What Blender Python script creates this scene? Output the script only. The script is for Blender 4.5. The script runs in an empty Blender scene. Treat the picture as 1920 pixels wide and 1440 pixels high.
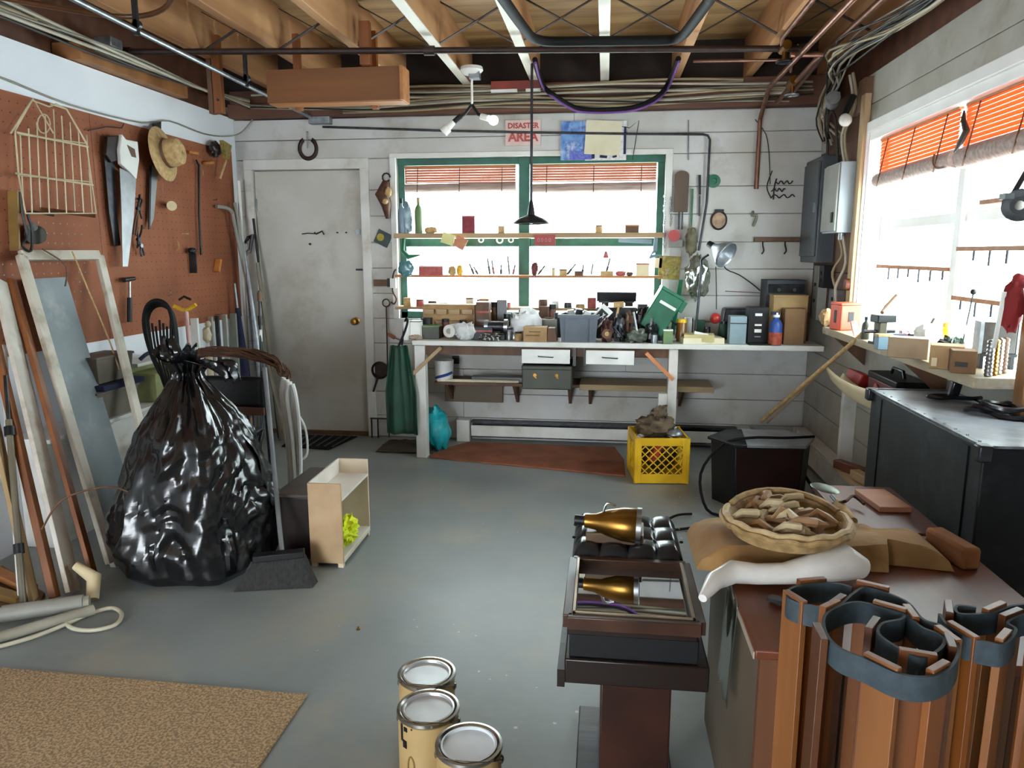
import bpy, math, random
from mathutils import Vector, Matrix, Euler, noise
random.seed(7)
PI = math.pi
C = bpy.context.scene.collection
R = math.radians

# ------------------------------------------------------------------ camera, world, exposure
FPX, VX, VY, H = 1380.0, 1135.0, 475.0, 1.42
PH = math.atan((720 - VY) / FPX); TH = math.atan((VX - 960) * math.cos(PH) / FPX)
cam = bpy.data.cameras.new('camera'); co = bpy.data.objects.new('camera', cam); C.objects.link(co)
cam.sensor_width = 36.0; cam.lens = 36.0 * FPX / 1920; cam.clip_start = 0.02
co.location = (0, 0, H); co.rotation_euler = (PI / 2 - PH, 0, TH)
bpy.context.scene.camera = co
world = bpy.data.worlds.new('world'); bpy.context.scene.world = world; world.use_nodes = True
bgn = world.node_tree.nodes['Background']
bgn.inputs[0].default_value = (0.87, 0.94, 1.0, 1); bgn.inputs[1].default_value = 5.0
vs = bpy.context.scene.view_settings
vs.view_transform = 'Standard'; vs.look = 'None'; vs.gamma = 1; vs.use_curve_mapping = False
vs.exposure = 2.35
bpy.context.scene.cycles.max_bounces = 10
bpy.context.scene.cycles.diffuse_bounces = 6
def portal(loc, rot, sx, sy):
    l = bpy.data.lights.new('window_portal', 'AREA'); l.shape = 'RECTANGLE'; l.size = sx; l.size_y = sy
    l.cycles.is_portal = True
    o = bpy.data.objects.new('window_portal', l); C.objects.link(o); o.location = loc; o.rotation_euler = rot

# pixel of the 1920x1440 photograph -> point in the room
F_ = Vector((-math.sin(TH) * math.cos(PH), math.cos(TH) * math.cos(PH), -math.sin(PH)))
R_ = Vector((math.cos(TH), math.sin(TH), 0)); U_ = R_.cross(F_); CP = Vector((0, 0, H))
def _ray(u, v): return F_ + R_ * ((u - 960) / FPX) + U_ * ((720 - v) / FPX)
def aY(u, v, Y): d = _ray(u, v); return CP + d * (Y / d.y)
def aX(u, v, X): d = _ray(u, v); return CP + d * (X / d.x)
def aZ(u, v, Z): d = _ray(u, v); return CP + d * ((Z - H) / d.z)
def mpp(p): return (Vector(p) - CP).dot(F_) / FPX          # metres per pixel at p

# ------------------------------------------------------------------ materials
def lin(c):
    if isinstance(c, str): c = tuple(int(c[i:i + 2], 16) / 255 for i in (0, 2, 4))
    return tuple((x / 12.92 if x <= 0.04045 else ((x + 0.055) / 1.055) ** 2.4) for x in c) + (1,)
_m = {}
def M(name, col=None, col2=None, rough=0.6, metal=0.0, scale=6.0, stretch=(1, 1, 1), bump=0.0, detail=4, lo=0.35, hi=0.65, spec=0.5, bscale=None, coord='Object', dirt=None, ds=3.0, dlo=.52, dhi=.7):
    if name in _m: return _m[name]
    m = bpy.data.materials.new(name); m.use_nodes = True; _m[name] = m
    nt = m.node_tree; b = nt.nodes['Principled BSDF']; L = nt.links.new; N = nt.nodes.new
    b.inputs['Roughness'].default_value = rough; b.inputs['Metallic'].default_value = metal
    b.inputs['Specular IOR Level'].default_value = spec
    tc = N('ShaderNodeTexCoord'); mp = N('ShaderNodeMapping'); mp.inputs['Scale'].default_value = stretch
    L(tc.outputs[coord], mp.inputs[0])
    nz = N('ShaderNodeTexNoise'); nz.inputs['Scale'].default_value = scale; nz.inputs['Detail'].default_value = detail
    L(mp.outputs[0], nz.inputs['Vector'])
    mr = N('ShaderNodeMapRange'); mr.inputs[1].default_value = lo; mr.inputs[2].default_value = hi
    L(nz.outputs[0], mr.inputs[0])
    mx = N('ShaderNodeMix'); mx.data_type = 'RGBA'
    c1 = lin(col); c2 = lin(col2) if col2 else tuple(x * 0.72 for x in c1[:3]) + (1,)
    mx.inputs[6].default_value = c1; mx.inputs[7].default_value = c2
    L(mr.outputs[0], mx.inputs[0]); out = mx.outputs[2]
    if dirt:
        n2 = N('ShaderNodeTexNoise'); n2.inputs['Scale'].default_value = ds; n2.inputs['Detail'].default_value = 6; n2.inputs['Roughness'].default_value = .65
        L(tc.outputs[coord], n2.inputs['Vector'])
        r2 = N('ShaderNodeMapRange'); r2.inputs[1].default_value = dlo; r2.inputs[2].default_value = dhi
        L(n2.outputs[0], r2.inputs[0])
        m2 = N('ShaderNodeMix'); m2.data_type = 'RGBA'; L(r2.outputs[0], m2.inputs[0]); L(out, m2.inputs[6]); m2.inputs[7].default_value = lin(dirt)
        out = m2.outputs[2]
    L(out, b.inputs['Base Color'])
    if bump:
        bp = N('ShaderNodeBump'); bp.inputs['Strength'].default_value = bump; bp.inputs['Distance'].default_value = 0.01
        if bscale:
            nb = N('ShaderNodeTexNoise'); nb.inputs['Scale'].default_value = bscale; nb.inputs['Detail'].default_value = 5; L(mp.outputs[0], nb.inputs['Vector']); L(nb.outputs[0], bp.inputs['Height'])
        else: L(nz.outputs[0], bp.inputs['Height'])
        L(bp.outputs[0], b.inputs['Normal'])
    return m
def wood(name, c1, c2, ax='y', rough=.6, sc=14, bump=.15):
    st = {'x': (.08, 1, 1), 'y': (1, .08, 1), 'z': (1, 1, .08)}[ax]
    return M(name, c1, c2, rough=rough, scale=sc, stretch=st, bump=bump, detail=6, lo=.3, hi=.7)
def emit(name, col, s):
    m = bpy.data.materials.new(name); m.use_nodes = True; b = m.node_tree.nodes['Principled BSDF']
    b.inputs['Base Color'].default_value = lin(col); b.inputs['Emission Color'].default_value = lin(col); b.inputs['Emission Strength'].default_value = s
    return m
def slatmat(name, col):
    if name in _m: return _m[name]
    m = bpy.data.materials.new(name); _m[name] = m; m.use_nodes = True; nt = m.node_tree; nt.nodes.clear(); N = nt.nodes.new; L = nt.links.new
    o = N('ShaderNodeOutputMaterial'); d = N('ShaderNodeBsdfDiffuse'); d.inputs[0].default_value = lin(col); g = N('ShaderNodeBsdfTranslucent'); g.inputs[0].default_value = lin(col); mx = N('ShaderNodeMixShader'); mx.inputs[0].default_value = .5
    L(d.outputs[0], mx.inputs[1]); L(g.outputs[0], mx.inputs[2]); L(mx.outputs[0], o.inputs[0]); return m
def glass_mat(name, tint='f4faf8', gl=.06):
    m = bpy.data.materials.new(name); m.use_nodes = True; nt = m.node_tree; nt.nodes.clear(); N = nt.nodes.new; L = nt.links.new
    o = N('ShaderNodeOutputMaterial'); t = N('ShaderNodeBsdfTransparent'); t.inputs[0].default_value = lin(tint)
    g = N('ShaderNodeBsdfGlossy'); g.inputs['Roughness'].default_value = .03; mx = N('ShaderNodeMixShader'); mx.inputs[0].default_value = gl
    L(t.outputs[0], mx.inputs[1]); L(g.outputs[0], mx.inputs[2]); L(mx.outputs[0], o.inputs[0]); return m
GLASS = glass_mat('window glass'); JAR = glass_mat('jar glass', 'c8d8d0', .14); PLAS = glass_mat('clear plastic', 'd8dcd6', .2)

WALLW = M('white painted boards', 'c2c2c0', 'b0aea6', rough=.55, scale=3, bump=.06, dirt='8a8070', ds=2.2, dlo=.56, dhi=.8)
WALLR = M('grey white painted boards', 'aba9a0', '9a968a', rough=.6, scale=4, bump=.08, dirt='7a705f', ds=2.5, dlo=.55, dhi=.8)
WALLL = M('clean white wall', 'e8ecf2', 'dce1e8', rough=.6, scale=1.5, bump=.02)
PAINTW = M('white gloss paint', 'd4d4d0', 'c2c0b8', rough=.4, scale=5, bump=.05, dirt='8f8472', ds=5, dlo=.6, dhi=.85)
DOORM = M('door paint', 'c0bfb9', 'b0ada3', rough=.45, scale=2, bump=.04, dirt='867c69', ds=1.6, dlo=.5, dhi=.8)
FLOORM = M('painted concrete floor', '878e8e', '787f80', rough=.4, scale=1.6, bump=.1, bscale=18, detail=8, dirt='8f8d84', ds=2.4, dlo=.5, dhi=.68)
def _specks(m):
    nt = m.node_tree; N = nt.nodes.new; L = nt.links.new; b = nt.nodes['Principled BSDF']; src = b.inputs['Base Color'].links[0].from_socket
    tc = N('ShaderNodeTexCoord'); v = N('ShaderNodeTexVoronoi'); v.inputs['Scale'].default_value = 16; v.inputs['Randomness'].default_value = 1
    n = N('ShaderNodeTexNoise'); n.inputs['Scale'].default_value = 1.3; n.inputs['Detail'].default_value = 3; n3 = N('ShaderNodeTexNoise'); n3.inputs['Scale'].default_value = 40
    for k in (v, n, n3): L(tc.outputs['Object'], k.inputs['Vector'])
    a = N('ShaderNodeMath'); a.operation = 'LESS_THAN'; a.inputs[1].default_value = .10; L(v.outputs['Distance'], a.inputs[0])
    c = N('ShaderNodeMath'); c.operation = 'GREATER_THAN'; c.inputs[1].default_value = .56; L(n.outputs[0], c.inputs[0])
    d = N('ShaderNodeMath'); d.operation = 'GREATER_THAN'; d.inputs[1].default_value = .5; L(n3.outputs[0], d.inputs[0])
    e = N('ShaderNodeMath'); e.operation = 'MULTIPLY'; L(a.outputs[0], e.inputs[0]); L(c.outputs[0], e.inputs[1])
    g = N('ShaderNodeMath'); g.operation = 'MULTIPLY'; L(e.outputs[0], g.inputs[0]); L(d.outputs[0], g.inputs[1])
    h = N('ShaderNodeMath'); h.operation = 'MULTIPLY'; L(g.outputs[0], h.inputs[0]); h.inputs[1].default_value = .55
    mx = N('ShaderNodeMix'); mx.data_type = 'RGBA'; L(h.outputs[0], mx.inputs[0]); L(src, mx.inputs[6]); mx.inputs[7].default_value = lin('c8ccca'); L(mx.outputs[2], b.inputs['Base Color'])
_specks(FLOORM)
GREEN = M('green window paint', '1f5f4d', '17493c', rough=.5, scale=9)
PEG = M('brown pegboard', '9c6044', '845038', rough=.75, spec=.25, scale=3, bump=.03, lo=.3, hi=.7)
JOIST = wood('joist wood', 'c09266', '8a5c38', 'y', sc=9)
JOISTLIT = M('joist edge with painted light', 'e8e4da', 'cfc8ba', rough=.5, scale=9, stretch=(1, .2, 1))  # pale colour imitates window light on the undersides of the middle joists
SUB = wood('subfloor wood', 'bc9c6c', '8c6c46', 'x', sc=10)
BEAM = wood('beam wood', '6f4530', '4c2e20', 'x', sc=10)
WX = wood('pale wood along x', 'b39874', '8f7350', 'x'); WY = wood('pale wood along y', 'b39874', '8f7350', 'y'); WZ = wood('pale wood upright', 'b59a74', '94784f', 'z')
ORW = wood('orange pine upright', '8e5222', '683812', 'z', rough=.45); ORX = wood('orange pine', 'b87a45', '8f5a30', 'x')
DKW = wood('dark stained wood', '24160f', '150c08', 'x', rough=.35); REDW = wood('red brown wood', '6e3a24', '522a18', 'y', rough=.42)
BRW = wood('mid brown wood', '6b4a32', '4e3422', 'z')
BLACK = M('black plastic', '0e0f12', '141518', rough=.45, spec=.35); BAG = M('black bin liner', '0b0c0e', '101114', rough=.22, scale=12, bump=.22, bscale=7, stretch=(1, 1, 2.2), spec=.6)
RUB = M('black rubber', '0b0b0b', '100f0f', rough=.7, spec=.2); IRON = M('rusty iron', '3a2620', '241a17', rough=.55, metal=.4, scale=20)
STEEL = M('bare steel', 'a8aaac', '85878a', rough=.3, metal=1, scale=15); GALV = M('galvanised steel', '9aa0a5', '80868b', rough=.4, metal=.8, scale=25)
DSTEEL = M('dark steel', '45464a', '303135', rough=.4, metal=.8, scale=20)
COPPER = M('dull copper', '8a6250', '6a4a3e', rough=.4, metal=.7, scale=14); BRASS = M('old brass', '9a7030', '6d4c1e', rough=.28, metal=.9)
WHITE = M('white plastic', 'e2e2de', 'd2d2cc', rough=.45); CREAM = M('cream paint', 'd9c9a4', 'cdbb92', rough=.5)
GREY = M('grey plastic', '5a626c', '4c545e', rough=.5); LGREY = M('light grey plastic', '908f88', '807f78', rough=.5)
CARD = M('cardboard', 'a98a62', '94754f', rough=.8, scale=10); CARDD = M('dark cardboard', '80603f', '6c4e32', rough=.8)
RED = M('red plastic', 'b02a24', '8f201c', rough=.4); ORANGE = M('orange plastic', 'd8502a', 'c04420', rough=.45)
YEL = M('yellow plastic', 'e0b41c', 'c99c12', rough=.4); NEON = M('neon yellow cloth', 'e6ee28', 'c8d41a', rough=.8, scale=12, bump=.5)
BLUE = M('blue plastic', '2c4f9c', '223f80', rough=.4); NAVY = M('navy cloth', '1b2246', '151a36', rough=.8)
TEAL = M('teal plastic bag', '1aa3ad', '128089', rough=.3, scale=9, bump=.5); DGREEN = M('dark green cloth', '1c4a36', '14382a', rough=.6, scale=8, bump=.3)
GREENP = M('green plastic', '1f6a4c', '17523b', rough=.4); OLIVE = M('olive metal', '3f4236', '31342a', rough=.5)
STRAW = M('straw', 'c0a172', 'a28454', rough=.8, scale=40, bump=.3); CANV = M('brown canvas', 'a07a48', '86633a', rough=.85, scale=8, bump=.4, bscale=30)
WICK = M('wicker', 'a88a5c', '846a42', rough=.7, scale=40, bump=.5); TWIG = M('twigs', '5a3824', '3c2416', rough=.8, scale=20)
STRAP = M('grey webbing', '36434a', '2a353b', rough=.75, scale=60); PAPER = M('cream paper', 'd6cfb4', 'cac2a4', rough=.7)
CLOUDP = M('milky plastic film', 'e6e4e0', 'd0ccc4', rough=.3, scale=8, bump=.4); RUG = M('brown carpet mat', 'b09470', '80694c', rough=.95, scale=120, bump=.6, lo=.4, hi=.6, detail=2)
BLIND = slatmat('bamboo slats', 'a87862'); MIRR = M('mirror', 'd8dde0', 'd2d8dc', rough=.02, metal=1.0, scale=1)
LEATH = M('black leather', '1a1c22', '14161a', rough=.25, scale=10, bump=.1); TRUNKM = M('black trunk fibre', '14181c', '0f1215', rough=.5, spec=.3, scale=12, bump=.1, dirt='262c30', ds=8)
TRUNKT = M('worn grey trunk top', 'a2a8b0', '787e86', rough=.35, scale=8, bump=.08, dirt='9aa0a8', ds=12)
MATO = M('terracotta mat', '8e5438', '76442c', rough=.85, scale=6); TIN = M('tin can', 'b4b2ac', '98968f', rough=.25, metal=1, scale=8)
CANL = M('paint can label', 'b09464', 'a08452', rough=.5, scale=4, dirt='7d6233', ds=7, dlo=.6, dhi=.7); PINK = M('faded red card', 'b0605c', 'a04844', rough=.7, scale=40)
SKY = M('blue poster print', '6f98c8', '3a60a8', rough=.6, scale=14, lo=.4, hi=.6, dirt='c4d4e4', ds=9); GRN2 = M('dull green', '6f8a5c', '58704a', rough=.6)
WFR = M('frame white with painted glare', 'f0f0ee', 'e8e8e4', rough=.4); TAUPE = M('taupe panel', '6b5c4a', '5a4c3c', rough=.6, scale=3); CLEAR = PLAS  # right window frame colour raised to white to imitate glare

# ------------------------------------------------------------------ mesh builder
class MB:
    def __init__(s): s.v = []; s.f = []; s.sm = False
    def add(s, vs, fs):
        k = len(s.v); s.v += [Vector(v) for v in vs]; s.f += [tuple(i + k for i in f) for f in fs]; return s
    def box(s, c, d, rot=None, top=(1, 1), sh=(0, 0)):
        q = []; e = Euler(rot).to_matrix() if rot else None
        for z in (-.5, .5):
            t = top if z > 0 else (1, 1); h = sh if z > 0 else (0, 0)
            for x, y in ((-.5, -.5), (.5, -.5), (.5, .5), (-.5, .5)):
                p = Vector((x * d[0] * t[0] + h[0], y * d[1] * t[1] + h[1], z * d[2])); p = e @ p if e else p; q.append(p + Vector(c))
        return s.add(q, [(3, 2, 1, 0), (4, 5, 6, 7), (0, 1, 5, 4), (1, 2, 6, 5), (2, 3, 7, 6), (3, 0, 4, 7)])
    def b2(s, a, b): return s.box([(a[i] + b[i]) / 2 for i in range(3)], [abs(b[i] - a[i]) for i in range(3)])
    def frame3(s, a, b, up=(0, 0, 1)):
        t = (b - a).normalized(); u = Vector(up)
        if abs(t.dot(u)) > .98: u = Vector((0, 1, 0)) if abs(t.y) < .9 else Vector((1, 0, 0))
        x = t.cross(u).normalized(); return t, x, x.cross(t)
    def beam(s, a, b, w, h, up=(0, 0, 1)):
        a = Vector(a); b = Vector(b); t, x, y = s.frame3(a, b, up)
        q = [p + x * (i * w / 2) + y * (j * h / 2) for p in (a, b) for i, j in ((-1, -1), (1, -1), (1, 1), (-1, 1))]
        return s.add(q, [(3, 2, 1, 0), (4, 5, 6, 7), (0, 1, 5, 4), (1, 2, 6, 5), (2, 3, 7, 6), (3, 0, 4, 7)])
    def cyl(s, a, b, r0, r1=None, n=14, cap=True):
        a = Vector(a); b = Vector(b); r1 = r0 if r1 is None else r1; t, x, y = s.frame3(a, b); s.sm = True
        q = [p + (x * math.cos(2 * PI * i / n) + y * math.sin(2 * PI * i / n)) * r for p, r in ((a, r0), (b, r1)) for i in range(n)]
        f = [(i, (i + 1) % n, n + (i + 1) % n, n + i) for i in range(n)]
        if cap: f += [tuple(range(n - 1, -1, -1)), tuple(range(n, 2 * n))]
        return s.add(q, f)
    def tube(s, pts, r, n=8, closed=False, sub=0):
        P = [Vector(p) for p in pts]; s.sm = True
        if sub: P = smooth(P, sub, closed)
        k = len(P); q = []; px = None
        for i, p in enumerate(P):
            a = P[(i - 1) % k] if closed or i else p; b = P[(i + 1) % k] if closed or i < k - 1 else p
            t = (b - a).normalized()
            if px is None:
                u = Vector((0, 0, 1)) if abs(t.z) < .9 else Vector((1, 0, 0)); px = t.cross(u).normalized()
            px = (px - t * px.dot(t)).normalized(); py = px.cross(t)
            rr = r[i] if isinstance(r, (list, tuple)) else r
            q += [p + (px * math.cos(2 * PI * j / n) + py * math.sin(2 * PI * j / n)) * rr for j in range(n)]
        f = [(i * n + j, i * n + (j + 1) % n, ((i + 1) % k) * n + (j + 1) % n, ((i + 1) % k) * n + j) for i in range(k if closed else k - 1) for j in range(n)]
        if not closed: f += [tuple(range(n)), tuple((k - 1) * n + j for j in range(n - 1, -1, -1))]
        return s.add(q, f)
    def lathe(s, prof, c=(0, 0, 0), n=20, ax=None):
        s.sm = True; q = []; f = []; m = len(prof); c = Vector(c)
        e = Vector((0, 0, 1)).rotation_difference(Vector(ax)).to_matrix() if ax else None
        for r, z in prof:
            for i in range(n):
                p = Vector((max(r, 1e-4) * math.cos(2 * PI * i / n), max(r, 1e-4) * math.sin(2 * PI * i / n), z)); q.append((e @ p if e else p) + c)
        for k in range(m - 1): f += [(k * n + i, k * n + (i + 1) % n, (k + 1) * n + (i + 1) % n, (k + 1) * n + i) for i in range(n)]
        return s.add(q, f)
    def ell(s, c, r, n=16, m=10, amp=0, fr=3, rot=None, pw=1.0, seed=0):
        s.sm = True; q = []; f = []; e = Euler(rot).to_matrix() if rot else None
        for k in range(m + 1):
            a = -PI / 2 + PI * k / m
            for i in range(n):
                b = 2 * PI * i / n; d = Vector((math.cos(a) * math.cos(b), math.cos(a) * math.sin(b), math.sin(a)))
                g = 1 + (amp * noise.noise(d * fr + Vector((seed, seed * 2.3, c[0] * 3)))) if amp else 1
                p = Vector([math.copysign(abs(d[t]) ** pw, d[t]) * r[t] * g for t in range(3)]); q.append((e @ p if e else p) + Vector(c))
        for k in range(m): f += [(k * n + i, k * n + (i + 1) % n, (k + 1) * n + (i + 1) % n, (k + 1) * n + i) for i in range(n)]
        return s.add(q, f)
    def prism(s, poly, fn, t0, t1):           # fn(a, b, t) -> point
        n = len(poly); q = [fn(a, b, t0) for a, b in poly] + [fn(a, b, t1) for a, b in poly]
        return s.add(q, [tuple(range(n - 1, -1, -1)), tuple(range(n, 2 * n))] + [(i, (i + 1) % n, n + (i + 1) % n, n + i) for i in range(n)])
    def grid(s, fn, nu, nv, th=0):
        s.sm = True; q = [Vector(fn(i / nu, j / nv)) for j in range(nv + 1) for i in range(nu + 1)]; w = nu + 1
        f = [(j * w + i, j * w + i + 1, (j + 1) * w + i + 1, (j + 1) * w + i) for j in range(nv) for i in range(nu)]
        return s.add(q, f)
    def obj(s, name, mat, parent=None, bevel=0, solid=0, shift=True):
        me = bpy.data.meshes.new(name); vs = s.v; org = Vector((0, 0, 0))
        if parent is None and shift and vs:
            org = Vector(((min(v.x for v in vs) + max(v.x for v in vs)) / 2, (min(v.y for v in vs) + max(v.y for v in vs)) / 2, min(v.z for v in vs)))
        elif parent is not None and parent.get('_w'):
            org = Vector(parent['_w'])
        me.from_pydata([tuple(v - org) for v in vs], [], s.f); me.validate()
        import bmesh
        bm = bmesh.new(); bm.from_mesh(me); bmesh.ops.recalc_face_normals(bm, faces=bm.faces); bm.to_mesh(me); bm.free()
        if s.sm: me.shade_smooth(); me.set_sharp_from_angle(angle=R(40))
        me.materials.append(mat); o = bpy.data.objects.new(name, me); C.objects.link(o)
        if parent is None: o.location = org
        else:
            o.parent = parent
            if parent.get('_w'): o['_w'] = list(org) if parent.type != 'EMPTY' else parent['_w']
        if solid: md = o.modifiers.new('solid', 'SOLIDIFY'); md.thickness = solid; md.offset = 0
        if bevel: md = o.modifiers.new('bevel', 'BEVEL'); md.width = bevel; md.segments = 2; md.limit_method = 'ANGLE'
        if bevel and not s.sm: me.shade_smooth(); me.set_sharp_from_angle(angle=R(30))
        return o
def smooth(P, k, closed=False):
    out = []; n = len(P)
    for i in range(n if closed else n - 1):
        p0 = P[(i - 1) % n] if closed or i else P[0]; p1 = P[i]; p2 = P[(i + 1) % n]; p3 = P[(i + 2) % n] if closed or i < n - 2 else P[-1]
        for j in range(k):
            t = j / k; out.append(.5 * ((2 * p1) + (p2 - p0) * t + (2 * p0 - 5 * p1 + 4 * p2 - p3) * t * t + (3 * p1 - p0 - 3 * p2 + p3) * t ** 3))
    if not closed: out.append(P[-1])
    return out
def B(c, d, **k): return MB().box(c, d, **k)
def tag(o, label, cat, group=None, kind=None):
    o['label'] = label; o['category'] = cat
    if group: o['group'] = group
    if kind: o['kind'] = kind
    return o
def thing(name, label, cat, loc=(0, 0, 0), rot=(0, 0, 0), group=None, world=False):
    """Empty at the thing's base; world=True: its parts are given in room coordinates"""
    o = bpy.data.objects.new(name, None); C.objects.link(o); o.empty_display_size = .05
    o.location = loc; o.rotation_euler = rot; tag(o, label, cat, group)
    if world: o['_w'] = [float(x) for x in loc]
    return o
def struct(o): o['kind'] = 'structure'; return o
def sholder(name, loc=(0, 0, 0)):
    o = bpy.data.objects.new(name, None); C.objects.link(o); o.empty_display_size = .1; o['kind'] = 'structure'; return o
def one(name, mb, mat, label, cat, group=None, **k): return tag(mb.obj(name, mat, **k), label, cat, group)

# ------------------------------------------------------------------ the room
XL, XR, D, ZW, ZJ, YB = -2.79, 1.46, 5.5, 2.40, 2.60, -2.6
fl = struct(B(((XL + XR) / 2, (D + YB) / 2, -.05), (XR - XL + .6, D - YB + .6, .1)).obj('floor', FLOORM))
# back wall: sheathing behind, painted boards in front (openings for the door and the window)
wb = sholder('wall_back')
DX0, DX1, DZ = -2.66, -1.83, 2.03
WX0, WX1, WZ0, WZ1 = -1.55, .41, .93, 2.11
def holed(mb, y0, y1, z0, z1, holes, x0, x1):
    """board rows of a wall along x, cut at the holes (x0, x1, z0, z1)"""
    segs = [(x0, x1)]
    for hx0, hx1, hz0, hz1 in holes:
        if hz0 < (z0 + z1) / 2 < hz1:
            n = []
            for a, b in segs:
                if hx1 <= a or hx0 >= b: n.append((a, b)); continue
                if a < hx0: n.append((a, hx0))
                if hx1 < b: n.append((hx1, b))
            segs = n
    return segs
holes = [(DX0 - .06, DX1 + .06, -1, DZ + .06), (WX0, WX1, WZ0, WZ1)]
zs = [0, .17, .36, .55, .74, .93, 1.12, 1.31, 1.50, 1.695, 1.885, 2.11, 2.25, 2.40]
for z0, z1 in zip(zs, zs[1:]):
    for a, b in holed(None, 0, 0, z0, z1, holes, XL, XR):
        cuts = [a, b]
        if b - a > 2.5: cuts = [a, a + (b - a) * random.choice((.22, .6)), b]
        for p, q in zip(cuts, cuts[1:]):
            o = MB().b2((p + .001, D - .022 + random.uniform(-.001, .002), z0 + .0025), (q - .001, D, z1 - .0025)).obj('plank', WALLW, wb, bevel=.002)
sh = MB()
for a, b in ((XL, DX0 - .06), (DX1 + .06, WX0), (WX1, XR)): sh.b2((a - (.3 if a == XL else 0), D, 0), (b + (.3 if b == XR else 0), D + .12, 2.5))
sh.b2((DX0 - .06, D + .045, DZ - .03), (DX1 + .06, D + .12, 2.5)).b2((DX0 - .07, D + .045, 0), (DX0 + .02, D + .12, DZ)).b2((DX1 - .02, D + .045, 0), (DX1 + .07, D + .12, DZ)).b2((WX0, D, 0), (WX1, D + .12, WZ0)).b2((WX0, D, WZ1), (WX1, D + .12, 2.5))
MB().b2((XL - .3, D, 2.5), (XR + .3, D + .12, 3)).obj('rim_board', M('dark rim board', '2c201a', '1c1410', rough=.9), wb)  # very dark brown board closing the back of the joist bays
sh.obj('sheathing', WALLR, wb)
# left wall
wl = sholder('wall_left')
MB().b2((XL - .15, YB, 0), (XL, D + .12, 2.41)).obj('wall_panel', WALLL, wl)
MB().b2((XL - .15, YB, 2.41), (XL - .10, D + .12, 3.0)).obj('rim_board', BEAM, wl)
# right wall with the long window
wr = sholder('wall_right')
RY0, RY1, RZ0, RZ1 = 2.40, 4.52, .98, 2.09
for z0, z1 in ((0, .17), (.17, .36), (.36, .55), (.55, .74), (.74, .98)):
    MB().b2((XR, YB, z0 + .002), (XR + .16, D, z1 - .002)).obj('plank', WALLR, wr, bevel=.002)
for z0, z1 in ((.98, 1.3), (1.3, 1.6), (1.6, 1.9), (1.9, RZ1)):
    MB().b2((XR, YB, z0 + .002), (XR + .16, RY0, z1 - .002)).obj('plank', WALLR, wr, bevel=.002)
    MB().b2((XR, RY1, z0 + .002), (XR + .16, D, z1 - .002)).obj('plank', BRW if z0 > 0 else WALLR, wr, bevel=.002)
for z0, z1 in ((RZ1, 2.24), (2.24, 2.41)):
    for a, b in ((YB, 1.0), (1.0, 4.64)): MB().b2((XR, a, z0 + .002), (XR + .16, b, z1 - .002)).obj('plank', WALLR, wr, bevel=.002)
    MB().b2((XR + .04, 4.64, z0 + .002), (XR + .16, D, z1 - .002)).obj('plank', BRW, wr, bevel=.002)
MB().b2((XR + .10, YB, 2.41), (XR + .16, D + .12, 3.0)).obj('rim_board', BEAM, wr)
# unseen wall behind the camera; doorway opening added to let front light in
wf = sholder('unseen_wall_front')
GX0, GX1, GZ = -2.5, -.9, 1.9
MB().b2((XL, YB - .12, 0), (GX0, YB, 3)).b2((GX1, YB - .12, 0), (XR + .16, YB, 3)).b2((GX0, YB - .12, GZ), (GX1, YB, 3)).obj('wall_panel', WALLR, wf)
portal(((GX0 + GX1) / 2, YB - .06, GZ / 2), (PI / 2, 0, PI), GX1 - GX0, GZ)
portal(((WX0 + WX1) / 2, D + .14, (WZ0 + WZ1) / 2), (-PI / 2, 0, 0), WX1 - WX0, WZ1 - WZ0)
portal((XR + .2, (RY0 + RY1) / 2, (RZ0 + RZ1) / 2), (0, PI / 2, 0), RZ1 - RZ0, RY1 - RY0)
# ceiling: subfloor boards on deep joists, straps between them
ce = sholder('ceiling')
y = YB
while y < D + .1:
    MB().b2((XL - .15, y + .002, 2.86), (XR + .16, y + .148, 2.885)).obj('plank', SUB, ce, bevel=.001); y += .15
JX = [-.03 + .485 * k for k in range(-5, 4)]
for k, x in enumerate(JX):
    MB().b2((x - .028, YB, ZJ + .004), (x + .028, D + .1, 2.86)).obj('joist', JOIST, ce, bevel=.003)
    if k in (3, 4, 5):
        MB().b2((x - .029, YB, ZJ - .002), (x + .029, D - .02, ZJ + .004)).obj('lit_joist_edge', JOISTLIT, ce)  # strip whitened as if lit from below
for k, (a, b) in enumerate(zip(JX, JX[1:])):
    for yy in (4.43, 2.5):
        MB().beam((a + .03, yy, 2.61), (b - .03, yy + .01, 2.84), .028, .004).obj('bridging_strap', IRON, ce)
        MB().beam((a + .03, yy + .03, 2.84), (b - .03, yy + .04, 2.61), .028, .004).obj('bridging_strap', IRON, ce)
# plates on top of the walls
MB().b2((XL, D - .10, 2.405), (XR, D + .12, 2.50)).obj('top_plate', BEAM, ce, bevel=.003)
MB().b2((XL, D - .06, 2.50), (XR, D - .002, 2.60)).obj('top_plate', BEAM, ce, bevel=.003)
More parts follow.
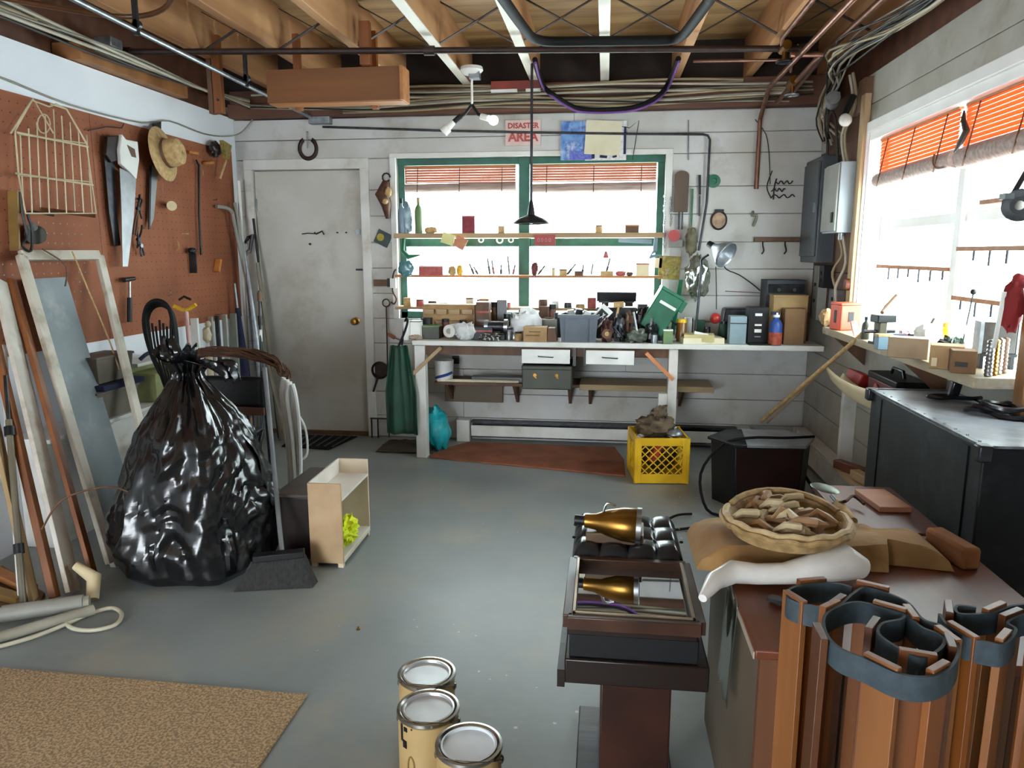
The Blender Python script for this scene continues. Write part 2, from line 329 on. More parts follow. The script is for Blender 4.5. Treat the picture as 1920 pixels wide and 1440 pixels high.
# ------------------------------------------------------------------ door
dr = sholder('door_1')
MB().b2((DX0, D - .005, .03), (DX1, D + .04, DZ)).obj('door_panel', DOORM, dr, bevel=.003)
for a, b in (((DX0 - .07, D - .035, 0), (DX0 - .005, D + .05, DZ + .07)), ((DX1 + .006, D - .035, 0), (DX1 + .075, D + .05, DZ + .07)), ((DX0 - .07, D - .036, DZ + .008), (DX1 + .075, D + .05, DZ + .085))):
    MB().b2(a, b).obj('door_casing', PAINTW, dr, bevel=.004)
MB().b2((DX1 - .001, D + .0, .03), (DX1 + .006, D + .02, DZ)).obj('door_gap', IRON, dr)
MB().b2((DX0, D - .03, 0), (DX1, D + .05, .03)).obj('threshold', BRW, dr)
kn = MB().lathe([(0, -.07), (.02, -.068), (.028, -.055), (.026, -.042), (.012, -.03), (.012, -.01), (.03, -.006), (.03, 0)], (DX1 - .07, D - .005, .905), 18, (0, 1, 0)).obj('door_knob', BRASS, dr)
for z in (1.78, .35): MB().b2((DX0 - .012, D - .012, z - .05), (DX0 + .012, D, z + .05)).obj('hinge', GALV, dr)
MB().b2((DX1 - .045, D - .018, 1.56), (DX1 - .01, D - .004, 1.60)).obj('latch', GALV, dr)
MB().b2((DX1 - .055, D - .016, 1.29), (DX1 + .01, D - .004, 1.305)).obj('bolt', DSTEEL, dr)
hk = MB().tube([(-2.20, D - .01, 1.575), (-2.18, D - .03, 1.565), (-2.13, D - .035, 1.585), (-2.12, D - .03, 1.56)], .006).tube([(-2.30, D - .012, 1.565), (-2.25, D - .02, 1.57), (-2.19, D - .02, 1.567)], .004).obj('coat_hook', IRON, dr)
MB().cyl((-1.95, D - .005, 1.575), (-1.95, D - .02, 1.575), .006).cyl((-2.02, D - .005, 1.575), (-2.02, D - .02, 1.575), .006).cyl((-2.24, D - .005, 1.49), (-2.24, D - .02, 1.49), .008).obj('screw_stub', IRON, dr)
# ------------------------------------------------------------------ back window
w1 = sholder('window_1')
t = .05
for a, b, m in (((WX0 - .045, D - .035, WZ0), (WX0, D + .02, WZ1 + .03), PAINTW), ((WX1, D - .035, WZ0), (WX1 + .05, D + .02, WZ1 + .03), PAINTW), ((WX0 - .045, D - .036, WZ1), (WX1 + .05, D + .02, WZ1 + .035), PAINTW)):
    MB().b2(a, b).obj('casing', m, w1, bevel=.004)
GY = D + .07
for n, a, b in (('frame_side', (WX0, GY - .03, WZ0), (WX0 + t, GY + .03, WZ1)), ('frame_side', (WX1 - t, GY - .03, WZ0), (WX1, GY + .03, WZ1)),
             ('frame_head', (WX0, GY - .04, WZ1 - .05), (WX1, GY + .03, WZ1)), ('frame_sill', (WX0, GY - .03, WZ0), (WX1, GY + .03, WZ0 + .05)),
             ('mullion', (-.64, GY - .05, WZ0), (-.56, GY + .03, WZ1)), ('transom', (WX0 + t, GY - .025, 1.47), (-.64, GY + .025, 1.53)), ('transom', (-.56, GY - .025, 1.47), (WX1 - t, GY + .025, 1.53))):
    MB().b2(a, b).obj(n, GREEN, w1, bevel=.003)
MB().b2((WX0, D - .02, WZ0 - .02), (WX1, GY - .03, WZ0)).obj('sill_board', PAINTW, w1)
for x0, x1 in ((WX0 + t, -.64), (-.56, WX1 - t)):
    for z0, z1 in ((WZ0 + .05, 1.47), (1.53, WZ1 - .05)): MB().b2((x0, GY - .002, z0), (x1, GY + .002, z1)).obj('pane', GLASS, w1)
# ------------------------------------------------------------------ right window
w2 = sholder('window_2')
GX = XR + .12
YM = 3.50
for n, a, b in (('casing', (XR - .02, RY0, RZ1 - .005), (XR + .005, RY1 + .06, RZ1 + .05)), ('casing', (XR - .02, RY1, RZ0), (XR + .005, RY1 + .06, RZ1)), ('frame_head', (XR, RY0, RZ1 - .05), (GX + .03, RY1, RZ1)),
                ('frame_side', (GX - .03, RY1 - .05, RZ0), (GX + .03, RY1, RZ1)), ('frame_side', (GX - .03, RY0, RZ0), (GX + .03, RY0 + .05, RZ1)), ('frame_sill', (XR, RY0, RZ0 - .01), (GX + .03, RY1, RZ0 + .02)),
                ('mullion', (GX - .06, YM - .03, RZ0), (GX + .03, YM + .03, RZ1)), ('meeting_rail', (GX - .04, YM + .03, 1.55), (GX + .01, RY1 - .05, 1.60)), ('meeting_rail', (GX - .04, RY0 + .05, 1.55), (GX + .01, YM - .03, 1.60))):
    MB().b2(a, b).obj(n, WFR, w2, bevel=.004)
MB().b2((XR - .004, RY1 - .012, RZ0), (XR + .16, RY1, RZ1)).obj('reveal_board', WFR, w2)
for y0, y1 in ((RY0 + .05, YM - .03), (YM + .03, RY1 - .05)):
    for z0, z1 in ((RZ0 + .02, 1.56), (1.6, RZ1 - .05)): MB().b2((GX - .002, y0, z0), (GX + .002, y1, z1)).obj('pane', GLASS, w2)
# ================================================================== hung from / under the ceiling
def pipe(name, pts, r, mat, label, cat='pipe', n=10, sub=0, group=None):
    return one(name, MB().tube(pts, r, n=n, sub=sub), mat, label, cat, group)
def px_path(pp, Y=None, Z=None, X=None):
    return [aY(u, v, Y) if Y is not None else aZ(u, v, Z) if Z is not None else aX(u, v, X) for u, v in pp]
t = thing('iron_pipe', 'long rusty brown iron pipe running crosswise under the joists from wall to wall', 'pipe', (0, 4.2, 2.54), world=True)
MB().cyl((-2.70, 4.10, 2.535), (1.08, 4.5, 2.535), .017).obj('pipe_run', IRON, t)
for x in (-2.70, -1.0, 1.06): MB().cyl((x - .03, 4.10 + (x + 2.7) * .106, 2.535), (x + .03, 4.10 + (x + 2.7) * .106 + .005, 2.535), .026).obj('coupling', IRON, t)
t = thing('junction_box', 'grey metal junction box at the left end of the rusty pipe', 'electrical box', (-2.70, 4.0, 2.5), world=True)
MB().box((-2.72, 3.98, 2.55), (.10, .10, .05)).obj('box', GALV, t, bevel=.004); MB().cyl((-2.72, 3.98, 2.525), (-2.72, 3.98, 2.518), .035).obj('cover', GALV, t)
t = thing('conduit', 'straight galvanised conduit running from upper left towards the horseshoe', 'conduit', (-2.1, 4, 2.45), world=True)
MB().cyl((-2.13, .4, 2.455), (-2.16, 5.44, 2.40), .0125).obj('tube', GALV, t)
for y in (1.6, 3.35, 4.4): MB().box((-2.145, y, 2.50), (.02, .02, .20)).cyl((-2.14, y - .01, 2.447), (-2.14, y + .01, 2.447), .02).obj('hanger', DSTEEL, t)
MB().box((-2.10, 5.45, 2.385), (.16, .07, .06)).obj('end_box', GALV, t, bevel=.004)
# black U shaped hoses
UP = [aZ(1003, 112, 2.58), aZ(1010, 140, 2.56), aZ(1020, 163, 2.52), aY(1035, 176, 5.16), aY(1055, 190, 5.22), aY(1078, 202, 5.26), aY(1105, 206, 5.27), aY(1140, 206, 5.27), aY(1180, 203, 5.26), aY(1208, 195, 5.25), aY(1235, 180, 5.2), aZ(1252, 158, 2.53), aZ(1262, 135, 2.56), aZ(1272, 110, 2.58)]
one('orange_board', MB().b2((-2.885, 3.75, 2.415), (-2.72, 4.75, 2.50)), M('orange rough board', 'a06a38', '7c4e28'), 'orange brown board lying on top of the left wall near the corner', 'board', bevel=.003)
pipe('black_pipe', [(-.60, 2.2, 2.50)] + [aZ(u, v, 2.48) for u, v in ((925, -28), (945, 0), (968, 33), (985, 56), (995, 68), (1010, 75), (1040, 78), (1135, 77), (1230, 76), (1262, 74), (1280, 66), (1292, 52), (1310, 28), (1330, 0), (1350, -28))] + [(.60, 2.2, 2.5)], .024, RUB, 'thick black pipe making a square U turn under the middle joists', sub=5)
pipe('black_cable', UP, .017, RUB, 'black hose drooping in a U above the window, behind the thick black pipe', 'hose', sub=5)
pipe('purple_cable', [p + Vector((.004, -.012, -.020)) for p in UP], .008, M('purple sheath', '6a3a86', '54306e', rough=.5), 'thin purple cable following the drooping black hose above the window', 'cable', sub=5)
# copper pipes on the right
pipe('copper_pipe', [(1.04, 1.0, 2.52), (1.03, 5.2, 2.48), (1.03, 5.36, 2.38), (1.03, 5.44, 2.32), (1.03, 5.44, 1.86)], .015, COPPER, 'copper pipe running back under the joists right of the valve, bent down the planked wall', 'pipe')
pipe('copper_pipe', [(1.22, .8, 2.56), (1.22, 4.6, 2.55), (1.20, 5.37, 2.46)], .017, COPPER, 'topmost right copper pipe, nearest the plank wall over the long window', 'pipe')
pipe('copper_pipe', [(.99, 4.48, 2.50), (1.16, 4.49, 2.50), (1.16, 4.6, 2.50), (1.12, 5.37, 2.42)], .015, COPPER, 'short copper pipe with an elbow below the valve, at the end of the rusty pipe', 'pipe')
pipe('copper_pipe', [(.48, 4.6, 2.51), (.98, 4.63, 2.51), (1.04, 4.66, 2.50), (1.06, 4.75, 2.47)], .008, COPPER, 'thin copper pipe level behind the rusty pipe at its right end', 'pipe')
pipe('copper_pipe', [(.90, .9, 2.56), (.915, 4.35, 2.555), (.93, 4.42, 2.54)], .012, COPPER, 'copper pipe along the joist edge that ends in the black valve', 'pipe')
t = thing('gate_valve', 'black handled valve under the joists where the copper pipes cross', 'valve', (.95, 4.45, 2.5), world=True)
MB().cyl((.95, 4.38, 2.53), (.95, 4.50, 2.53), .025).cyl((.95, 4.44, 2.53), (.95, 4.44, 2.46), .012).obj('body', BRASS, t)
MB().tube([(.95 + .04 * math.cos(a), 4.44 + .04 * math.sin(a), 2.455) for a in [k * PI / 6 for k in range(12)]], .006, closed=True).beam((.91, 4.44, 2.455), (.99, 4.44, 2.455), .008, .006).obj('hand_wheel', BLACK, t)
t = thing('gate_valve', 'valve with a pale wheel lower on the right pipes near the back wall', 'valve', (1.1, 5.0, 2.4), world=True)
MB().cyl((1.13, 4.95, 2.47), (1.13, 5.07, 2.46), .028).cyl((1.13, 5.0, 2.46), (1.13, 5.0, 2.39), .012).obj('body', BRASS, t)
MB().tube([(1.13 + .04 * math.cos(a), 5.0 + .04 * math.sin(a), 2.39) for a in [k * PI / 6 for k in range(12)]], .006, closed=True).beam((1.09, 5, 2.39), (1.17, 5, 2.39), .008, .006).obj('hand_wheel', GALV, t)
# hung plank box on its hangers
t = thing('hanging_plank', 'brown board box hung crosswise on pale wood hangers left of the ceiling lamp', 'hanging shelf', (-1.6, 4.4, 2.3), world=True)
MB().b2((-2.01, 4.38, 2.30), (-1.19, 4.40, 2.485)).obj('front_board', wood('brown board', '7a4a1e', '683e18', 'x'), t, bevel=.002)
MB().b2((-2.01, 4.40, 2.295), (-1.19, 4.52, 2.31)).obj('bottom_board', ORX, t, bevel=.002); MB().b2((-1.2, 4.37, 2.298), (-1.18, 4.52, 2.487)).obj('end_board', ORX, t, bevel=.002)
for x in (-1.88, -1.40): MB().b2((x - .02, 4.52, 2.28), (x + .02, 4.56, 2.72)).obj('hanger', ORW, t, bevel=.002)
MB().b2((-1.40 - .02, 4.33, 2.485), (-1.36, 4.375, 2.72)).obj('hanger', ORW, t, bevel=.002)
t = thing('wood_bracket', 'upright pale wood hanger left of the brown board box', 'bracket', (-2.42, 4.5, 2.3), world=True)
MB().b2((-2.44, 4.55, 2.28), (-2.385, 4.59, 2.74)).obj('upright', ORW, t, bevel=.002); MB().cyl((-2.41, 4.545, 2.36), (-2.41, 4.56, 2.36), .008).obj('bolt', IRON, t)
MB().b2((-2.475, 4.55, 2.28), (-2.445, 4.60, 2.74)).obj('upright', BRW, t, bevel=.002)
# cables massed over the back plate: each one a thing of its own
cols = [M('cable grey', '8f8a7c', '7c7668'), M('cable tan', 'a09070', '8a7a5c'), M('cable dark', '2e2a26', '24211e'), M('cable white', 'bdb6a4', 'a69f8c')]
names = ['grey', 'tan', 'dark', 'whitish']
for i in range(14):
    pts = []; ph = random.uniform(0, 6); z0 = 2.425 + .012 * i; a = random.uniform(.006, .02)
    x0 = random.choice((-2.6, -2.2, -1.9)); x1 = random.choice((.9, 1.2, 1.35))
    k = 9
    for j in range(k + 1):
        x = x0 + (x1 - x0) * j / k
        pts.append((x, 5.375 - .008 * (i % 3) + (.0 if i < 8 else .04), z0 + a * math.sin(ph + j * 1.3)))
    pipe('cable', pts, .006 + .002 * (i % 2), cols[i % 4], names[i % 4] + ' electric cable strung along the top of the back wall over the door and window', 'cable', sub=4, n=6, group=names[i % 4] + ' cables along the back beam')
for i in range(16):
    y0 = random.uniform(4.4, 5.2); pts = [(1.40, random.uniform(1.5, 3.0), 2.44 + .02 * (i % 5)), (1.38, 3.6, 2.45 + .015 * (i % 6)), (1.30 - .03 * (i % 4), 4.4, 2.44 + .02 * (i % 5)), (1.36, 4.9, 2.42 + .02 * (i % 4)), (1.40, 5.2, 2.30 + .02 * (i % 5)), (1.40, 5.2 - .04 * (i % 6), 2.12)]
    pts = [(x + random.uniform(-.05, .03), y + random.uniform(-.08, .08), z + random.uniform(-.02, .03)) for x, y, z in pts]
    pipe('cable', pts, .005 + .002 * (i % 2), cols[(i * 3) % 4 if i % 3 else 2], names[(i * 3) % 4 if i % 3 else 2] + ' electric cable in the tangle under the joists over the fuse boxes', 'cable', sub=4, n=6, group=names[(i * 3) % 4 if i % 3 else 2] + ' cables in the tangle above the fuse boxes')
for i in range(7):
    pts = [(-2.72 + .03 * (i % 3), 2.2, 2.45 + .02 * i), (-2.70, 3.2, 2.46 + .015 * i), (-2.66 + .04 * (i % 3), 4.0, 2.44 + .02 * (i % 4)), (-2.62, 4.8, 2.47), (-2.6, 5.36, 2.46 + .01 * i)]
    pipe('cable', [(x, y + random.uniform(-.1, .1), z) for x, y, z in pts[:-1]] + pts[-1:], .006 + .003 * (i % 2), cols[(i + 2) % 4], names[(i + 2) % 4] + ' electric cable on top of the left wall beside the rusty pipe', 'cable', sub=4, n=6, group=names[(i + 2) % 4] + ' cables over the left wall')
pipe('brown_hose', [(-2.72, 2.95, 2.50), (-2.5, 3.2, 2.50), (-2.26, 3.42, 2.505), (-2.05, 3.42, 2.53), (-1.85, 3.2, 2.57), (-1.75, 2.9, 2.585)], .012, M('brown hose skin', '5a3418', '46280f', rough=.4), 'brown hose bowing over the galvanised conduit at upper left', 'hose', sub=5)
pipe('thin_cable', [(XL + .015, 2.6, 2.22), (XL + .015, 3.2, 2.22), (XL + .015, 3.7, 2.18), (XL + .015, 4.3, 2.19), (XL + .015, 4.6, 2.25), (XL + .015, 5.0, 2.235), (XL + .015, 5.3, 2.26), (-2.70, 5.4, 2.30), (-2.62, 5.44, 2.40)], .005, cols[0], 'thin grey cable tacked wavily along the white band above the pegboard', 'cable', sub=4, n=6)
t = thing('timber_block', 'red painted timber across the joist ends behind the two bulb lamp', 'timber', (-.6, 5.28, 2.52), world=True)
MB().b2((-.80, 5.24, 2.52), (-.46, 5.28, 2.575)).obj('red_face', M('red timber', '7c2a1c', '5f2016'), t, bevel=.002); MB().b2((-.80, 5.235, 2.505), (-.62, 5.27, 2.52)).obj('pale_edge', PAINTW, t); MB().b2((-.56, 5.235, 2.505), (-.46, 5.27, 2.52)).obj('pale_edge', PAINTW, t)
one('wood_block', B((1.47, 4.60, 2.30), (.10, .12, .18)), BRW, 'dark brown wood block on the wall top at the corner of the right window', 'block', bevel=.004)
# ceiling lamp with two arms
t = thing('ceiling_lamp', 'ceiling lamp with two black arms, one glowing round bulb and one white reflector bulb', 'lamp', (-.88, 4.95, 2.6), world=True)
b = (-.88, 4.95)
MB().lathe([(.0, .0), (.07, 0), (.075, -.02), (.05, -.045), (0, -.05)], (b[0], b[1], 2.60), 20).obj('ceiling_rose', WHITE, t)
MB().box((b[0] + .02, b[1], 2.55), (.07, .07, .05)).obj('socket_box', GALV, t, bevel=.004)
MB().cyl((b[0], b[1], 2.55), (b[0], b[1], 2.37), .008).obj('stem', WHITE, t)
MB().tube([(b[0], b[1], 2.37), (b[0] - .05, b[1], 2.31), (b[0] - .09, b[1] - .01, 2.285)], .010).obj('arm', BLACK, t)
MB().tube([(b[0], b[1], 2.37), (b[0] + .04, b[1], 2.31), (b[0] + .07, b[1] - .01, 2.295)], .010).obj('arm', BLACK, t)
MB().cyl((b[0] - .07, b[1] - .01, 2.30), (b[0] - .13, b[1] - .02, 2.25), .018).obj('socket', BLACK, t)
MB().cyl((b[0] - .12, b[1] - .02, 2.262), (b[0] - .155, b[1] - .03, 2.225), .02, .022).cyl((b[0] - .155, b[1] - .03, 2.225), (b[0] - .185, b[1] - .035, 2.195), .03).obj('reflector_bulb', WHITE, t)
MB().cyl((b[0] + .06, b[1] - .01, 2.295), (b[0] + .11, b[1] - .02, 2.28), .02).obj('socket', WHITE, t)
MB().ell((b[0] + .145, b[1] - .03, 2.265), (.032, .032, .030)).obj('round_bulb', emit('lit bulb', 'fff8ec', 4), t)
# hanging black shade
t = thing('pendant_lamp', 'small black metal pendant lamp hanging in front of the back window', 'lamp', (-.50, 4.9, 1.68), world=True)
lp = aY(996, 420, 4.9); top = aY(1003, 222, 4.9)
MB().lathe([(.122, 0), (.118, .008), (.085, .032), (.045, .048), (.024, .058), (.022, .075), (.016, .11), (.008, .15), (0, .155)], lp, 26).obj('shade', BLACK, t, solid=.003)
MB().cyl(lp + Vector((0, 0, .15)), (lp.x, 4.9, 2.6), .0085).obj('rod', DSTEEL, t)
MB().ell(lp + Vector((0, 0, .03)), (.025, .025, .03)).obj('bulb', WHITE, t)

# ================================================================== back wall things
t = thing('horseshoe', 'rusty horseshoe hanging open end up above the door', 'horseshoe', aY(576, 298, 5.47), world=True); c = aY(576, 278, 5.45)
hs = [(math.sin(a) * .066, -math.cos(a) * .075) for a in [R(x) for x in range(-150, 151, 20)]]
MB().grid(lambda u, v: (lambda a: (c.x + math.sin(a) * (.052 + .026 * v), 5.468 - .004, c.z - math.cos(a) * (.058 + .030 * v)))(R(-150 + 300 * u)), 22, 2).obj('shoe', IRON, t, solid=.009)
MB().cyl((c.x, 5.477, c.z + .12), (c.x, 5.45, c.z + .12), .003).cyl((c.x, 5.45, c.z + .12), (c.x, 5.45, c.z), .004).obj('nail_hook', GALV, t)
pipe('conduit', [aY(u, v, 5.44) for u, v in ((605, 238), (830, 245), (975, 248), (1180, 251), (1318, 252), (1327, 254), (1331, 262), (1325, 380), (1310, 470))], .008, DSTEEL, 'dark thin conduit level above the window, bent down right of it', 'conduit')
def plaque(name, u0, v0, u1, v1, Y, mat, label, cat, rot=0, th=.006, group=None, extra=None):
    a = aY(u0, v0, Y); b = aY(u1, v1, Y); c = (a + b) / 2; w = abs(b.x - a.x); h = abs(a.z - b.z)
    t = thing(name, label, cat, (c.x, Y, c.z), (0, rot, 0), group)
    MB().box((0, 0, 0), (w, th, h)).obj('sheet', mat, t)
    return t, w, h
def text_part(s, size, mat, parent, loc, name='lettering', rotx=PI / 2, rotz=0, ext=.001, roty=0, bold=0):
    cu = bpy.data.curves.new('text', 'FONT'); cu.body = s; cu.size = size; cu.extrude = ext; cu.align_x = 'CENTER'; cu.align_y = 'CENTER'; cu.resolution_u = 2; cu.offset = bold
    o = bpy.data.objects.new('text_temp', cu); C.objects.link(o); dg = bpy.context.evaluated_depsgraph_get()
    me = bpy.data.meshes.new_from_object(o.evaluated_get(dg)); bpy.data.objects.remove(o)
    me.materials.clear(); me.materials.append(mat); q = bpy.data.objects.new(name, me); C.objects.link(q); q.parent = parent; q.location = loc; q.rotation_euler = (rotx, roty, rotz); return q
t, w, h = plaque('sign', 948, 226, 1014, 272, 5.465, M('sign card', 'd8c4bc', 'c8aca4'), 'red lettered sign reading DISASTER AREA above the window', 'sign')
text_part('DISASTER', h * .30, RED, t, (0, -.005, h * .27), bold=.0015); text_part('AREA', h * .50, RED, t, (0, -.005, -h * .18), bold=.003)
t, w, h = plaque('poster', 1052, 228, 1106, 300, 5.462, SKY, 'blue printed poster leaning on the window head beside a cream sheet', 'poster', rot=.01)
MB().box((w * .46, -.006, h * .1), (w * .09, .006, h * .8)).obj('dark_spine', BLACK, t); MB().box((w * .2, -.009, -h * .38), (w * .75, .006, h * .22)).obj('caption_strip', M('blue strip', '6c74c4', '4c58a8', scale=60), t)
t, w, h = plaque('calendar', 1098, 228, 1174, 300, 5.455, M('calendar sheet', 'd8d6d0', 'b8b8c0', scale=50), 'white calendar with small dark marks right of the blue poster', 'calendar')
MB().box((-.02, -.006, .02), (w * .86, .004, h * .88), rot=(0, .07, 0)).obj('cream_sheet', PAPER, t)
MB().box((-w * .30, -.010, -h * .40), (.02, .003, .03)).box((-w * .05, -.010, -h * .41), (.05, .003, .018), rot=(0, .1, 0)).box((w * .22, -.010, -h * .41), (.03, .003, .014), rot=(0, -.2, 0)).box((w * .46, -.006, 0), (w * .06, .003, h * .7)).obj('printed_marks', NAVY, t)
pipe('picture_wire', [aY(1130, 225, 5.46), aY(1134, 232, 5.45), aY(1180, 240, 5.45), aY(1198, 226, 5.455), aY(1192, 262, 5.455), aY(1186, 300, 5.455)], .003, DSTEEL, 'thin dark wire hanging right of the calendar', 'wire', n=6)
# wall left of the window
t = thing('hanging_mitt', 'dark brown dried plant bunch hanging left of the window frame', 'dried bunch', aY(722, 412, 5.47), world=True)
a = aY(724, 330, 5.44)
MB().tube([a + Vector((.03 * math.cos(k), 0, .03 * math.sin(k) - .01)) for k in [i * .7 for i in range(9)]], .006).obj('wire_hook', DSTEEL, t)
MB().tube([aY(724, 340, 5.44), aY(716, 365, 5.43), aY(724, 385, 5.43), aY(727, 410, 5.44)], [.025, .05, .035, .014], n=10).obj('bunch', TWIG, t)
MB().ell(aY(728, 360, 5.40), (.025, .02, .035), amp=.3).ell(aY(722, 378, 5.40), (.022, .02, .02), amp=.3).obj('pale_pods', STRAW, t)
t, w, h = plaque('sticker', 704, 434, 732, 460, 5.472, M('dark card', '3a4648', '2c3638'), 'dark card with a yellow disc, tilted, left of the window', 'card', rot=.45)
MB().cyl((-.02, -.003, 0), (-.02, -.007, 0), .028).obj('yellow_disc', M('dull yellow', 'b0a030', '988a24'), t)
t = thing('ring_handled_rod', 'long thin iron rod with a ring top leaning between door and bench', 'rod', (-1.62, 5.42, 0), world=True)
a = aY(724, 568, 5.43)
MB().cyl((a.x - .005, 5.42, .01), (a.x, 5.43, a.z - .03), .005).obj('rod', IRON, t); MB().tube([a + Vector((.028 * math.cos(k), 0, .028 * math.sin(k))) for k in [i * PI / 7 for i in range(14)]], .005, closed=True).obj('ring', IRON, t)
t = thing('skillet', 'small black cast iron skillet hanging handle down on the wall near the floor', 'pan', aY(705, 745, 5.46), world=True)
c = aY(713, 694, 5.455)
MB().lathe([(0, 0), (.058, 0), (.07, .03), (.066, .03), (.055, .006), (0, .006)], (c.x, 5.475, c.z), 22, (0, -1, 0)).obj('pan', IRON, t); MB().beam((c.x - .02, 5.455, c.z - .055), (c.x - .06, 5.455, c.z - .17), .02, .012).obj('handle', IRON, t)
t = thing('shelf_bracket', 'small brown wood peg rail between door and window', 'rail', aY(715, 530, 5.46), world=True)
MB().b2(aY(702, 524, 5.475), aY(735, 537, 5.45)).obj('rail', BRW, t); MB().b2(aY(727, 522, 5.449), aY(733, 538, 5.43)).obj('peg', BLACK, t); MB().b2(aY(733, 522, 5.449), aY(742, 540, 5.42)).obj('bulb_holder', WHITE, t)
pipe('twine', [aY(u, v, 5.445) for u, v in ((742, 505), (737, 515), (736, 545), (743, 560), (739, 570), (733, 566))], .005, IRON, 'dark bent wire hanging from the left window casing', 'wire', n=6, sub=3)
t = thing('wire_stand', 'low black wire stand against the wall by the door', 'stand', (-1.6, 5.42, 0), world=True)
for x in (-1.78, -1.73, -1.38): MB().cyl((x, 5.42, 0), (x, 5.42, .155), .006).obj('leg', IRON, t)
MB().cyl((-1.79, 5.42, .155), (-1.30, 5.42, .155), .006).obj('top_rail', IRON, t)
one('screwdriver', MB().cyl(aY(726, 626, 5.44), aY(740, 634, 5.44), .012).cyl(aY(740, 634, 5.44), aY(752, 638, 5.44), .004), M('orange handle', 'a05a3a', '84462c'), 'orange handled screwdriver stuck by the bench end left of the green apron', 'screwdriver')
# blinds: bundle of slats on two cords, lower end rolled
def blind(name, label, p0, p1, zt, zb, rollz, rr, n, nrm, mat2=BLIND):
    t = thing(name, label, 'blind', ((p0[0] + p1[0]) / 2, (p0[1] + p1[1]) / 2, zb), world=True, group='bamboo window blinds')
    p0 = Vector((*p0, 0)); p1 = Vector((*p1, 0)); nrm = Vector(nrm); k = int((zt - zb) / .009)
    for i in range(k):
        z = zb + (i + .5) * (zt - zb) / k
        MB().beam(p0 + Vector((0, 0, z)) + nrm * .003 * (i % 2), p1 + Vector((0, 0, z)) + nrm * .003 * (i % 2), .003, .0088).obj('slat', mat2, t)
    MB().cyl(p0 + Vector((0, 0, rollz)), p1 + Vector((0, 0, rollz + .006)), rr, n=12).obj('rolled_end', M('rolled bamboo', 'b09c94', '8e7a72', rough=.7, scale=60, stretch=(.1, 1, 1)), t)
    for f in (.12, .5, .88):
        q = p0.lerp(p1, f); MB().beam(q + nrm * .008 + Vector((0, 0, zt)), q + nrm * (.008 + rr) + Vector((0, 0, rollz - rr)), .006, .002).obj('cord', BRW, t)
    MB().beam(p0 + Vector((0, 0, zt + .008)), p1 + Vector((0, 0, zt + .008)), .02, .016).obj('head_rail', ORX, t); return t
b1 = blind('bamboo_blind', 'rolled bamboo blind at the left half of the back window', (-1.49, D + .015), (-.66, D + .015), 2.04, 1.93, 1.895, .032, 12, (0, -1, 0))
b2_ = blind('bamboo_blind', 'rolled bamboo blind at the right half of the back window', (-.54, D + .015), (.35, D + .015), 2.04, 1.93, 1.885, .034, 12, (0, -1, 0))
b3 = blind('bamboo_blind', 'orange bamboo blind on the far half of the right window', (XR + .045, 4.46), (XR + .045, 3.53), 2.03, 1.86, 1.82, .04, 12, (-1, 0, 0), slatmat('orange bamboo', 'd88050'))
b4 = blind('bamboo_blind', 'orange bamboo blind on the near half of the right window', (XR + .045, 3.47), (XR + .045, 2.47), 2.03, 1.86, 1.82, .045, 12, (-1, 0, 0), slatmat('orange bamboo', 'd88050'))
for b in (b1, b2_, b3, b4): del b['group']
# shelves inside the back window
def ledge(label, z, th, mat, x0=WX0 + .006, x1=WX1 - .006, y0=5.30):
    return one('window_shelf', MB().b2((x0, y0, z - th), (x1, 5.50, z)), mat, label, 'shelf', bevel=.002)
ZA, ZB_, ZC = 1.565, 1.262, 1.03
ledge('upper brown wood shelf across the back window', ZA, .035, WX, y0=5.36)
ledge('middle thin wood shelf across the back window', ZB_, .016, ORX, y0=5.36)
ledge('lowest wood shelf across the back window, just above the bench', ZC, .02, WX, y0=5.34)
for x in (WX0 + .003, WX1 - .003): pass
# ================================================================== bench along the back wall
ZBN = .835; YF = 4.88
t = thing('workbench', 'long white painted workbench under the back window', 'workbench', (0, 4.9, 0), world=True)
MB().b2((-1.30, YF, ZBN - .035), (1.40, 5.47, ZBN)).obj('bench_top', PAINTW, t, bevel=.004)
MB().b2((-1.29, 4.90, 0), (-1.215, 4.98, ZBN - .036)).obj('leg', PAINTW, t, bevel=.004)
a = aY(1258, 660, 4.92)
MB().b2((.43, 4.90, 0), (.49, 4.98, ZBN - .036)).obj('leg', PAINTW, t, bevel=.004)
MB().b2((.37, 4.885, .42), (.429, 4.93, .50)).obj('leg_block', PAINTW, t, bevel=.004)
MB().b2((-1.28, 4.93, ZBN - .10), (.48, 4.965, ZBN - .036)).obj('apron_rail', BRW, t)
MB().beam((-1.30, 4.885, .60), (-1.10, 4.885, .785), .022, .05, (0, 1, 0)).obj('brace', WX, t)
MB().beam((.46, 4.885, .60), (.28, 4.885, .775), .022, .06, (0, 1, 0)).obj('brace', M('orange brace', 'd08a5c', 'b87246'), t)
for x0, x1, nm in ((-.545, -.22, 0), (-.115, .205, 1)):
    d = MB().b2((x0, 4.885, ZBN - .145), (x1, 4.90, ZBN - .05)).obj('drawer', WHITE, t, bevel=.003)
    c = (x0 + x1) / 2; MB().tube([(c - .05, 4.884, ZBN - .095), (c - .05, 4.868, ZBN - .095), (c + .05, 4.868, ZBN - .100), (c + .05, 4.884, ZBN - .100)], .004).obj('handle', DSTEEL, d)
    MB().b2((x0 + .01, 4.90, ZBN - .14), (x1 - .01, 5.25, ZBN - .05)).obj('drawer_box', BRW, t)
MB().b2((-.20, 4.90, ZBN - .16), (-.18, 5.3, ZBN - .036)).b2((-.13, 4.90, ZBN - .16), (-.118, 5.3, ZBN - .036)).obj('drawer_runner', DKW, t)
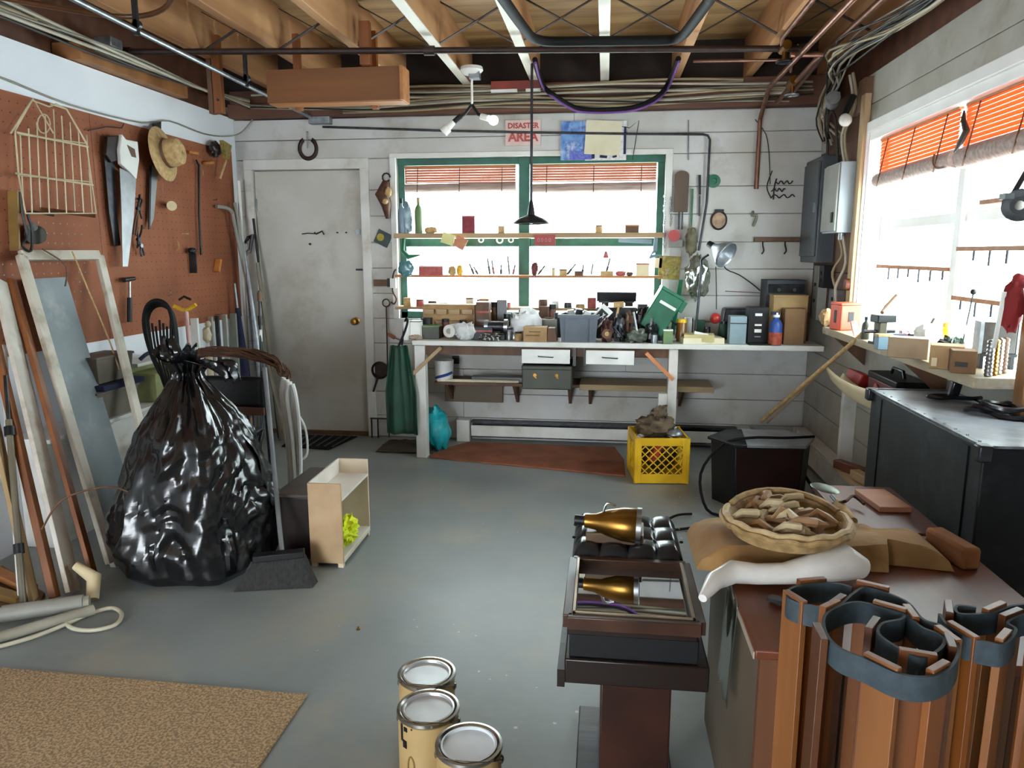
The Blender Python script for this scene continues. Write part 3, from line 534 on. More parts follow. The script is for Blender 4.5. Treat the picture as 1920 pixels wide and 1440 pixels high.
# things under the bench
t = thing('metal_case', 'dark olive metal case with two round catches below the left drawer', 'case', (-.38, 5.1, .46), world=True)
MB().b2((-.55, 4.95, .50), (-.21, 5.3, .665)).obj('body', OLIVE, t, bevel=.008); MB().b2((-.552, 4.945, .635), (-.208, 5.302, .668)).obj('lid', OLIVE, t, bevel=.008)
for x in (-.46, -.31): MB().cyl((x, 4.95, .60), (x, 4.94, .60), .012).beam((x - .01, 4.938, .60), (x + .012, 4.938, .58), .008, .006).obj('catch', BRASS, t)
t = thing('lower_shelf', 'wide lower board shelf under the bench left of the olive case', 'shelf', (-.9, 5.35, .46), world=True)
MB().b2((-1.22, 5.18, .475), (-.15, 5.47, .497)).obj('board', BRW, t, bevel=.002)
for x in (-1.15, -.65, -.25): MB().prism([(5.47, .474), (5.22, .474), (5.47, .30)], lambda a, b, s: (s, a, b), x, x + .02).obj('bracket', BRW, t)
t = thing('lower_shelf', 'pale board shelf under the bench, right part, with a dark bracket', 'shelf', (.2, 5.3, .46), world=True)
MB().b2((-.16, 5.10, .475), (.76, 5.40, .515)).obj('board', wood('pale shelf board', '9c8462', '7e694a', 'x'), t, bevel=.003)
for x in (-.1, .56): MB().prism([(5.47, .474), (5.20, .474), (5.47, .30)], lambda a, b, s: (s, a, b), x, x + .02).obj('bracket', BRW, t)
MB().b2((-.16, 5.4, .475), (.76, 5.47, .505)).obj('board', DKW, t)
one('scrap_board', MB().b2((-.95, 5.22, .497), (-.5, 5.3, .535)), DKW, 'dark scrap board lying on the lower shelf left of the olive case', 'board', bevel=.002)
one('pale_moulding', MB().b2((-1.2, 5.22, .497), (-.6, 5.20, .515)), PAPER, 'pale moulding strip lying along the lower left shelf', 'strip')
one('grey_board', MB().b2((-1.20, 5.44, .30), (-.75, 5.455, .47)), TAUPE, 'grey brown panel hung below the lower left shelf', 'panel', bevel=.004)
t = thing('wall_socket', 'dark wall outlet under the bench above the lower shelf', 'outlet', (-1.32 + .2, 5.47, .62), world=True)
MB().b2((-1.14, 5.455, .59), (-1.09, 5.478, .65)).obj('plate', BLACK, t, bevel=.002); MB().cyl((-1.115, 5.455, .62), (-1.115, 5.45, .62), .012).obj('socket', DSTEEL, t)
t = thing('paint_tub', 'white tub with blue swirl print on the lower shelf behind the bench leg', 'tub', (-1.15, 5.12, .5), world=True)
MB().lathe([(0, 0), (.062, 0), (.072, .15), (.07, .15), (.06, .01)], (-1.16, 5.26, .498), 22).obj('tub', WHITE, t)
MB().tube([(-1.16 + .0665 * math.cos(a), 5.26 + .0665 * math.sin(a), .52 + .018 * (a + 2.6)) for a in [(-2.6 + .2 * k) for k in range(12)]], .011, n=6).obj('blue_band', BLUE, t)
t = thing('cloth_apron', 'dark green apron hanging from the left end of the bench', 'apron', (-1.38, 4.87, .1), world=True)
def apr(u, v):
    z = .80 - .62 * v; w = .05 + .065 * min(1, v * 1.6 + .15); return (-1.385 + (u * 2 - 1) * w + .01 * v, 4.86 + .016 * math.sin(u * 9 + v * 2) + .012 * math.sin(u * 17), z)
MB().grid(apr, 24, 20).obj('cloth', DGREEN, t, solid=.004)
MB().tube([(-1.39, 4.86, .79), (-1.34, 4.86, .90), (-1.32, 4.865, .97), (-1.34, 4.88, .97), (-1.37, 4.88, .80)], .008, sub=4).obj('strap', BLACK, t)
one('teal_bag', MB().ell((-1.185, 5.12, .16), (.085, .10, .165), 26, 18, amp=.25, fr=3, rot=(0, -.18, 0)), TEAL, 'bright teal plastic bag standing behind the left bench leg', 'bag')
t = thing('baseboard_heater', 'long white baseboard heater under the workbench', 'heater', (-.1, 5.4, 0), world=True)
MB().b2((-.99, 5.40, .035), (.98, 5.472, .045)).b2((-.99, 5.40, .150), (.98, 5.472, .16)).b2((-.99, 5.465, .035), (.98, 5.476, .16)).obj('casing', DSTEEL, t)
MB().beam((-.99, 5.405, .085), (.98, 5.405, .085), .01, .085).obj('front_panel', PAINTW, t, bevel=.003)
MB().b2((-1.10, 5.38, .0), (-1.00, 5.475, .17)).obj('end_cap', PAINTW, t, bevel=.004); MB().b2((.985, 5.38, .0), (1.08, 5.475, .165)).obj('end_cap', PAINTW, t, bevel=.004)
MB().cyl((-.99, 5.44, .10), (.98, 5.44, .10), .01).obj('heating_pipe', COPPER, t)
t = thing('baseboard_heater', 'white baseboard heater along the right wall behind the dark cabinet', 'heater', (1.40, 4.6, 0), world=True)
MB().b2((1.375, 3.7, .03), (1.39, 5.3, .17)).obj('front_panel', PAINTW, t, bevel=.003); MB().b2((1.375, 3.7, .175), (1.455, 5.3, .19)).obj('top_panel', PAINTW, t, bevel=.003); MB().b2((1.37, 5.3, 0), (1.455, 5.38, .19)).b2((1.37, 3.62, 0), (1.455, 3.70, .19)).obj('end_cap', PAINTW, t, bevel=.003)
def mat_(name, pts, th, m, label, cat, bev=.003):
    return one(name, MB().prism(pts, lambda a, b, s: (a, b, s), .0005, th), m, label, cat, bevel=bev)
mat_('floor_mat', [(-1.20, 4.90), (.16, 4.62), (.16, 5.0), (.1, 5.33), (-1.0, 5.35), (-1.16, 5.1)], .012, MATO, 'terracotta brown mat lying in front of the heater under the bench', 'mat')
t = thing('door_mat', 'dark ribbed doormat in front of the white door', 'mat', (-2.1, 5.3, 0), world=True)
MB().prism([(-2.36, 5.06), (-1.98, 5.02), (-1.90, 5.42), (-2.40, 5.42)], lambda a, b, s: (a, b, s), .0005, .008).obj('base', RUB, t)
for k in range(7):
    f = k / 6; MB().beam((-2.33 + .36 * f, 5.08 - .03 * f, .012), (-2.36 + .42 * f, 5.40, .012), .018, .008).obj('rib', DSTEEL, t)
for k in range(7):
    a = random.uniform(0, 3); x = random.uniform(-1.6, -1.25); y = random.uniform(4.95, 5.3)
one('torn_rag', MB().grid(lambda u, v: (-1.62 + .42 * u, 5.0 + .35 * v, .006 + .02 * abs(noise.noise(Vector((u * 5, v * 5, 1))))), 16, 12), M('brown rag', '4a4034', '3a3228', rough=.9), 'dirty brown rag spread on the floor left of the bench leg', 'rag', solid=.003)
# yellow milk crate
t = thing('milk_crate', 'yellow plastic milk crate of odds and ends in front of the right bench leg', 'crate', (.36, 4.66, 0), (0, 0, .10))
S, HC = .165, .30
for k in range(4):
    e = Euler((0, 0, k * PI / 2)).to_matrix(); g = MB(); y = -S + .006
    for a, b in (((-S, y, .27), (S, y, .27)), ((-S, y, .035), (S, y, .035))): g.beam(e @ Vector(a), e @ Vector(b), .014, .05 if a[2] > .1 else .06)
    g.beam(e @ Vector((-S + .016, y, 0.005)), e @ Vector((-S + .016, y, .295)), .045, .016, e @ Vector((0, 1, 0)))
    g.beam(e @ Vector((S - .016, y, 0.005)), e @ Vector((S - .016, y, .295)), .045, .016, e @ Vector((0, 1, 0)))
    g.obj('frame_side', YEL, t, bevel=.003)
    l = MB()
    for q in range(-4, 8):
        for sgn in (1, -1):
            x0 = q * .052 - .13; a = Vector((x0 * sgn, y, .06)); b = Vector(((x0 + .19) * sgn, y, .25))
            lo, hi = -S + .03, S - .03
            ax, bx = sorted((a.x, b.x)); 
            f0 = max(0, (lo - a.x) / (b.x - a.x) if b.x > a.x else (hi - a.x) / (b.x - a.x)); f1 = min(1, (hi - a.x) / (b.x - a.x) if b.x > a.x else (lo - a.x) / (b.x - a.x))
            if f1 - f0 > .08: l.beam(e @ a.lerp(b, f0), e @ a.lerp(b, f1), .007, .006)
    l.obj('lattice', YEL, t)
B((0, 0, .012), (2 * S - .02, 2 * S - .02, .012)).obj('bottom', YEL, t)
def wl_(p): return Vector(p) + Vector((.36, 4.66, 0))
one('driftwood', MB().ell(wl_((-.02, .02, .33)), (.115, .09, .075), 20, 14, amp=.5, fr=3).ell(wl_((.0, .0, .42)), (.05, .05, .04), amp=.6).tube([wl_((.0, 0, .42)), wl_((.01, -.01, .46)), wl_((.05, -.02, .475))], [.02, .012, .006]).tube([wl_((-.05, 0, .35)), wl_((-.11, -.03, .37)), wl_((-.14, -.05, .355))], [.02, .012, .006]), M('weathered brown', '6a5a44', '3c3022', rough=.8, scale=14, bump=.5), 'knobbly brown carved lump on top of the yellow crate', 'driftwood')
one('dusty_bundle', MB().ell(wl_((0, 0, .17)), (.12, .12, .12), 18, 12, amp=.35, fr=4), M('dusty brown', '4a3a2c', '241b14', rough=.9, scale=20), 'dark brown bundle filling the inside of the yellow crate', 'bundle')
one('red_rag', MB().tube([wl_((-.06, -.125, .14)), wl_((-.02, -.13, .18)), wl_((.0, -.125, .24)), wl_((.01, -.12, .26))], [.02, .03, .025, .01]), M('crate red', 'b0382c', '8f2a20', rough=.7), 'red rag showing through the front lattice of the yellow crate', 'rag')
one('metal_cover', MB().lathe([(0, .03), (.03, .028), (.05, .01), (.052, 0)], wl_((.10, -.06, .30)), 18).ell(wl_((.10, -.06, .338)), (.012, .012, .012)), GALV, 'small shiny lid in the right corner on top of the yellow crate', 'lid')
# dark cabinet lying right of the crate
t = thing('speaker_cabinet', 'dark six sided end table with grey panelled top right of the yellow crate', 'table', (.93, 4.25, 0), (0, 0, .06))
tp = [(-.20, -.16), (.17, -.16), (.27, .03), (.16, .20), (-.16, .20), (-.30, .02)]
g = MB(); n = len(tp)
g.add([(a * .93, b * .93, .0) for a, b in tp] + [(a, b, .36) for a, b in tp], [tuple(range(5, -1, -1)), tuple(range(6, 12))] + [(i, (i + 1) % 6, 6 + (i + 1) % 6, 6 + i) for i in range(6)]).obj('body', BLACK, t, bevel=.004)
MB().add([(-.19 * .93, -.163 * .94, .005), (.16 * .93, -.163 * .94, .005), (.165, -.163, .355), (-.195, -.163, .355), (-.19 * .93, -.15 * .94, .005), (.16 * .93, -.15 * .94, .005), (.165, -.15, .355), (-.195, -.15, .355)], [(0, 1, 2, 3), (7, 6, 5, 4), (0, 4, 5, 1), (1, 5, 6, 2), (2, 6, 7, 3), (3, 7, 4, 0)]).obj('front_panel', M('oxblood panel', '2c1210', '1c0b0a', rough=.35), t)
MB().prism([(-.14, -.17), (.18, -.17), (.29, .03), (.17, .21), (-.08, .21)], lambda a, b, s: (a, b, s), .361, .378).obj('top_panel', M('grey table top', '8a8e92', '6c7074', rough=.3, scale=9), t, bevel=.003)  # lighter grey of the two top panels
MB().prism([(-.21, -.17), (-.14, -.17), (-.08, .21), (-.17, .21), (-.32, .02)], lambda a, b, s: (a, b, s), .361, .378).obj('top_panel', DSTEEL, t, bevel=.003)
MB().tube([(.27, -.02, .395), (.1, -.05, .392), (-.1, -.06, .392), (-.26, -.1, .36), (-.38, -.14, .2), (-.36, -.25, .03), (-.25, -.3, .01)], .008, sub=4).obj('power_cord', RUB, t)
one('cable_loop', MB().tube([(.50, 3.95, .01), (.40, 3.85, .03), (.30, 3.70, .01), (.45, 3.72, .012), (.62, 3.85, .01)], .007, sub=5), RUB, 'black cable loop with its end on the floor left of the six sided table', 'cable')
one('wood_pole', MB().cyl((.98, 4.60, .40), (1.28, 3.85, 1.02), .011).cyl((1.28, 3.85, 1.02), (1.30, 3.80, 1.05), .014), STRAW, 'pale wooden pole leaning from the six sided table to the right shelf, the thicker one', 'pole')
one('wood_pole', MB().cyl((1.02, 4.62, .385), (1.27, 3.93, .98), .007), WY, 'thin wooden pole leaning just below the thicker pale pole', 'pole')
one('iron_bar', MB().cyl((1.16, 4.7, .22), (1.22, 3.75, .03), .010), BLACK, 'black bar lying slantwise along the right heater, upper of two', 'bar')
one('iron_bar', MB().cyl((1.12, 4.68, .19), (1.16, 3.75, .02), .007), DSTEEL, 'thin dark bar lying slantwise beside the upper black bar', 'bar')
# ================================================================== things standing on surfaces
def ext(u0, u1, vt, Y, zb):
    """centre, width and height of a thing seen between two columns at depth Y, standing at height zb"""
    a = aY(u0, 600, Y); b = aY(u1, 600, Y); return Vector(((a.x + b.x) / 2, Y, zb)), abs(b.x - a.x), aY((u0 + u1) / 2, vt, Y).z - zb
def bottle(name, label, cat, u0, u1, vt, Y, zb, m, mc, neck=.35, group=None, band=None):
    c, w, h = ext(u0, u1, vt, Y, zb); r = w / 2; t = thing(name, label, cat, c, group=group)
    MB().lathe([(0, 0), (r * .95, 0), (r, h * .03), (r, h * .62), (r * .8, h * .72), (r * neck, h * .8), (r * neck, h * .88), (0, h * .88)], (0, 0, 0), 16).obj('body', m, t)
    MB().lathe([(0, h * .86), (r * (neck + .08), h * .86), (r * (neck + .06), h), (0, h)], (0, 0, 0), 14).obj('cap', mc, t)
    if band: MB().lathe([(r * 1.02, h * .15), (r * 1.02, h * .5)], (0, 0, 0), 16).obj('label', band, t)
    return t
def jar(name, label, cat, u0, u1, vt, Y, zb, m, mc, group=None):
    c, w, h = ext(u0, u1, vt, Y, zb); r = w / 2; t = thing(name, label, cat, c, group=group)
    MB().lathe([(0, 0), (r, 0), (r, h * .8), (r * .85, h * .86), (0, h * .86)], (0, 0, 0), 16).obj('body', m, t)
    MB().lathe([(0, h * .84), (r * .95, h * .84), (r * .95, h), (0, h)], (0, 0, 0), 16).obj('lid', mc, t); return t
def bx(name, label, cat, u0, u1, vt, Y, zb, m, d=.1, rz=0, lid=None, parts=(), tilt=0, group=None, bev=.003, top=(1, 1)):
    c, w, h = ext(u0, u1, vt, Y, zb); t = thing(name, label, cat, c, (0, tilt, rz), group)
    MB().box((0, 0, h / 2), (w, d, h), top=top).obj('body', m, t, bevel=bev)
    if lid: MB().box((0, 0, h + .004), (w * top[0] * 1.03, d * 1.03, .01)).obj('lid', lid, t, bevel=.001)
    for nm, cx, cz, sw, sz, mm in parts:      # flat pieces on the front, as fractions
        MB().box((cx * w, -d / 2 - .002, cz * h), (sw * w, .005, sz * h)).obj(nm, mm, t)
    return t
def lump(name, label, cat, u0, u1, vt, Y, zb, m, d=.1, amp=.5, seed=1, fr=3):
    c, w, h = ext(u0, u1, vt, Y, zb)
    return one(name, MB().ell(c + Vector((0, 0, h / 2)), (w / 2, d / 2, h / 2), 20, 12, amp=amp, fr=fr, seed=seed, pw=.8), m, label, cat)
def tool(name, label, cat, a, b, mh, ms, rh=.011, rs=.004, f=.5):
    a = Vector(a); b = Vector(b); t = thing(name, label, cat, a, world=True); q = a.lerp(b, f)
    MB().cyl(a, q, rh * .85, rh).obj('handle', mh, t); MB().cyl(q, b, rs).obj('shaft', ms, t); return t
def pliers(name, label, a, b, mh, ms=DSTEEL, w=.03, n=(0, -1, 0)):
    a = Vector(a); b = Vector(b); t = thing(name, label, 'pliers', a, world=True); d = (b - a); s = d.cross(Vector(n)).normalized() * w
    q = a + d * .65
    for k in (1, -1):
        MB().tube([a + s * k, a + d * .3 + s * k * .9, q], .006, sub=3).obj('handle', mh, t)
        MB().beam(q - s * k * .25, b + s * k * .1, .008, .008).obj('jaw', ms, t)
    MB().cyl(q - Vector(n) * .008, q + Vector(n) * .008, .012).obj('pivot', ms, t); return t
Z0 = ZBN
bag2 = M('pale paper lump', 'd4d4d2', 'aab0b4', rough=.6, scale=14, bump=.4)
# --- left end
bx('book_pair', 'white upright card stock at the far left end of the workbench', 'box', 760, 768, 602, 4.92, Z0, WHITE, .12)
bx('canister', 'squat white plastic canister at the left end of the bench behind the apron strap', 'canister', 771, 790, 603, 4.96, Z0, WHITE, .08, lid=LGREY)
lump('putty_lump', 'small pale dusty lump at the left front corner of the bench', 'lump', 768, 790, 628, 4.91, Z0, M('dusty pink', 'b8a494', '94826f'), .06)
t = bx('parts_cabinet', 'tan parts organiser with two rows of open bins under the back window', 'organiser', 797, 892, 570, 5.22, Z0, CARD, .14)
c, w, h = ext(797, 892, 570, 5.22, Z0)
for i in range(4):
    for j in range(2): MB().box((-w * .37 + i * w * .25, -.075, h * (.42 + .36 * j)), (w * .2, .03, h * .16), top=(1.05, 1.4)).obj('bin', WX, t, bevel=.002)
MB().box((w * .5, 0, h * .5), (.008, .15, h)).obj('side_board', WZ, t)
bx('open_tray', 'dark trinket tray in front of the tan parts organiser', 'tray', 790, 826, 612, 5.02, Z0, OLIVE, .1, lid=GRN2)
t = thing('roll_pair', 'round greyish white plastic roll lying end on before the organiser', 'roll', (0, 5, 0), world=True)
a = aY(842, 621, 4.93); MB().cyl(a, a + Vector((.03, .14, 0)), .044, n=20).obj('roll', WHITE, t); MB().cyl(a + Vector((0, -.002, 0)), a + Vector((0, .01, 0)), .02).obj('core', LGREY, t)
lump('white_hose_part', 'curved whitish plastic elbow right of the round roll', 'fitting', 852, 890, 606, 4.96, Z0, bag2, .1, .6, 3)
bx('dark_carton', 'dark brown stacked carton right of the parts organiser', 'carton', 895, 919, 568, 5.15, Z0, BRW, .1, lid=REDW, parts=(('stripe', 0, .5, 1.0, .06, DKW), ('stripe', 0, .75, 1.0, .05, PINK)))
bx('low_carton', 'low black carton before the dark brown stacked one', 'carton', 890, 925, 612, 5.0, Z0, BLACK, .1, parts=(('stripe', 0, .7, 1.0, .12, PINK),))
t = thing('bench_grinder', 'chrome and black bench tool with a round body left of the white bundle', 'tool', (0, 5, Z0), world=True); a = aY(932, 612, 5.0)
MB().cyl(a + Vector((-.06, 0, 0)), a + Vector((.05, 0, 0)), .035, n=18).obj('motor', DSTEEL, t); MB().cyl(a + Vector((.05, 0, 0)), a + Vector((.075, 0, 0)), .05, n=22).obj('wheel', STEEL, t)
MB().box((a.x, a.y, Z0 + .02), (.12, .09, .04)).obj('base', BLACK, t, bevel=.004); MB().cyl(a + Vector((-.085, 0, 0)), a + Vector((-.06, 0, 0)), .045, n=22).obj('wheel', GALV, t)
lump('wire_heap', 'tangled black and silver small parts in front of the bench grinder', 'small parts', 902, 935, 626, 4.91, Z0, M('small parts mix', '2a2a2c', 'b8b6b0', rough=.4, scale=60, lo=.5, hi=.6), .06, .8, 8, 6)
lump('white_bundle', 'big crumpled white cloth bundle on the bench under the window mullion', 'cloth', 958, 1016, 584, 5.08, Z0, M('white cloth', 'e8ecee', 'ccd2d6', rough=.8, scale=8, bump=.5), .16, .5, 5)
bx('white_mug', 'small white box on top of the white cloth bundle', 'box', 976, 996, 576, 5.08, Z0 + .105, WHITE, .06)
t = bx('paper_bag', 'open brown paper bag lying at the bench front under the mullion', 'bag', 983, 1026, 612, 4.94, Z0, CARD, .12, parts=(('print', -.1, .45, .6, .08, CARDD), ('print', 0, .7, .5, .07, CARDD)))
bx('wood_offcut', 'dark brown wood wedge right of the paper bag', 'block', 1024, 1046, 614, 4.97, Z0, BRW, .1, top=(.6, 1))
bx('grey_file', 'flat grey slanting file box behind the paper bag', 'box', 996, 1046, 598, 5.2, Z0, LGREY, .12, tilt=-.03)
# grey bin
t = thing('grey_bin', 'grey plastic storage bin with ribbed sides full of packets at the bench front', 'bin', (0, 0, 0)); c, w, h = ext(1050, 1122, 588, 5.0, Z0); t.location = c
g = MB(); w2 = w / 2; d2 = .10
def shell(mb, wx, dy, hh, tk=.004, k=.88):
    o = [(-wx * k, -dy * k), (wx * k, -dy * k), (wx * k, dy * k), (-wx * k, dy * k)]; p = [(-wx, -dy), (wx, -dy), (wx, dy), (-wx, dy)]
    v = [(a, b, 0) for a, b in o] + [(a, b, hh) for a, b in p] + [(a - math.copysign(tk, a), b - math.copysign(tk, b), hh) for a, b in p] + [(a - math.copysign(tk, a), b - math.copysign(tk, b), tk) for a, b in o]
    f = [(3, 2, 1, 0)] + [(i, (i + 1) % 4, 4 + (i + 1) % 4, 4 + i) for i in range(4)] + [(4 + i, 4 + (i + 1) % 4, 8 + (i + 1) % 4, 8 + i) for i in range(4)] + [(8 + i, 8 + (i + 1) % 4, 12 + (i + 1) % 4, 12 + i) for i in range(4)] + [(12, 13, 14, 15)]
    return mb.add(v, f)
shell(g, w2, d2, h).obj('tub', GREY, t)
MB().box((0, -d2 - .004, h - .01), (w * 1.04, .012, .022)).box((0, d2 + .004, h - .01), (w * 1.04, .012, .022)).box((-w2 - .003, 0, h - .01), (.012, .2, .022)).box((w2 + .003, 0, h - .01), (.012, .2, .022)).obj('rim', GREY, t)
for x in (-.62, .62): MB().box((x * w2, -d2 * .95, h * .48), (.012, .012, h * .86)).obj('rib', GREY, t)
cc = c
t = thing('blister_pack', 'black and white blister pack sticking out of the grey bin', 'packet', cc + Vector((.09, -.02, h * .6)), (0, R(42), 0))
MB().box((0, 0, .06), (.085, .008, .19)).obj('card', WHITE, t); MB().box((0, -.006, .055), (.06, .006, .14)).obj('window', BLACK, t); MB().beam((-.015, -.012, .02), (.015, -.012, .11), .007, .006).beam((0, -.012, .11), (.02, -.012, .08), .007, .006).obj('printed_mark', WHITE, t)
for i, (dx, m, hh, l) in enumerate(((-.09, BLACK, .06, 'black strap end over the left rim of the grey bin'), (-.05, LGREY, .09, 'grey packet upright in the left of the grey bin'), (-.01, DSTEEL, .10, 'dark tube upright in the middle of the grey bin'), (.03, bag2, .085, 'whitish packet behind the blister pack in the grey bin'))):
    one('packet', MB().box(cc + Vector((dx, .02 * (i % 3 - 1), h * .5 + hh / 2)), (.045, .05, h * .8), rot=(.1, .25 * (i - 1.5), .2)), m, l, 'packet', bevel=.004)
t = thing('tool_case', 'open black tool case with raised lid behind the grey bin', 'case', (0, 0, 0)); c, w, h = ext(1118, 1192, 550, 5.30, Z0); t.location = c
MB().box((0, 0, h * .92), (w, .02, h * .22), rot=(.2, 0, 0)).obj('lid', BLACK, t, bevel=.004); MB().box((0, -.05, h * .35), (w, .14, h * .7)).obj('case_body', DSTEEL, t, bevel=.006); MB().box((0, -.01, h * .8), (w * .9, .015, .01)).obj('lid_tray', DSTEEL, t)
t = thing('wood_mallet', 'small pale wooden mallet leaning upright before the black tool case', 'mallet', (0, 0, 0), world=True); a = aY(1160, 572, 5.05); b2 = aY(1153, 600, 5.03)
MB().cyl(a, b2 + Vector((0, 0, -.06)), .008).obj('handle', STRAW, t); MB().cyl(a + Vector((-.035, 0, .0)), a + Vector((.035, 0, .005)), .02).obj('head', STRAW, t)
mixm = M('tool jumble metal', '3a3430', '6a625a', rough=.5, scale=30, metal=.3)
jb = [(1128, 1150, 600, 4.95, 'reddish brown drill body right of the grey bin', 'drill', M('maroon plastic', '4a2622', '3a1c1a')),
      (1150, 1172, 592, 5.0, 'dark grey hand tool standing behind the mallet', 'tool', DSTEEL), (1172, 1192, 585, 5.08, 'brown oily tool upright left of the green box', 'tool', BRW),
      (1192, 1215, 580, 5.1, 'tall dark brown leather roll beside the green box', 'leather roll', DKW), (1176, 1212, 618, 4.94, 'grey green knobbly motor at the bench front', 'motor', M('grey green', '5c6458', '353a34', rough=.4, scale=20)),
      (1210, 1235, 606, 4.98, 'black clamp body under the tipped green box', 'clamp', BLACK)]
for i, (u0, u1, vt, Y, l, ca, m) in enumerate(jb): lump(ca.replace(' ', '_'), l, ca, u0, u1, vt, Y, Z0, m, .09, .5, 11 + i)
t = thing('pulley', 'brown round pulley with a tan hub at the bench front right of the bin', 'pulley', (0, 0, 0), world=True); a = aY(1138, 626, 4.90)
MB().cyl(a, a + Vector((0, .03, 0)), .032, n=20).obj('wheel', BRW, t); MB().cyl(a + Vector((0, -.005, 0)), a + Vector((0, .035, 0)), .015).obj('hub', STRAW, t)
for i, (u0, v0, u1, v1, m, l) in enumerate(((1150, 612, 1172, 640, DSTEEL, 'dark open spanner crossing the bench front'), (1196, 632, 1188, 585, GALV, 'upright bright steel rod left of the green box'), (1218, 636, 1222, 596, GALV, 'bent silver rod under the green box'), (1176, 634, 1160, 606, DSTEEL, 'thin dark rod leaning on the mallet handle'), (1166, 640, 1190, 612, BLACK, 'black crossed lever before the motor'))):
    one('steel_rod', MB().beam(aY(u0, v0, 4.91 + .01 * i), aY(u1, v1, 4.95 + .01 * i), .014, .007), m, l, 'rod')
# green box tipped, gooseneck lamp
t = thing('green_toolbox', 'green metal box tipped on end with its lid and black handle at the right', 'toolbox', aY(1238, 590, 5.12), (0, R(30), 0))
MB().box((-.01, 0, .02), (.17, .20, .28)).obj('body', GREENP, t, bevel=.008); MB().box((-.01, 0, .165), (.175, .21, .022)).obj('lid', GREENP, t, bevel=.004)
MB().box((.085, 0, .12), (.05, .12, .08)).obj('side_pocket', GREENP, t, bevel=.004); MB().tube([(.09, -.05, .0), (.13, -.05, .0), (.13, .05, .0), (.09, .05, .0)], .008, sub=3).obj('handle', BLACK, t)
MB().box((.0, -.104, .08), (.12, .004, .02)).obj('label_strip', WHITE, t)
one('black_prop', MB().prism([(-.07, 0), (.06, 0), (.04, .14), (-.05, .16)], lambda a, b, s: (aY(1240, 600, 5.1).x + a, s, Z0 + b), 5.06, 5.16), BLACK, 'black stand holding up the tipped green box', 'stand', bevel=.004)
one('green_board', MB().beam(aY(1262, 620, 5.15), aY(1277, 525, 5.30), .03, .012), GREENP, 'narrow green board standing behind the tipped green box', 'board', bevel=.002)
t = thing('desk_lamp', 'silver lamp with tilted reflector shade on a dark pole at the bench right', 'lamp', (0, 0, 0), world=True); a = aY(1304, 612, 5.12); e = aY(1316, 498, 5.15); s0 = aY(1328, 478, 5.1); s1 = aY(1358, 462, 5.05)
MB().cyl((a.x, a.y, Z0), (a.x, a.y, Z0 + .03), .06, .05).obj('base', BLACK, t); MB().cyl((a.x, a.y, Z0 + .03), e, .009).obj('pole', DSTEEL, t)
MB().tube([e, aY(1316, 486, 5.14), s0], .008, sub=3).obj('arm', DSTEEL, t)
ax = (aY(1372, 486, 5.0) - aY(1336, 462, 5.1)).normalized()
MB().lathe([(.02, -.03), (.035, .0), (.06, .03), (.085, .075), (.088, .095)], aY(1343, 466, 5.08), 24, ax).obj('shade', GALV, t, solid=.003)
MB().cyl(aY(1343, 466, 5.08) - ax * .07, aY(1343, 466, 5.08) - ax * .01, .02, .026).obj('socket', BLACK, t)
pipe('lamp_cord', [aY(u, v, Y) for u, v, Y in ((1352, 488, 5.15), (1362, 505, 5.3), (1385, 515, 5.42), (1410, 532, 5.44), (1425, 545, 5.42))], .004, BLACK, 'thin black cord drooping from the lamp shade to the dark speaker', 'cord', sub=3, n=6)
pipe('drop_cord', [aY(u, v, 5.45) for u, v in ((1342, 500), (1343, 540), (1343, 580))], .003, DSTEEL, 'thin cord hanging straight down the wall under the lamp shade', 'cord', n=6)
one('plastic_bag', MB().ell(aY(1308, 520, 5.38), (.085, .05, .15), 22, 16, amp=.35, fr=4), PLAS, 'milky plastic bag hanging on the wall behind the lamp pole', 'bag')
one('rag_bundle', MB().ell(aY(1296, 452, 5.42), (.04, .03, .10), 16, 12, amp=.5, fr=4), M('olive rag', '7c7860', '54523e', rough=.9, scale=20), 'grey olive rag bundle hung above the plastic bag', 'rag')
# right end of the bench
jar('glue_jar', 'small amber jar with yellow lid by the lamp foot', 'jar', 1269, 1288, 598, 5.05, Z0, M('amber', '7a5420', '5c3c14', rough=.3), YEL)
one('paint_roller', MB().cyl(aY(1245, 628, 4.93), aY(1258, 628, 4.93), .022), LGREY, 'light grey round block at the bench front left of the papers', 'block')
bx('small_tin', 'small pale green tin with white top at the bench front', 'tin', 1244, 1262, 620, 4.90, Z0, GRN2, .05, lid=WHITE)
for i, (u0, u1, vt, l, m) in enumerate(((1278, 1356, 632, 'bottom yellowish sheet stack at the right bench front', PAPER), (1284, 1340, 626, 'cream folded paper lying over the yellowish stack', M('yellowish paper', 'c8bc88', 'b0a470')))):
    bx('paper_stack', l, 'papers', u0, u1, vt, 4.98, Z0 + .014 * i, m, .14, rz=.1 - .2 * i, bev=.001)
one('spray_nozzle', MB().cyl(aY(1302, 624, 4.94), aY(1328, 628, 4.92), .012, .006), WHITE, 'white tube lying on the papers', 'tube')
t = bx('radio', 'grey curved top radio case behind the red ball', 'radio', 1348, 1420, 577, 5.28, Z0, DSTEEL, .14, top=(.8, 1), bev=.015)
bx('grey_box', 'light blue grey upright box with a diagonal line on the bench front', 'box', 1367, 1398, 592, 4.98, Z0, M('blue grey card', '8498a0', '76898f'), .1, parts=(('stripe', 0, .75, 1.0, .03, DSTEEL),))
one('red_ball', MB().ell(aY(1341, 597, 5.05), (.036, .036, .036)), RED, 'red ball behind the papers near the blue grey box', 'ball')
bx('black_radio', 'black equipment front with white labels between the grey box and the cardboard box', 'equipment', 1400, 1437, 575, 5.02, Z0, BLACK, .12, parts=(('button', .0, .8, .35, .07, WHITE), ('button', .0, .52, .35, .05, WHITE), ('button', 0, .36, .35, .09, WHITE), ('button', 0, .2, .3, .03, LGREY)))
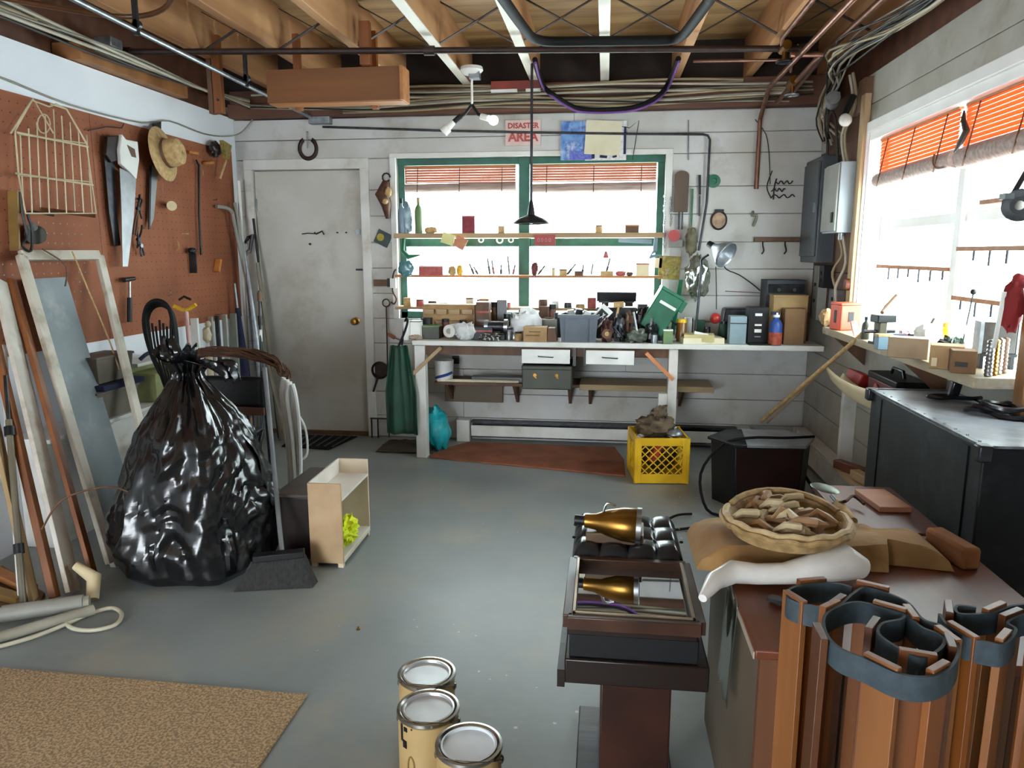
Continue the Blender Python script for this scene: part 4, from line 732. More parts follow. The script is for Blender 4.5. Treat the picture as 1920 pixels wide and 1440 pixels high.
t = bx('speaker', 'tall blue black loudspeaker at the back right end of the bench', 'speaker', 1428, 1500, 524, 5.28, Z0, M('blue black', '2a3038', '20252c'), .2)
c, w, h = ext(1428, 1500, 524, 5.28, Z0); MB().box((0, -.105, h * .86), (w * .9, .012, h * .14), rot=(.3, 0, 0)).obj('control_panel', DSTEEL, t); MB().cyl((-.05, -.11, h * .84), (-.05, -.12, h * .84), .012).obj('knob', BLACK, t); MB().cyl((.05, -.11, h * .84), (.05, -.12, h * .84), .012).obj('knob', BLACK, t)
bx('cardboard_box', 'upper pale flap of a brown cardboard box before the speaker', 'box', 1444, 1508, 555, 5.12, Z0, M('box card', 'a88a58', '8a6e42'), .14, lid=CARD)
bx('cardboard_box', 'front brown cardboard box with a dark edge at the right bench end', 'box', 1468, 1506, 578, 4.99, Z0, CARDD, .1)
t = bottle('spray_bottle', 'blue cleaner bottle with an orange red label before the cardboard box', 'bottle', 1443, 1468, 586, 4.91, Z0, BLUE, WHITE, .45, band=None)
c, w, h = ext(1443, 1468, 586, 4.91, Z0); MB().lathe([(w * .51, h * .02), (w * .51, h * .40)], (0, 0, 0), 18).obj('label', M('orange red label', 'b86044', '9a3c2c', scale=30), t); MB().box((-.01, -.01, h * .98), (.05, .02, .018)).obj('trigger', NAVY, t)
one('flat_pan', MB().b2((aY(1402, 640, 4.94).x, 4.88, Z0), (aY(1444, 640, 4.94).x, 5.0, Z0 + .01)), BLACK, 'thin black tray at the bench front before the black equipment', 'tray')
# more small jumble along the bench, each one its own
jm = [(806, 'small brown bottle behind the white roll', STRAW), (818, 'dark stub behind the roll', DKW), (930, 'grey upright can behind the grinder', LGREY), (944, 'dark brown can beside the grinder', BRW), (952, 'dark pot left of the white bundle', BLACK),
      (1030, 'grey tin behind the wood wedge', GALV), (1040, 'tan tin behind the grey bin left side', CARD), (1128, 'brown jar behind the drill', BRW), (1142, 'black jar behind the drill', BLACK), (1290, 'white capped pot behind the papers', WHITE), (1358, 'dark green pot left of the blue grey box', DGREEN), (1275, 'dark pot left of the amber jar', DKW)]
for i, (u, l, m) in enumerate(jm):
    jar('pot', l, 'pot', u - 7 - i % 3, u + 7 + i % 2, 588 + 7 * (i % 4), 5.22, Z0, m, (WHITE, DSTEEL, BRW)[i % 3])
ex = [(800, 5.1, 596, 'x', BLACK, 'black small carton left of the parts organiser front'), (835, 5.12, 598, 'j', REDW, 'red brown pot just before the parts organiser'), (868, 5.1, 600, 'j', DKW, 'dark pot before the right half of the organiser'), (884, 5.0, 616, 'x', DSTEEL, 'dark steel block right of the plastic elbow'),
      (908, 5.28, 560, 'x', CARD, 'tan box behind the dark stacked carton'), (928, 5.3, 566, 'j', BRW, 'brown tall pot behind the grinder'), (942, 5.3, 562, 'x', DKW, 'dark box behind the grinder wheel'), (955, 5.0, 614, 'j', GALV, 'silver cup left of the white bundle'), (972, 4.95, 622, 'j', STRAW, 'tan cup before the white bundle'),
      (1020, 5.32, 574, 'x', BRW, 'brown box behind the flat grey file'), (1036, 5.3, 570, 'j', REDW, 'red brown can behind the grey bin left side'), (1046, 5.2, 586, 'j', BLACK, 'black can just left of the grey bin'), (1128, 5.2, 580, 'x', DKW, 'dark box between the grey bin and the drill'),
      (1186, 4.98, 606, 'j', BRW, 'brown stub before the leather roll'), (1204, 5.2, 570, 'x', DSTEEL, 'dark steel box behind the leather roll'), (1228, 4.92, 624, 'j', GALV, 'silver cup under the green box'), (1290, 5.28, 596, 'x', BLACK, 'black box behind the amber jar'), (1312, 5.3, 600, 'x', DGREEN, 'dark green box behind the papers'), (1326, 5.1, 612, 'j', BLACK, 'black pot left of the red ball'), (1506, 5.2, 586, 'x', BRW, 'brown box at the far right end of the bench behind the cardboard box')]
for u, Y, vt, k, m, l in ex:
    if k == 'x': bx('small_box', l, 'box', u - 9, u + 9, vt, Y, Z0, m, .07)
    else: jar('pot', l, 'pot', u - 7, u + 7, vt, Y, Z0, m, BLACK if m is not BLACK else DSTEEL)
# --- small things on the window shelves
def standrow(z, Y, items):
    for it in items:
        k, u0, u1, vt, m, mc, nm, l, ca = it
        if k == 'b': bottle(nm, l, ca, u0, u1, vt, Y, z, m, mc)
        elif k == 'j': jar(nm, l, ca, u0, u1, vt, Y, z, m, mc)
        elif k == 'x': bx(nm, l, ca, u0, u1, vt, Y, z, m, .03, bev=.001, lid=mc)
        elif k == 'l': lump(nm, l, ca, u0, u1, vt, Y, z, m, .03, .5, u0)
        elif k == 't': tool(nm, l, ca, (aY(u0, 0, Y).x, Y, z + .008), aY(u1, vt, Y), m, mc or DSTEEL, .009, .0055)
slv = M('silvery print', '7c94a4', '5c7080', rough=.4)
standrow(ZA, 5.40, [
 ('b', 752, 764, 372, slv, BLACK, 'figurine', 'dark headed slim bottle at the left end of the upper window shelf', 'bottle'),
 ('l', 760, 776, 385, M('pale blue glaze', 'a8c4cc', '2c3a58', rough=.3, scale=10), None, 'ornament', 'pale blue and navy ornament beside the slim bottle on the upper window shelf', 'ornament'),
 ('b', 782, 796, 370, GRN2, STRAW, 'glass_bottle', 'olive glass bottle with stoppers on the upper window shelf', 'bottle'),
 ('l', 800, 822, 426, STRAW, None, 'pebble', 'small tan lump on the upper window shelf right of the olive bottle', 'stone'),
 ('x', 869, 892, 407, M('matchbox red', '8c2a34', '70202a', scale=40), PINK, 'red_tin', 'small dark red tin on the left part of the upper window shelf', 'tin'),
 ('x', 935, 946, 425, STRAW, WHITE, 'wood_block', 'tiny cream block on the upper window shelf near the mullion', 'block'),
 ('j', 1113, 1126, 422, STRAW, BRW, 'twine_ball', 'small tan pot on the right part of the upper window shelf', 'pot'),
 ('x', 1168, 1193, 424, BRW, ORX, 'small_box', 'flat brown box at the right end of the upper window shelf', 'box')])
standrow(ZB_, 5.34, [
 ('l', 750, 776, 490, M('teal glass', '5c8c94', '3c6068', rough=.2), None, 'glass_lump', 'rounded teal glass piece at the left end of the middle window shelf', 'glass'),
 ('x', 788, 832, 500, PINK, WHITE, 'pencil_box', 'long flat red and white box on the middle window shelf', 'box'),
 ('l', 842, 856, 500, STRAW, None, 'shell', 'cream shell on the middle window shelf', 'shell'), ('l', 858, 868, 498, YEL, None, 'yellow_stub', 'yellowish stub on the middle window shelf', 'stub'),
 ('t', 884, 880, 494, DSTEEL, None, 'bit', 'short dark drill bit standing on the middle window shelf', 'drill bit'), ('t', 892, 888, 500, BRW, None, 'bit', 'short brown bit leaning on the middle window shelf', 'drill bit'),
 ('t', 916, 914, 484, DSTEEL, None, 'bit', 'tallest dark bit left of the mullion', 'drill bit'), ('t', 924, 922, 488, PINK, None, 'screwdriver', 'red handled driver standing next to the tallest dark bit', 'screwdriver'),
 ('t', 938, 940, 496, DSTEEL, None, 'bit', 'dark stubby bit halfway to the mullion', 'drill bit'), ('t', 955, 952, 480, LGREY, None, 'bit', 'pale grey rod standing next to the mullion', 'rod'), ('t', 962, 966, 496, PINK, None, 'screwdriver', 'small red driver right beside the mullion', 'screwdriver'),
 ('l', 996, 1008, 492, M('maroon lump', '6e2a2c', '50201f'), None, 'seal', 'maroon lump right of the mullion on the middle window shelf', 'lump'),
 ('t', 1012, 1022, 498, BRW, None, 'screwdriver', 'slanting thin brown driver right of the maroon lump', 'screwdriver'), ('j', 1034, 1040, 502, M('pale amber', 'd8c48c'), STRAW, 'vial', 'pale amber vial on the middle window shelf', 'vial'),
 ('x', 1048, 1062, 507, STRAW, BRW, 'small_box', 'low tan box on the middle window shelf', 'box'), ('t', 1070, 1080, 494, DSTEEL, None, 'screwdriver', 'slanting dark driver right of the low tan box', 'screwdriver'),
 ('x', 1076, 1092, 508, BRW, None, 'small_box', 'flat brown box behind the slanting driver', 'box'), ('t', 1100, 1094, 496, BLACK, None, 'screwdriver', 'thick black handled driver leaning left on the middle window shelf', 'screwdriver'),
 ('t', 1118, 1112, 494, GALV, None, 'screwdriver', 'bright driver leaning left next to the black one', 'screwdriver'), ('x', 1124, 1148, 508, STRAW, None, 'small_box', 'low cream box under the red bell', 'box'),
 ('t', 1147, 1144, 484, DSTEEL, None, 'file', 'dark file standing just right of the red bell', 'file'), ('l', 1152, 1170, 508, PINK, None, 'clip_pile', 'reddish clip pile right of the file', 'clips'), ('l', 1172, 1184, 510, BRW, None, 'clip_pile', 'brown clip pile left of the cream and red carton', 'clips'),
 ('x', 1190, 1214, 496, CREAM, PINK, 'carton', 'cream carton with red top at the right end of the middle window shelf', 'carton')])
for i in range(20):
    u = 765 + i * 23
    if 960 < u < 1000: continue
    m = (STRAW, PINK, DKW, GRN2, BRW, WHITE, DSTEEL)[i % 7]; nm = ('tan', 'faded red', 'black brown', 'dull green', 'brown', 'white', 'dark steel')[i % 7]
    zone = ('left end of the window', 'left of the organiser top', 'above the organiser', 'over the dark carton', 'left of the mullion', 'right of the mullion', 'above the grey bin', 'left of the tool case', 'right end of the window')[min(8, int((u - 740) / 60))]
    kd = 'pot' if i % 3 else 'box'; lb = '%s %s on the lowest window shelf, %s' % (nm, kd, zone)
    if i % 3: jar('pot', lb, kd, u - 6 - i % 4, u + 7 + i % 3, 558 + 3 * (i % 5), 5.39, ZC, m, BRW)
    else: bx('small_box', lb, kd, u - 6 - i % 4, u + 7 + i % 3, 558 + 3 * (i % 5), 5.39, ZC, m, .05)
# hanging bits in the window
t = thing('bell', 'small red bell hanging in the right window half', 'bell', aY(1136, 486, 5.33), world=True); a = aY(1136, 484, 5.33)
MB().lathe([(.022, 0), (.016, .02), (.008, .045), (0, .05)], a, 14).obj('bell_body', PINK, t); MB().cyl(a + Vector((0, 0, .05)), (a.x, a.y, ZA - .036), .0015).obj('string', BRW, t)
t, w, h = plaque('seed_packet', 828, 438, 852, 458, 5.345, M('pale yellow card', 'e0dc9c', 'ccc884'), 'pale yellow card hanging tilted below the upper window shelf', 'card', rot=.3)
t, w, h = plaque('seed_packet', 852, 444, 874, 466, 5.342, M('red printed card', 'c06a50', 'b88c60', scale=50), 'red printed packet beside the pale yellow card in the window', 'packet', rot=.5)
t, w, h = plaque('sign', 1002, 440, 1041, 460, 5.35, M('dusty red sign', 'a84848', '903c3c', scale=12), 'small red sign with pale marks hanging right of the mullion', 'sign')
for x in (-.3, -.12, .06, .24): MB().tube([(x * w + .007 * math.cos(a), -.005, .012 * math.sin(a)) for a in [i * PI / 5 for i in range(10)]], .0018, n=5, closed=True).obj('pale_mark', PINK if x > .5 else M('pale red', 'dca8a0'), t)
for i, (u, l) in enumerate(((902, 'small white ring tag on the green transom, leftmost of three'), (937, 'round white tag on the green transom, middle and largest'), (958, 'small white tag on the green transom nearest the mullion'))):
    one('ring_tag', MB().lathe([(.012 + .004 * (i == 1), -.003), (.022 + .006 * (i == 1), -.003), (.022 + .006 * (i == 1), .003), (.012 + .004 * (i == 1), .003), (.012 + .004 * (i == 1), -.003)], aY(u, 450, 5.535), 16, (0, -1, 0)), WHITE, l, 'tag')
one('transom_tools', MB().beam(aY(1160, 450, 5.5), aY(1222, 453, 5.5), .02, .03), slv, 'grey blue strip clipped along the right end of the transom', 'strip')
for i, (u0, u1, l) in enumerate(((745, 772, 'teal hand tool hanging at the left window edge under the upper shelf'), (1218, 1224, 'dark clip hanging at the right window edge'))):
    one('hand_tool', MB().tube([aY(u0 + 12, 445, 5.42), aY(u0 + 10, 470, 5.40), aY(u1 - 6, 482, 5.40), aY(u1 + 16, 478, 5.40)], [.012, .016, .02, .005], sub=0), slv if i else GREENP, l, 'tool')
# --- wall right of the window
t = thing('paddle', 'dark brown flat wooden paddle with rounded top right of the window', 'paddle', aY(1277, 430, 5.46), world=True)
a = aY(1265, 322, 5.46); b = aY(1289, 398, 5.46); w = (b.x - a.x) / 2; cx = (a.x + b.x) / 2
poly = [(-w, b.z), (w, b.z)] + [(w * math.cos(k), a.z - .03 + .035 * math.sin(k)) for k in [i * PI / 8 for i in range(9)]]
MB().prism(poly, lambda p, q, s: (cx + p, s, q), 5.44, 5.46).obj('blade', wood('paddle wood', '5a4838', '463628', 'z'), t, bevel=.003)
MB().b2((cx - .015, 5.442, b.z - .12), (cx - .005, 5.456, b.z)).b2((cx + .008, 5.442, b.z - .12), (cx + .018, 5.456, b.z)).obj('prongs', DSTEEL, t)
t = thing('tape_holder', 'red tape dispenser with a pale base hung right of the window', 'dispenser', aY(1266, 462, 5.46), world=True)
MB().cyl(aY(1264, 442, 5.46), aY(1264, 442, 5.40), .042, n=20).obj('reel', RED, t); MB().b2(aY(1252, 450, 5.47), aY(1280, 464, 5.42)).obj('base', LGREY, t, bevel=.003)
t = thing('chain', 'whitish chain hanging beside the window under the wall hook', 'chain', aY(1250, 470, 5.46), world=True)
for r_, (u, v0, v1) in enumerate(((1246, 368, 478), (1258, 372, 430))):
    k = int((v1 - v0) / 4.5)
    for i in range(k):
        p = aY(u + 1.2 * math.sin(i * .9), v0 + i * 4.5, 5.455); e = (0, 0, PI / 2 * (i % 2)); rm = Euler(e).to_matrix()
        MB().tube([p + rm @ Vector((.0065 * math.cos(q), 0, .0115 * math.sin(q))) for q in [j * PI / 4 for j in range(8)]], .0022, n=5, closed=True).obj('link', GALV, t)
t, w, h = plaque('tag_pack', 1236, 480, 1274, 524, 5.455, M('mustard print', '9c8c34', '6c6428', rough=.6, scale=30, dirt='c0a890', ds=20), 'mustard yellow printed packet hung right of the window', 'packet', rot=.05)
MB().box((-.08, 0, .03), (.05, .006, .07)).obj('cream_tag', CREAM, t)
one('reel', MB().lathe([(0, 0), (.045, 0), (.045, .02), (.02, .022), (.018, .012), (0, .012)], aY(1338, 340, 5.478), 24, (0, -1, 0)), GREENP, 'round dark green reel on the planks right of the bent conduit', 'reel')
one('green_stake', MB().beam(aY(1296, 425, 5.46), aY(1299, 354, 5.46), .012, .008), GREENP, 'upright green stake left of the bent conduit', 'stake')
one('knife', MB().beam(aY(1311, 405, 5.46), aY(1312, 366, 5.46), .012, .004), DSTEEL, 'dark blade hanging close to the bent conduit', 'blade'); 
one('black_grip', MB().beam(aY(1312, 365, 5.46), aY(1312, 328, 5.46), .016, .012), BLACK, 'black handle above the hanging blade', 'handle')
t = thing('lantern', 'small round dark framed plaque with a tan face on the planked wall', 'plaque', aY(1348, 436, 5.46), world=True)
c = aY(1348, 413, 5.46); MB().lathe([(0, 0), (.05, 0), (.05, .012), (0, .014)], (c.x, 5.477, c.z), 24, (0, -1, 0)).obj('face', M('tan face', 'b89878', '6a5040', scale=14), t)
MB().tube([(c.x + .052 * math.cos(k), 5.468, c.z + .062 * math.sin(k)) for k in [i * PI / 10 for i in range(20)]], .007, closed=True).obj('rim', IRON, t); MB().b2((c.x - .03, 5.45, c.z + .055), (c.x + .03, 5.477, c.z + .075)).obj('cap', BLACK, t)
one('wall_hook', MB().tube([aY(1412, 397, 5.47), aY(1410, 404, 5.44), aY(1418, 403, 5.44), aY(1417, 412, 5.45), aY(1412, 424, 5.47)], .009, sub=3), M('greenish metal', '8a8c78', '6c6e5c'), 'small greenish hook on the planks above the peg rack', 'hook')
t = thing('peg_rack', 'brown wooden peg rack with two hooks on the planked wall', 'rack', aY(1455, 465, 5.46), world=True)
MB().b2(aY(1413, 445, 5.476), aY(1502, 453, 5.44)).obj('bar', BRW, t, bevel=.003)
for u in (1430, 1472): MB().tube([aY(u, 453, 5.46), aY(u, 460, 5.44), aY(u + 2, 470, 5.44), aY(u - 2, 476, 5.45)], .005, sub=3).obj('hook', IRON, t)
t = thing('wire_scroll', 'black wire scrollwork rack hanging at the foot of the copper drop pipe', 'wire rack', aY(1465, 370, 5.45), world=True)
for k, (u0, v0, u1) in enumerate(((1456, 342, 1486), (1446, 356, 1472), (1446, 368, 1490))):
    n = 9; MB().tube([aY(u0 + (u1 - u0) * i / n, v0 + 3.2 * math.sin(i * 1.9 + k), 5.45 - .01 * (i % 2)) for i in range(n + 1)], .004, n=6, sub=4).obj('scroll', BLACK, t)
MB().tube([aY(1448, 320, 5.46), aY(1438, 350, 5.45), aY(1446, 372, 5.45)], .004, sub=4).tube([aY(1456, 335, 5.46), aY(1452, 350, 5.45), aY(1450, 374, 5.45)], .005, sub=4).obj('stem', IRON, t)
pipe('wall_wire', [aY(u, v, 5.46) for u, v in ((1416, 224), (1436, 252), (1442, 290), (1444, 345))], .003, BLACK, 'thin black wire looping down left of the copper drop pipe', 'wire', sub=3, n=6)
one('steel_rule', MB().cyl(aY(1291, 225, 5.47), aY(1291, 300, 5.47), .004), GALV, 'thin pale rod hanging between the calendar and the bent conduit', 'rod')
one('long_nail', MB().beam(aY(1360, 546, 5.47), aY(1425, 549, 5.47), .006, .005), BRW, 'thin wooden strip nailed level on the wall above the radio', 'strip')
# ================================================================== electrical corner
t = thing('fuse_box', 'tall dark grey electrical panel in the right back corner', 'electrical box', (1.4, 5.2, 1.4), world=True)
za = aX(1545, 305, XR - .1).z
MB().b2((XR - .11, 5.03, 1.36), (XR + .0, 5.42, 2.03)).obj('box', M('dark grey panel', '4c5258', '40464b', rough=.4), t, bevel=.005); MB().b2((XR - .125, 5.05, 1.40), (XR - .11, 5.40, 2.0)).obj('door', M('dark grey panel', '4c5258'), t, bevel=.004); MB().b2((XR - .132, 5.08, 1.68), (XR - .125, 5.10, 1.74)).obj('latch', GALV, t)
t = thing('fuse_box', 'light grey electrical box mounted next to the right window', 'electrical box', (1.4, 4.7, 1.5), world=True)
MB().b2((XR - .115, 4.62, 1.54), (XR + .0, 4.92, 1.945)).obj('box', M('light grey panel', 'a4b0b6', '98a4aa', rough=.4), t, bevel=.004); MB().b2((XR - .128, 4.63, 1.55), (XR - .115, 4.91, 1.935)).obj('door', LGREY, t, bevel=.003); MB().b2((XR - .135, 4.66, 1.60), (XR - .128, 4.69, 1.66)).obj('latch', DSTEEL, t); MB().cyl((XR - .06, 4.7, 1.54), (XR - .06, 4.7, 1.50), .02).obj('knockout', GALV, t)
bbx = [('switch_box', 'small black breaker below the dark grey panel', (XR - .07, 4.98, 1.20), (XR, 5.08, 1.345), BLACK), ('outlet_box', 'grey outlet box with dark sockets below the electrical panels', (XR - .05, 4.74, 1.03), (XR, 4.90, 1.20), GALV), ('outlet_box', 'pale upright conduit box in the corner below the dark panel', (XR - .06, 5.12, .98), (XR, 5.24, 1.34), LGREY)]
for nm, l, a, b, m in bbx:
    t = thing(nm, l, 'electrical box', ((a[0] + b[0]) / 2, (a[1] + b[1]) / 2, a[2]), world=True); MB().b2(a, b).obj('box', m, t, bevel=.003)
    for z in (.35, .65): MB().cyl((a[0] + .001, (a[1] + b[1]) / 2, a[2] + (b[2] - a[2]) * z), (a[0] - .006, (a[1] + b[1]) / 2, a[2] + (b[2] - a[2]) * z), .012).obj('socket', BLACK, t)
for i, (y, z0, z1, m, l) in enumerate(((4.98, 2.03, 2.5, 2, 'black cable arching over the gap between the two panels'), (4.72, 1.95, 2.45, 1, 'tan cable rising from the light grey box'), (4.78, 1.95, 2.45, 3, 'whitish cable rising from the light grey box beside the tan one'), (4.68, 1.05, 1.52, 3, 'whitish cable running down from the light grey box'), (4.76, 1.2, 1.52, 1, 'tan cable between the light grey box and the outlet box'))):
    pts = [(XR - .05, y, z0), (XR - .07, y + .03, (z0 * 2 + z1) / 3), (XR - .04, y - .03, (z0 + 2 * z1) / 3), (XR - .06, y, z1)]
    if i == 0: pts = [(XR - .06, 5.12, 2.03), (XR - .08, 5.08, 2.22), (XR - .09, 4.98, 2.28), (XR - .09, 4.88, 2.2), (XR - .07, 4.84, 1.95)]
    pipe('panel_cable', pts, .008, cols[m], l, 'cable', sub=4, n=6)
t = thing('flood_lamp', 'small spotlight with clear round bulbs in the top right back corner', 'lamp', (1.25, 4.95, 2.2), world=True)
a = aX(1560, 195, 1.30); MB().cyl(a, a + Vector((-.02, -.09, .02)), .035, .04).obj('housing', GALV, t); a = aX(1585, 225, 1.33)
MB().ell(a, (.035, .045, .035), rot=(.5, 0, 0)).obj('bulb', M('frosted bulb', 'dcdad4', 'c8c6c0', rough=.2), t); MB().cyl(a + Vector((0, .03, .03)), a + Vector((.05, .06, .14)), .02).obj('arm', BLACK, t)
one('corner_post', MB().b2((XR - .04, 4.53, .98), (XR - .005, 4.60, 2.3)), WZ, 'pale rough wood post at the far edge of the right window', 'post', bevel=.003)
one('round_knob', MB().lathe([(0, 0), (.035, 0), (.03, .02), (0, .025)], (XR - .042, 4.565, 1.24), 20, (-1, 0, 0)), REDW, 'round dark red knob on the post by the right window', 'knob')
# ================================================================== right wall shelves and what stands on them
ZS = 1.0
t = thing('wall_shelf', 'long pale wooden shelf board under the right window', 'shelf', (1.36, 3.5, .96), world=True)
MB().b2((1.262, 2.66, .962), (1.458, 4.46, ZS)).obj('board', M('weathered board', 'a09074', '8a7a5e', rough=.6, scale=9, stretch=(1, .1, 1), dirt='c2bcae', ds=4), t, bevel=.002)
for y in (4.3, 3.3): MB().prism([(1.458, .96), (1.28, .96), (1.458, .80)], lambda a, b, s: (a, s, b), y, y + .03).obj('bracket', BRW, t)
one('shelf_post', MB().beam((1.405, 2.615, 0), (1.405, 2.615, 1.33), .045, .06, (0, 1, 0)), wood('orange post', '94683c', '6e4a28', 'z'), 'orange brown wooden post at the near end of the right shelf', 'post', bevel=.003)
def Yb(u, v, z): return aZ(u, v, z).y
def rp(kind, nm, l, ca, u0, u1, vt, vb, m, *a, z=ZS, **k):
    Y = Yb((u0 + u1) / 2, vb, z); return kind(nm, l, ca, u0, u1, vt, Y, z, m, *a, **k)
# these sit on the shelf, depth follows the foot
t = thing('orange_box', 'orange red lunch box with a black slot at the far end of the right shelf', 'box', aZ(1583, 618, ZS), (0, 0, .25))
MB().box((0, 0, .07), (.12, .11, .14)).obj('body', ORANGE, t, bevel=.006); MB().box((-.0, -.056, .075), (.03, .004, .055)).obj('slot', BLACK, t); MB().box((-.06, 0, .075), (.004, .02, .07)).obj('slot', BLACK, t); MB().box((0, 0, .145), (.123, .113, .012)).obj('lid', ORANGE, t, bevel=.003)
rp(lump, 'bread_bag', 'tan paper lump at the far end of the shelf left of the orange box', 'bag', 1538, 1560, 580, 610, CARD, .09, .4, 61)
rp(bx, 'price_tag', 'white and red card leaning on the orange box', 'card', 1603, 1616, 600, 630, M('tag card', 'e0cfc8', 'c06058', scale=30), .01, tilt=-.3)
rp(bottle, 'oil_bottle', 'dull green bottle beside the black clamp on the right shelf', 'bottle', 1617, 1632, 594, 636, OLIVE, BLACK)
t = thing('bench_clamp', 'black vice shaped clamp with a flat top on the right shelf', 'clamp', aZ(1652, 645, ZS), (0, 0, .2))
MB().box((0, 0, .12), (.09, .07, .035)).obj('jaw', BLACK, t, bevel=.004); MB().box((-.01, 0, .05), (.04, .05, .12)).obj('body', M('khaki metal', '56503c', '403c2e'), t, bevel=.006); MB().box((-.01, 0, .006), (.07, .07, .012)).obj('foot', BLACK, t); MB().cyl((-.09, 0, .06), (.06, 0, .06), .008).obj('screw', DSTEEL, t)
one('curved_stick', MB().tube([aZ(1650, 630, ZS) + Vector((0, 0, .12)), aX(1662, 575, 1.45), aX(1682, 553, 1.5)], [.010, .011, .009]), BRW, 'brown curved stick rising behind the clamp against the bright window', 'stick')
rp(bx, 'blue_box', 'small grey blue box at the shelf edge right of the clamp', 'box', 1646, 1674, 630, 655, M('grey blue box', '6a8494', '587080'), .05, lid=STRAW)
rp(bx, 'wood_tray', 'long shallow wooden tray at the front of the right shelf', 'tray', 1674, 1746, 632, 670, M('tray board', '9a8468', '80694e'), .09, rz=-.5)
rp(bx, 'wood_tray', 'open cardboard tray right of the long wooden tray on the right shelf', 'tray', 1752, 1812, 646, 690, CARD, .10, rz=-.4, parts=(('yellow_tag', -.35, .3, .16, .35, CREAM),))
rp(bx, 'brown_box', 'brown cardboard box at the near right end of the shelf', 'box', 1790, 1834, 655, 697, CARDD, .10, rz=-.3, parts=(('label', -.1, .4, .5, .2, DKW),))
rp(lump, 'white_jug', 'large white plastic jug glowing in the window light', 'jug', 1720, 1765, 606, 655, WHITE, .12, .25, 63)
rp(bottle, 'yellow_bottle', 'amber yellow bottle beside the white jug', 'bottle', 1764, 1788, 606, 655, YEL, M('amber cap', 'd08a20', 'b0701a'), .45)
rp(lump, 'dark_cap_pile', 'dark brown spiky heap before the yellow bottle', 'heap', 1764, 1812, 634, 664, DKW, .06, .7, 65, fr=6)
t = thing('ladle_jar', 'greyish glass flask with a thin rod standing beside the yellow bottle', 'flask', aZ(1800, 668, ZS))
MB().lathe([(0, 0), (.03, .0), (.045, .04), (.035, .08), (.012, .11), (.012, .13)], (0, 0, 0), 18).obj('flask', JAR, t); MB().cyl((0, 0, .01), (.03, .01, .26), .003).obj('rod', DSTEEL, t); MB().ell((.03, .01, .265), (.012, .012, .012)).obj('tip', BLACK, t)
items = [('red_tape', 'red tape strip lying far back on the window sill', 'tape', 1676, 1708, 620, 632, RED, .03), ('blue_pack', 'pale blue pack on the sill behind the trays', 'packet', 1666, 1694, 620, 636, M('pale blue pack', 'a8c4dc', '90acc8'), .05),
         ('navy_pack', 'dark blue flat pack before the pale blue one', 'packet', 1670, 1700, 626, 642, NAVY, .05), ('black_stick', 'short black bar right of the dark blue pack', 'bar', 1706, 1730, 626, 642, BLACK, .02), ('red_pack', 'small red and white pack among the clutter left of the white jug', 'packet', 1690, 1706, 620, 640, M('red white pack', 'd8c8c4', 'b83838', scale=60, lo=.48, hi=.52), .04)]
for nm, l, ca, u0, u1, vt, vb, m, d in items: rp(bx, nm, l, ca, u0, u1, vt, vb, m, d)
t = thing('metal_folder', 'grey brown card folder leaning against the window mullion', 'folder', aZ(1742, 648, ZS), (0, R(25), .1)); MB().box((0, 0, .06), (.09, .02, .12)).obj('folder', M('grey brown card', '8c8078', '766a62'), t)
t = thing('metal_box', 'black and silver metal box on a black stand at the near shelf end', 'box', aZ(1862, 690, ZS), (0, 0, -.15))
MB().box((0, 0, .115), (.11, .07, .115)).obj('box', M('scuffed metal', '4a4644', '38342f', rough=.3, metal=.6, scale=20), t, bevel=.003); MB().box((-.06, 0, .115), (.012, .072, .118)).obj('edge_strip', GALV, t); MB().box((.06, 0, .115), (.008, .072, .118)).obj('edge_strip', GALV, t); MB().box((0, 0, .052), (.12, .08, .012)).obj('stand_top', BLACK, t)
for x in (-.05, .05): MB().box((x, 0, .023), (.012, .06, .046)).obj('stand_leg', BLACK, t)
for i in range(4):
    a = aZ(1852 + 9 * i, 706 - 2 * i, ZS)
    t = thing('socket_tube', ('bright ribbed steel tube, leftmost of the four at the near shelf end', 'ribbed steel tube next to the leftmost one at the near shelf end', 'third ribbed brown steel tube from the left at the near shelf end', 'ribbed steel tube nearest the wooden post')[i], 'tube', a)
    prof = [(0, 0)]
    for k in range(9): prof += [(.011, .014 * k), (.013, .014 * k + .004), (.013, .014 * k + .009), (.011, .014 * k + .013)]
    MB().lathe(prof + [(0, .13)], (0, 0, 0), 14).obj('body', (STEEL, BRASS, TIN, BRW)[i], t)
t = thing('red_pouch', 'dark red cloth pouch hanging on the wooden post', 'pouch', aY(1897, 620, 2.62), world=True)
a = aY(1898, 575, 2.66); MB().ell(a, (.035, .03, .085), 16, 12, amp=.35, fr=3).obj('pouch', M('dark red cloth', '8c1c20', '6c1418', rough=.8), t); MB().ell(a + Vector((.012, 0, .08)), (.022, .02, .03), amp=.4).obj('flap', M('dark red cloth', '8c1c20'), t)
MB().beam(a + Vector((-.035, -.01, .05)), a + Vector((-.045, -.005, -.14)), .012, .008).obj('white_edge', WHITE, t)
t = thing('clip_fan', 'black round clip fan in front of the near part of the right window', 'fan', aY(1905, 400, 2.8), world=True)
a = aY(1912, 385, 2.8); MB().cyl(a, a + Vector((.03, .08, 0)), .055, .045, n=22).obj('housing', BLACK, t); MB().lathe([(.03, 0), (.052, .003), (.055, .01)], a, 20, (-.3, -1, 0)).obj('rim', DSTEEL, t); MB().ell(a, (.016, .016, .016)).obj('hub', LGREY, t)
MB().beam(a + Vector((0, .05, .03)), a + Vector((.1, .14, .16)), .02, .02).obj('clip_arm', BLACK, t); MB().box(a + Vector((-.045, .0, .03)), (.03, .04, .02)).obj('knob', BLACK, t)
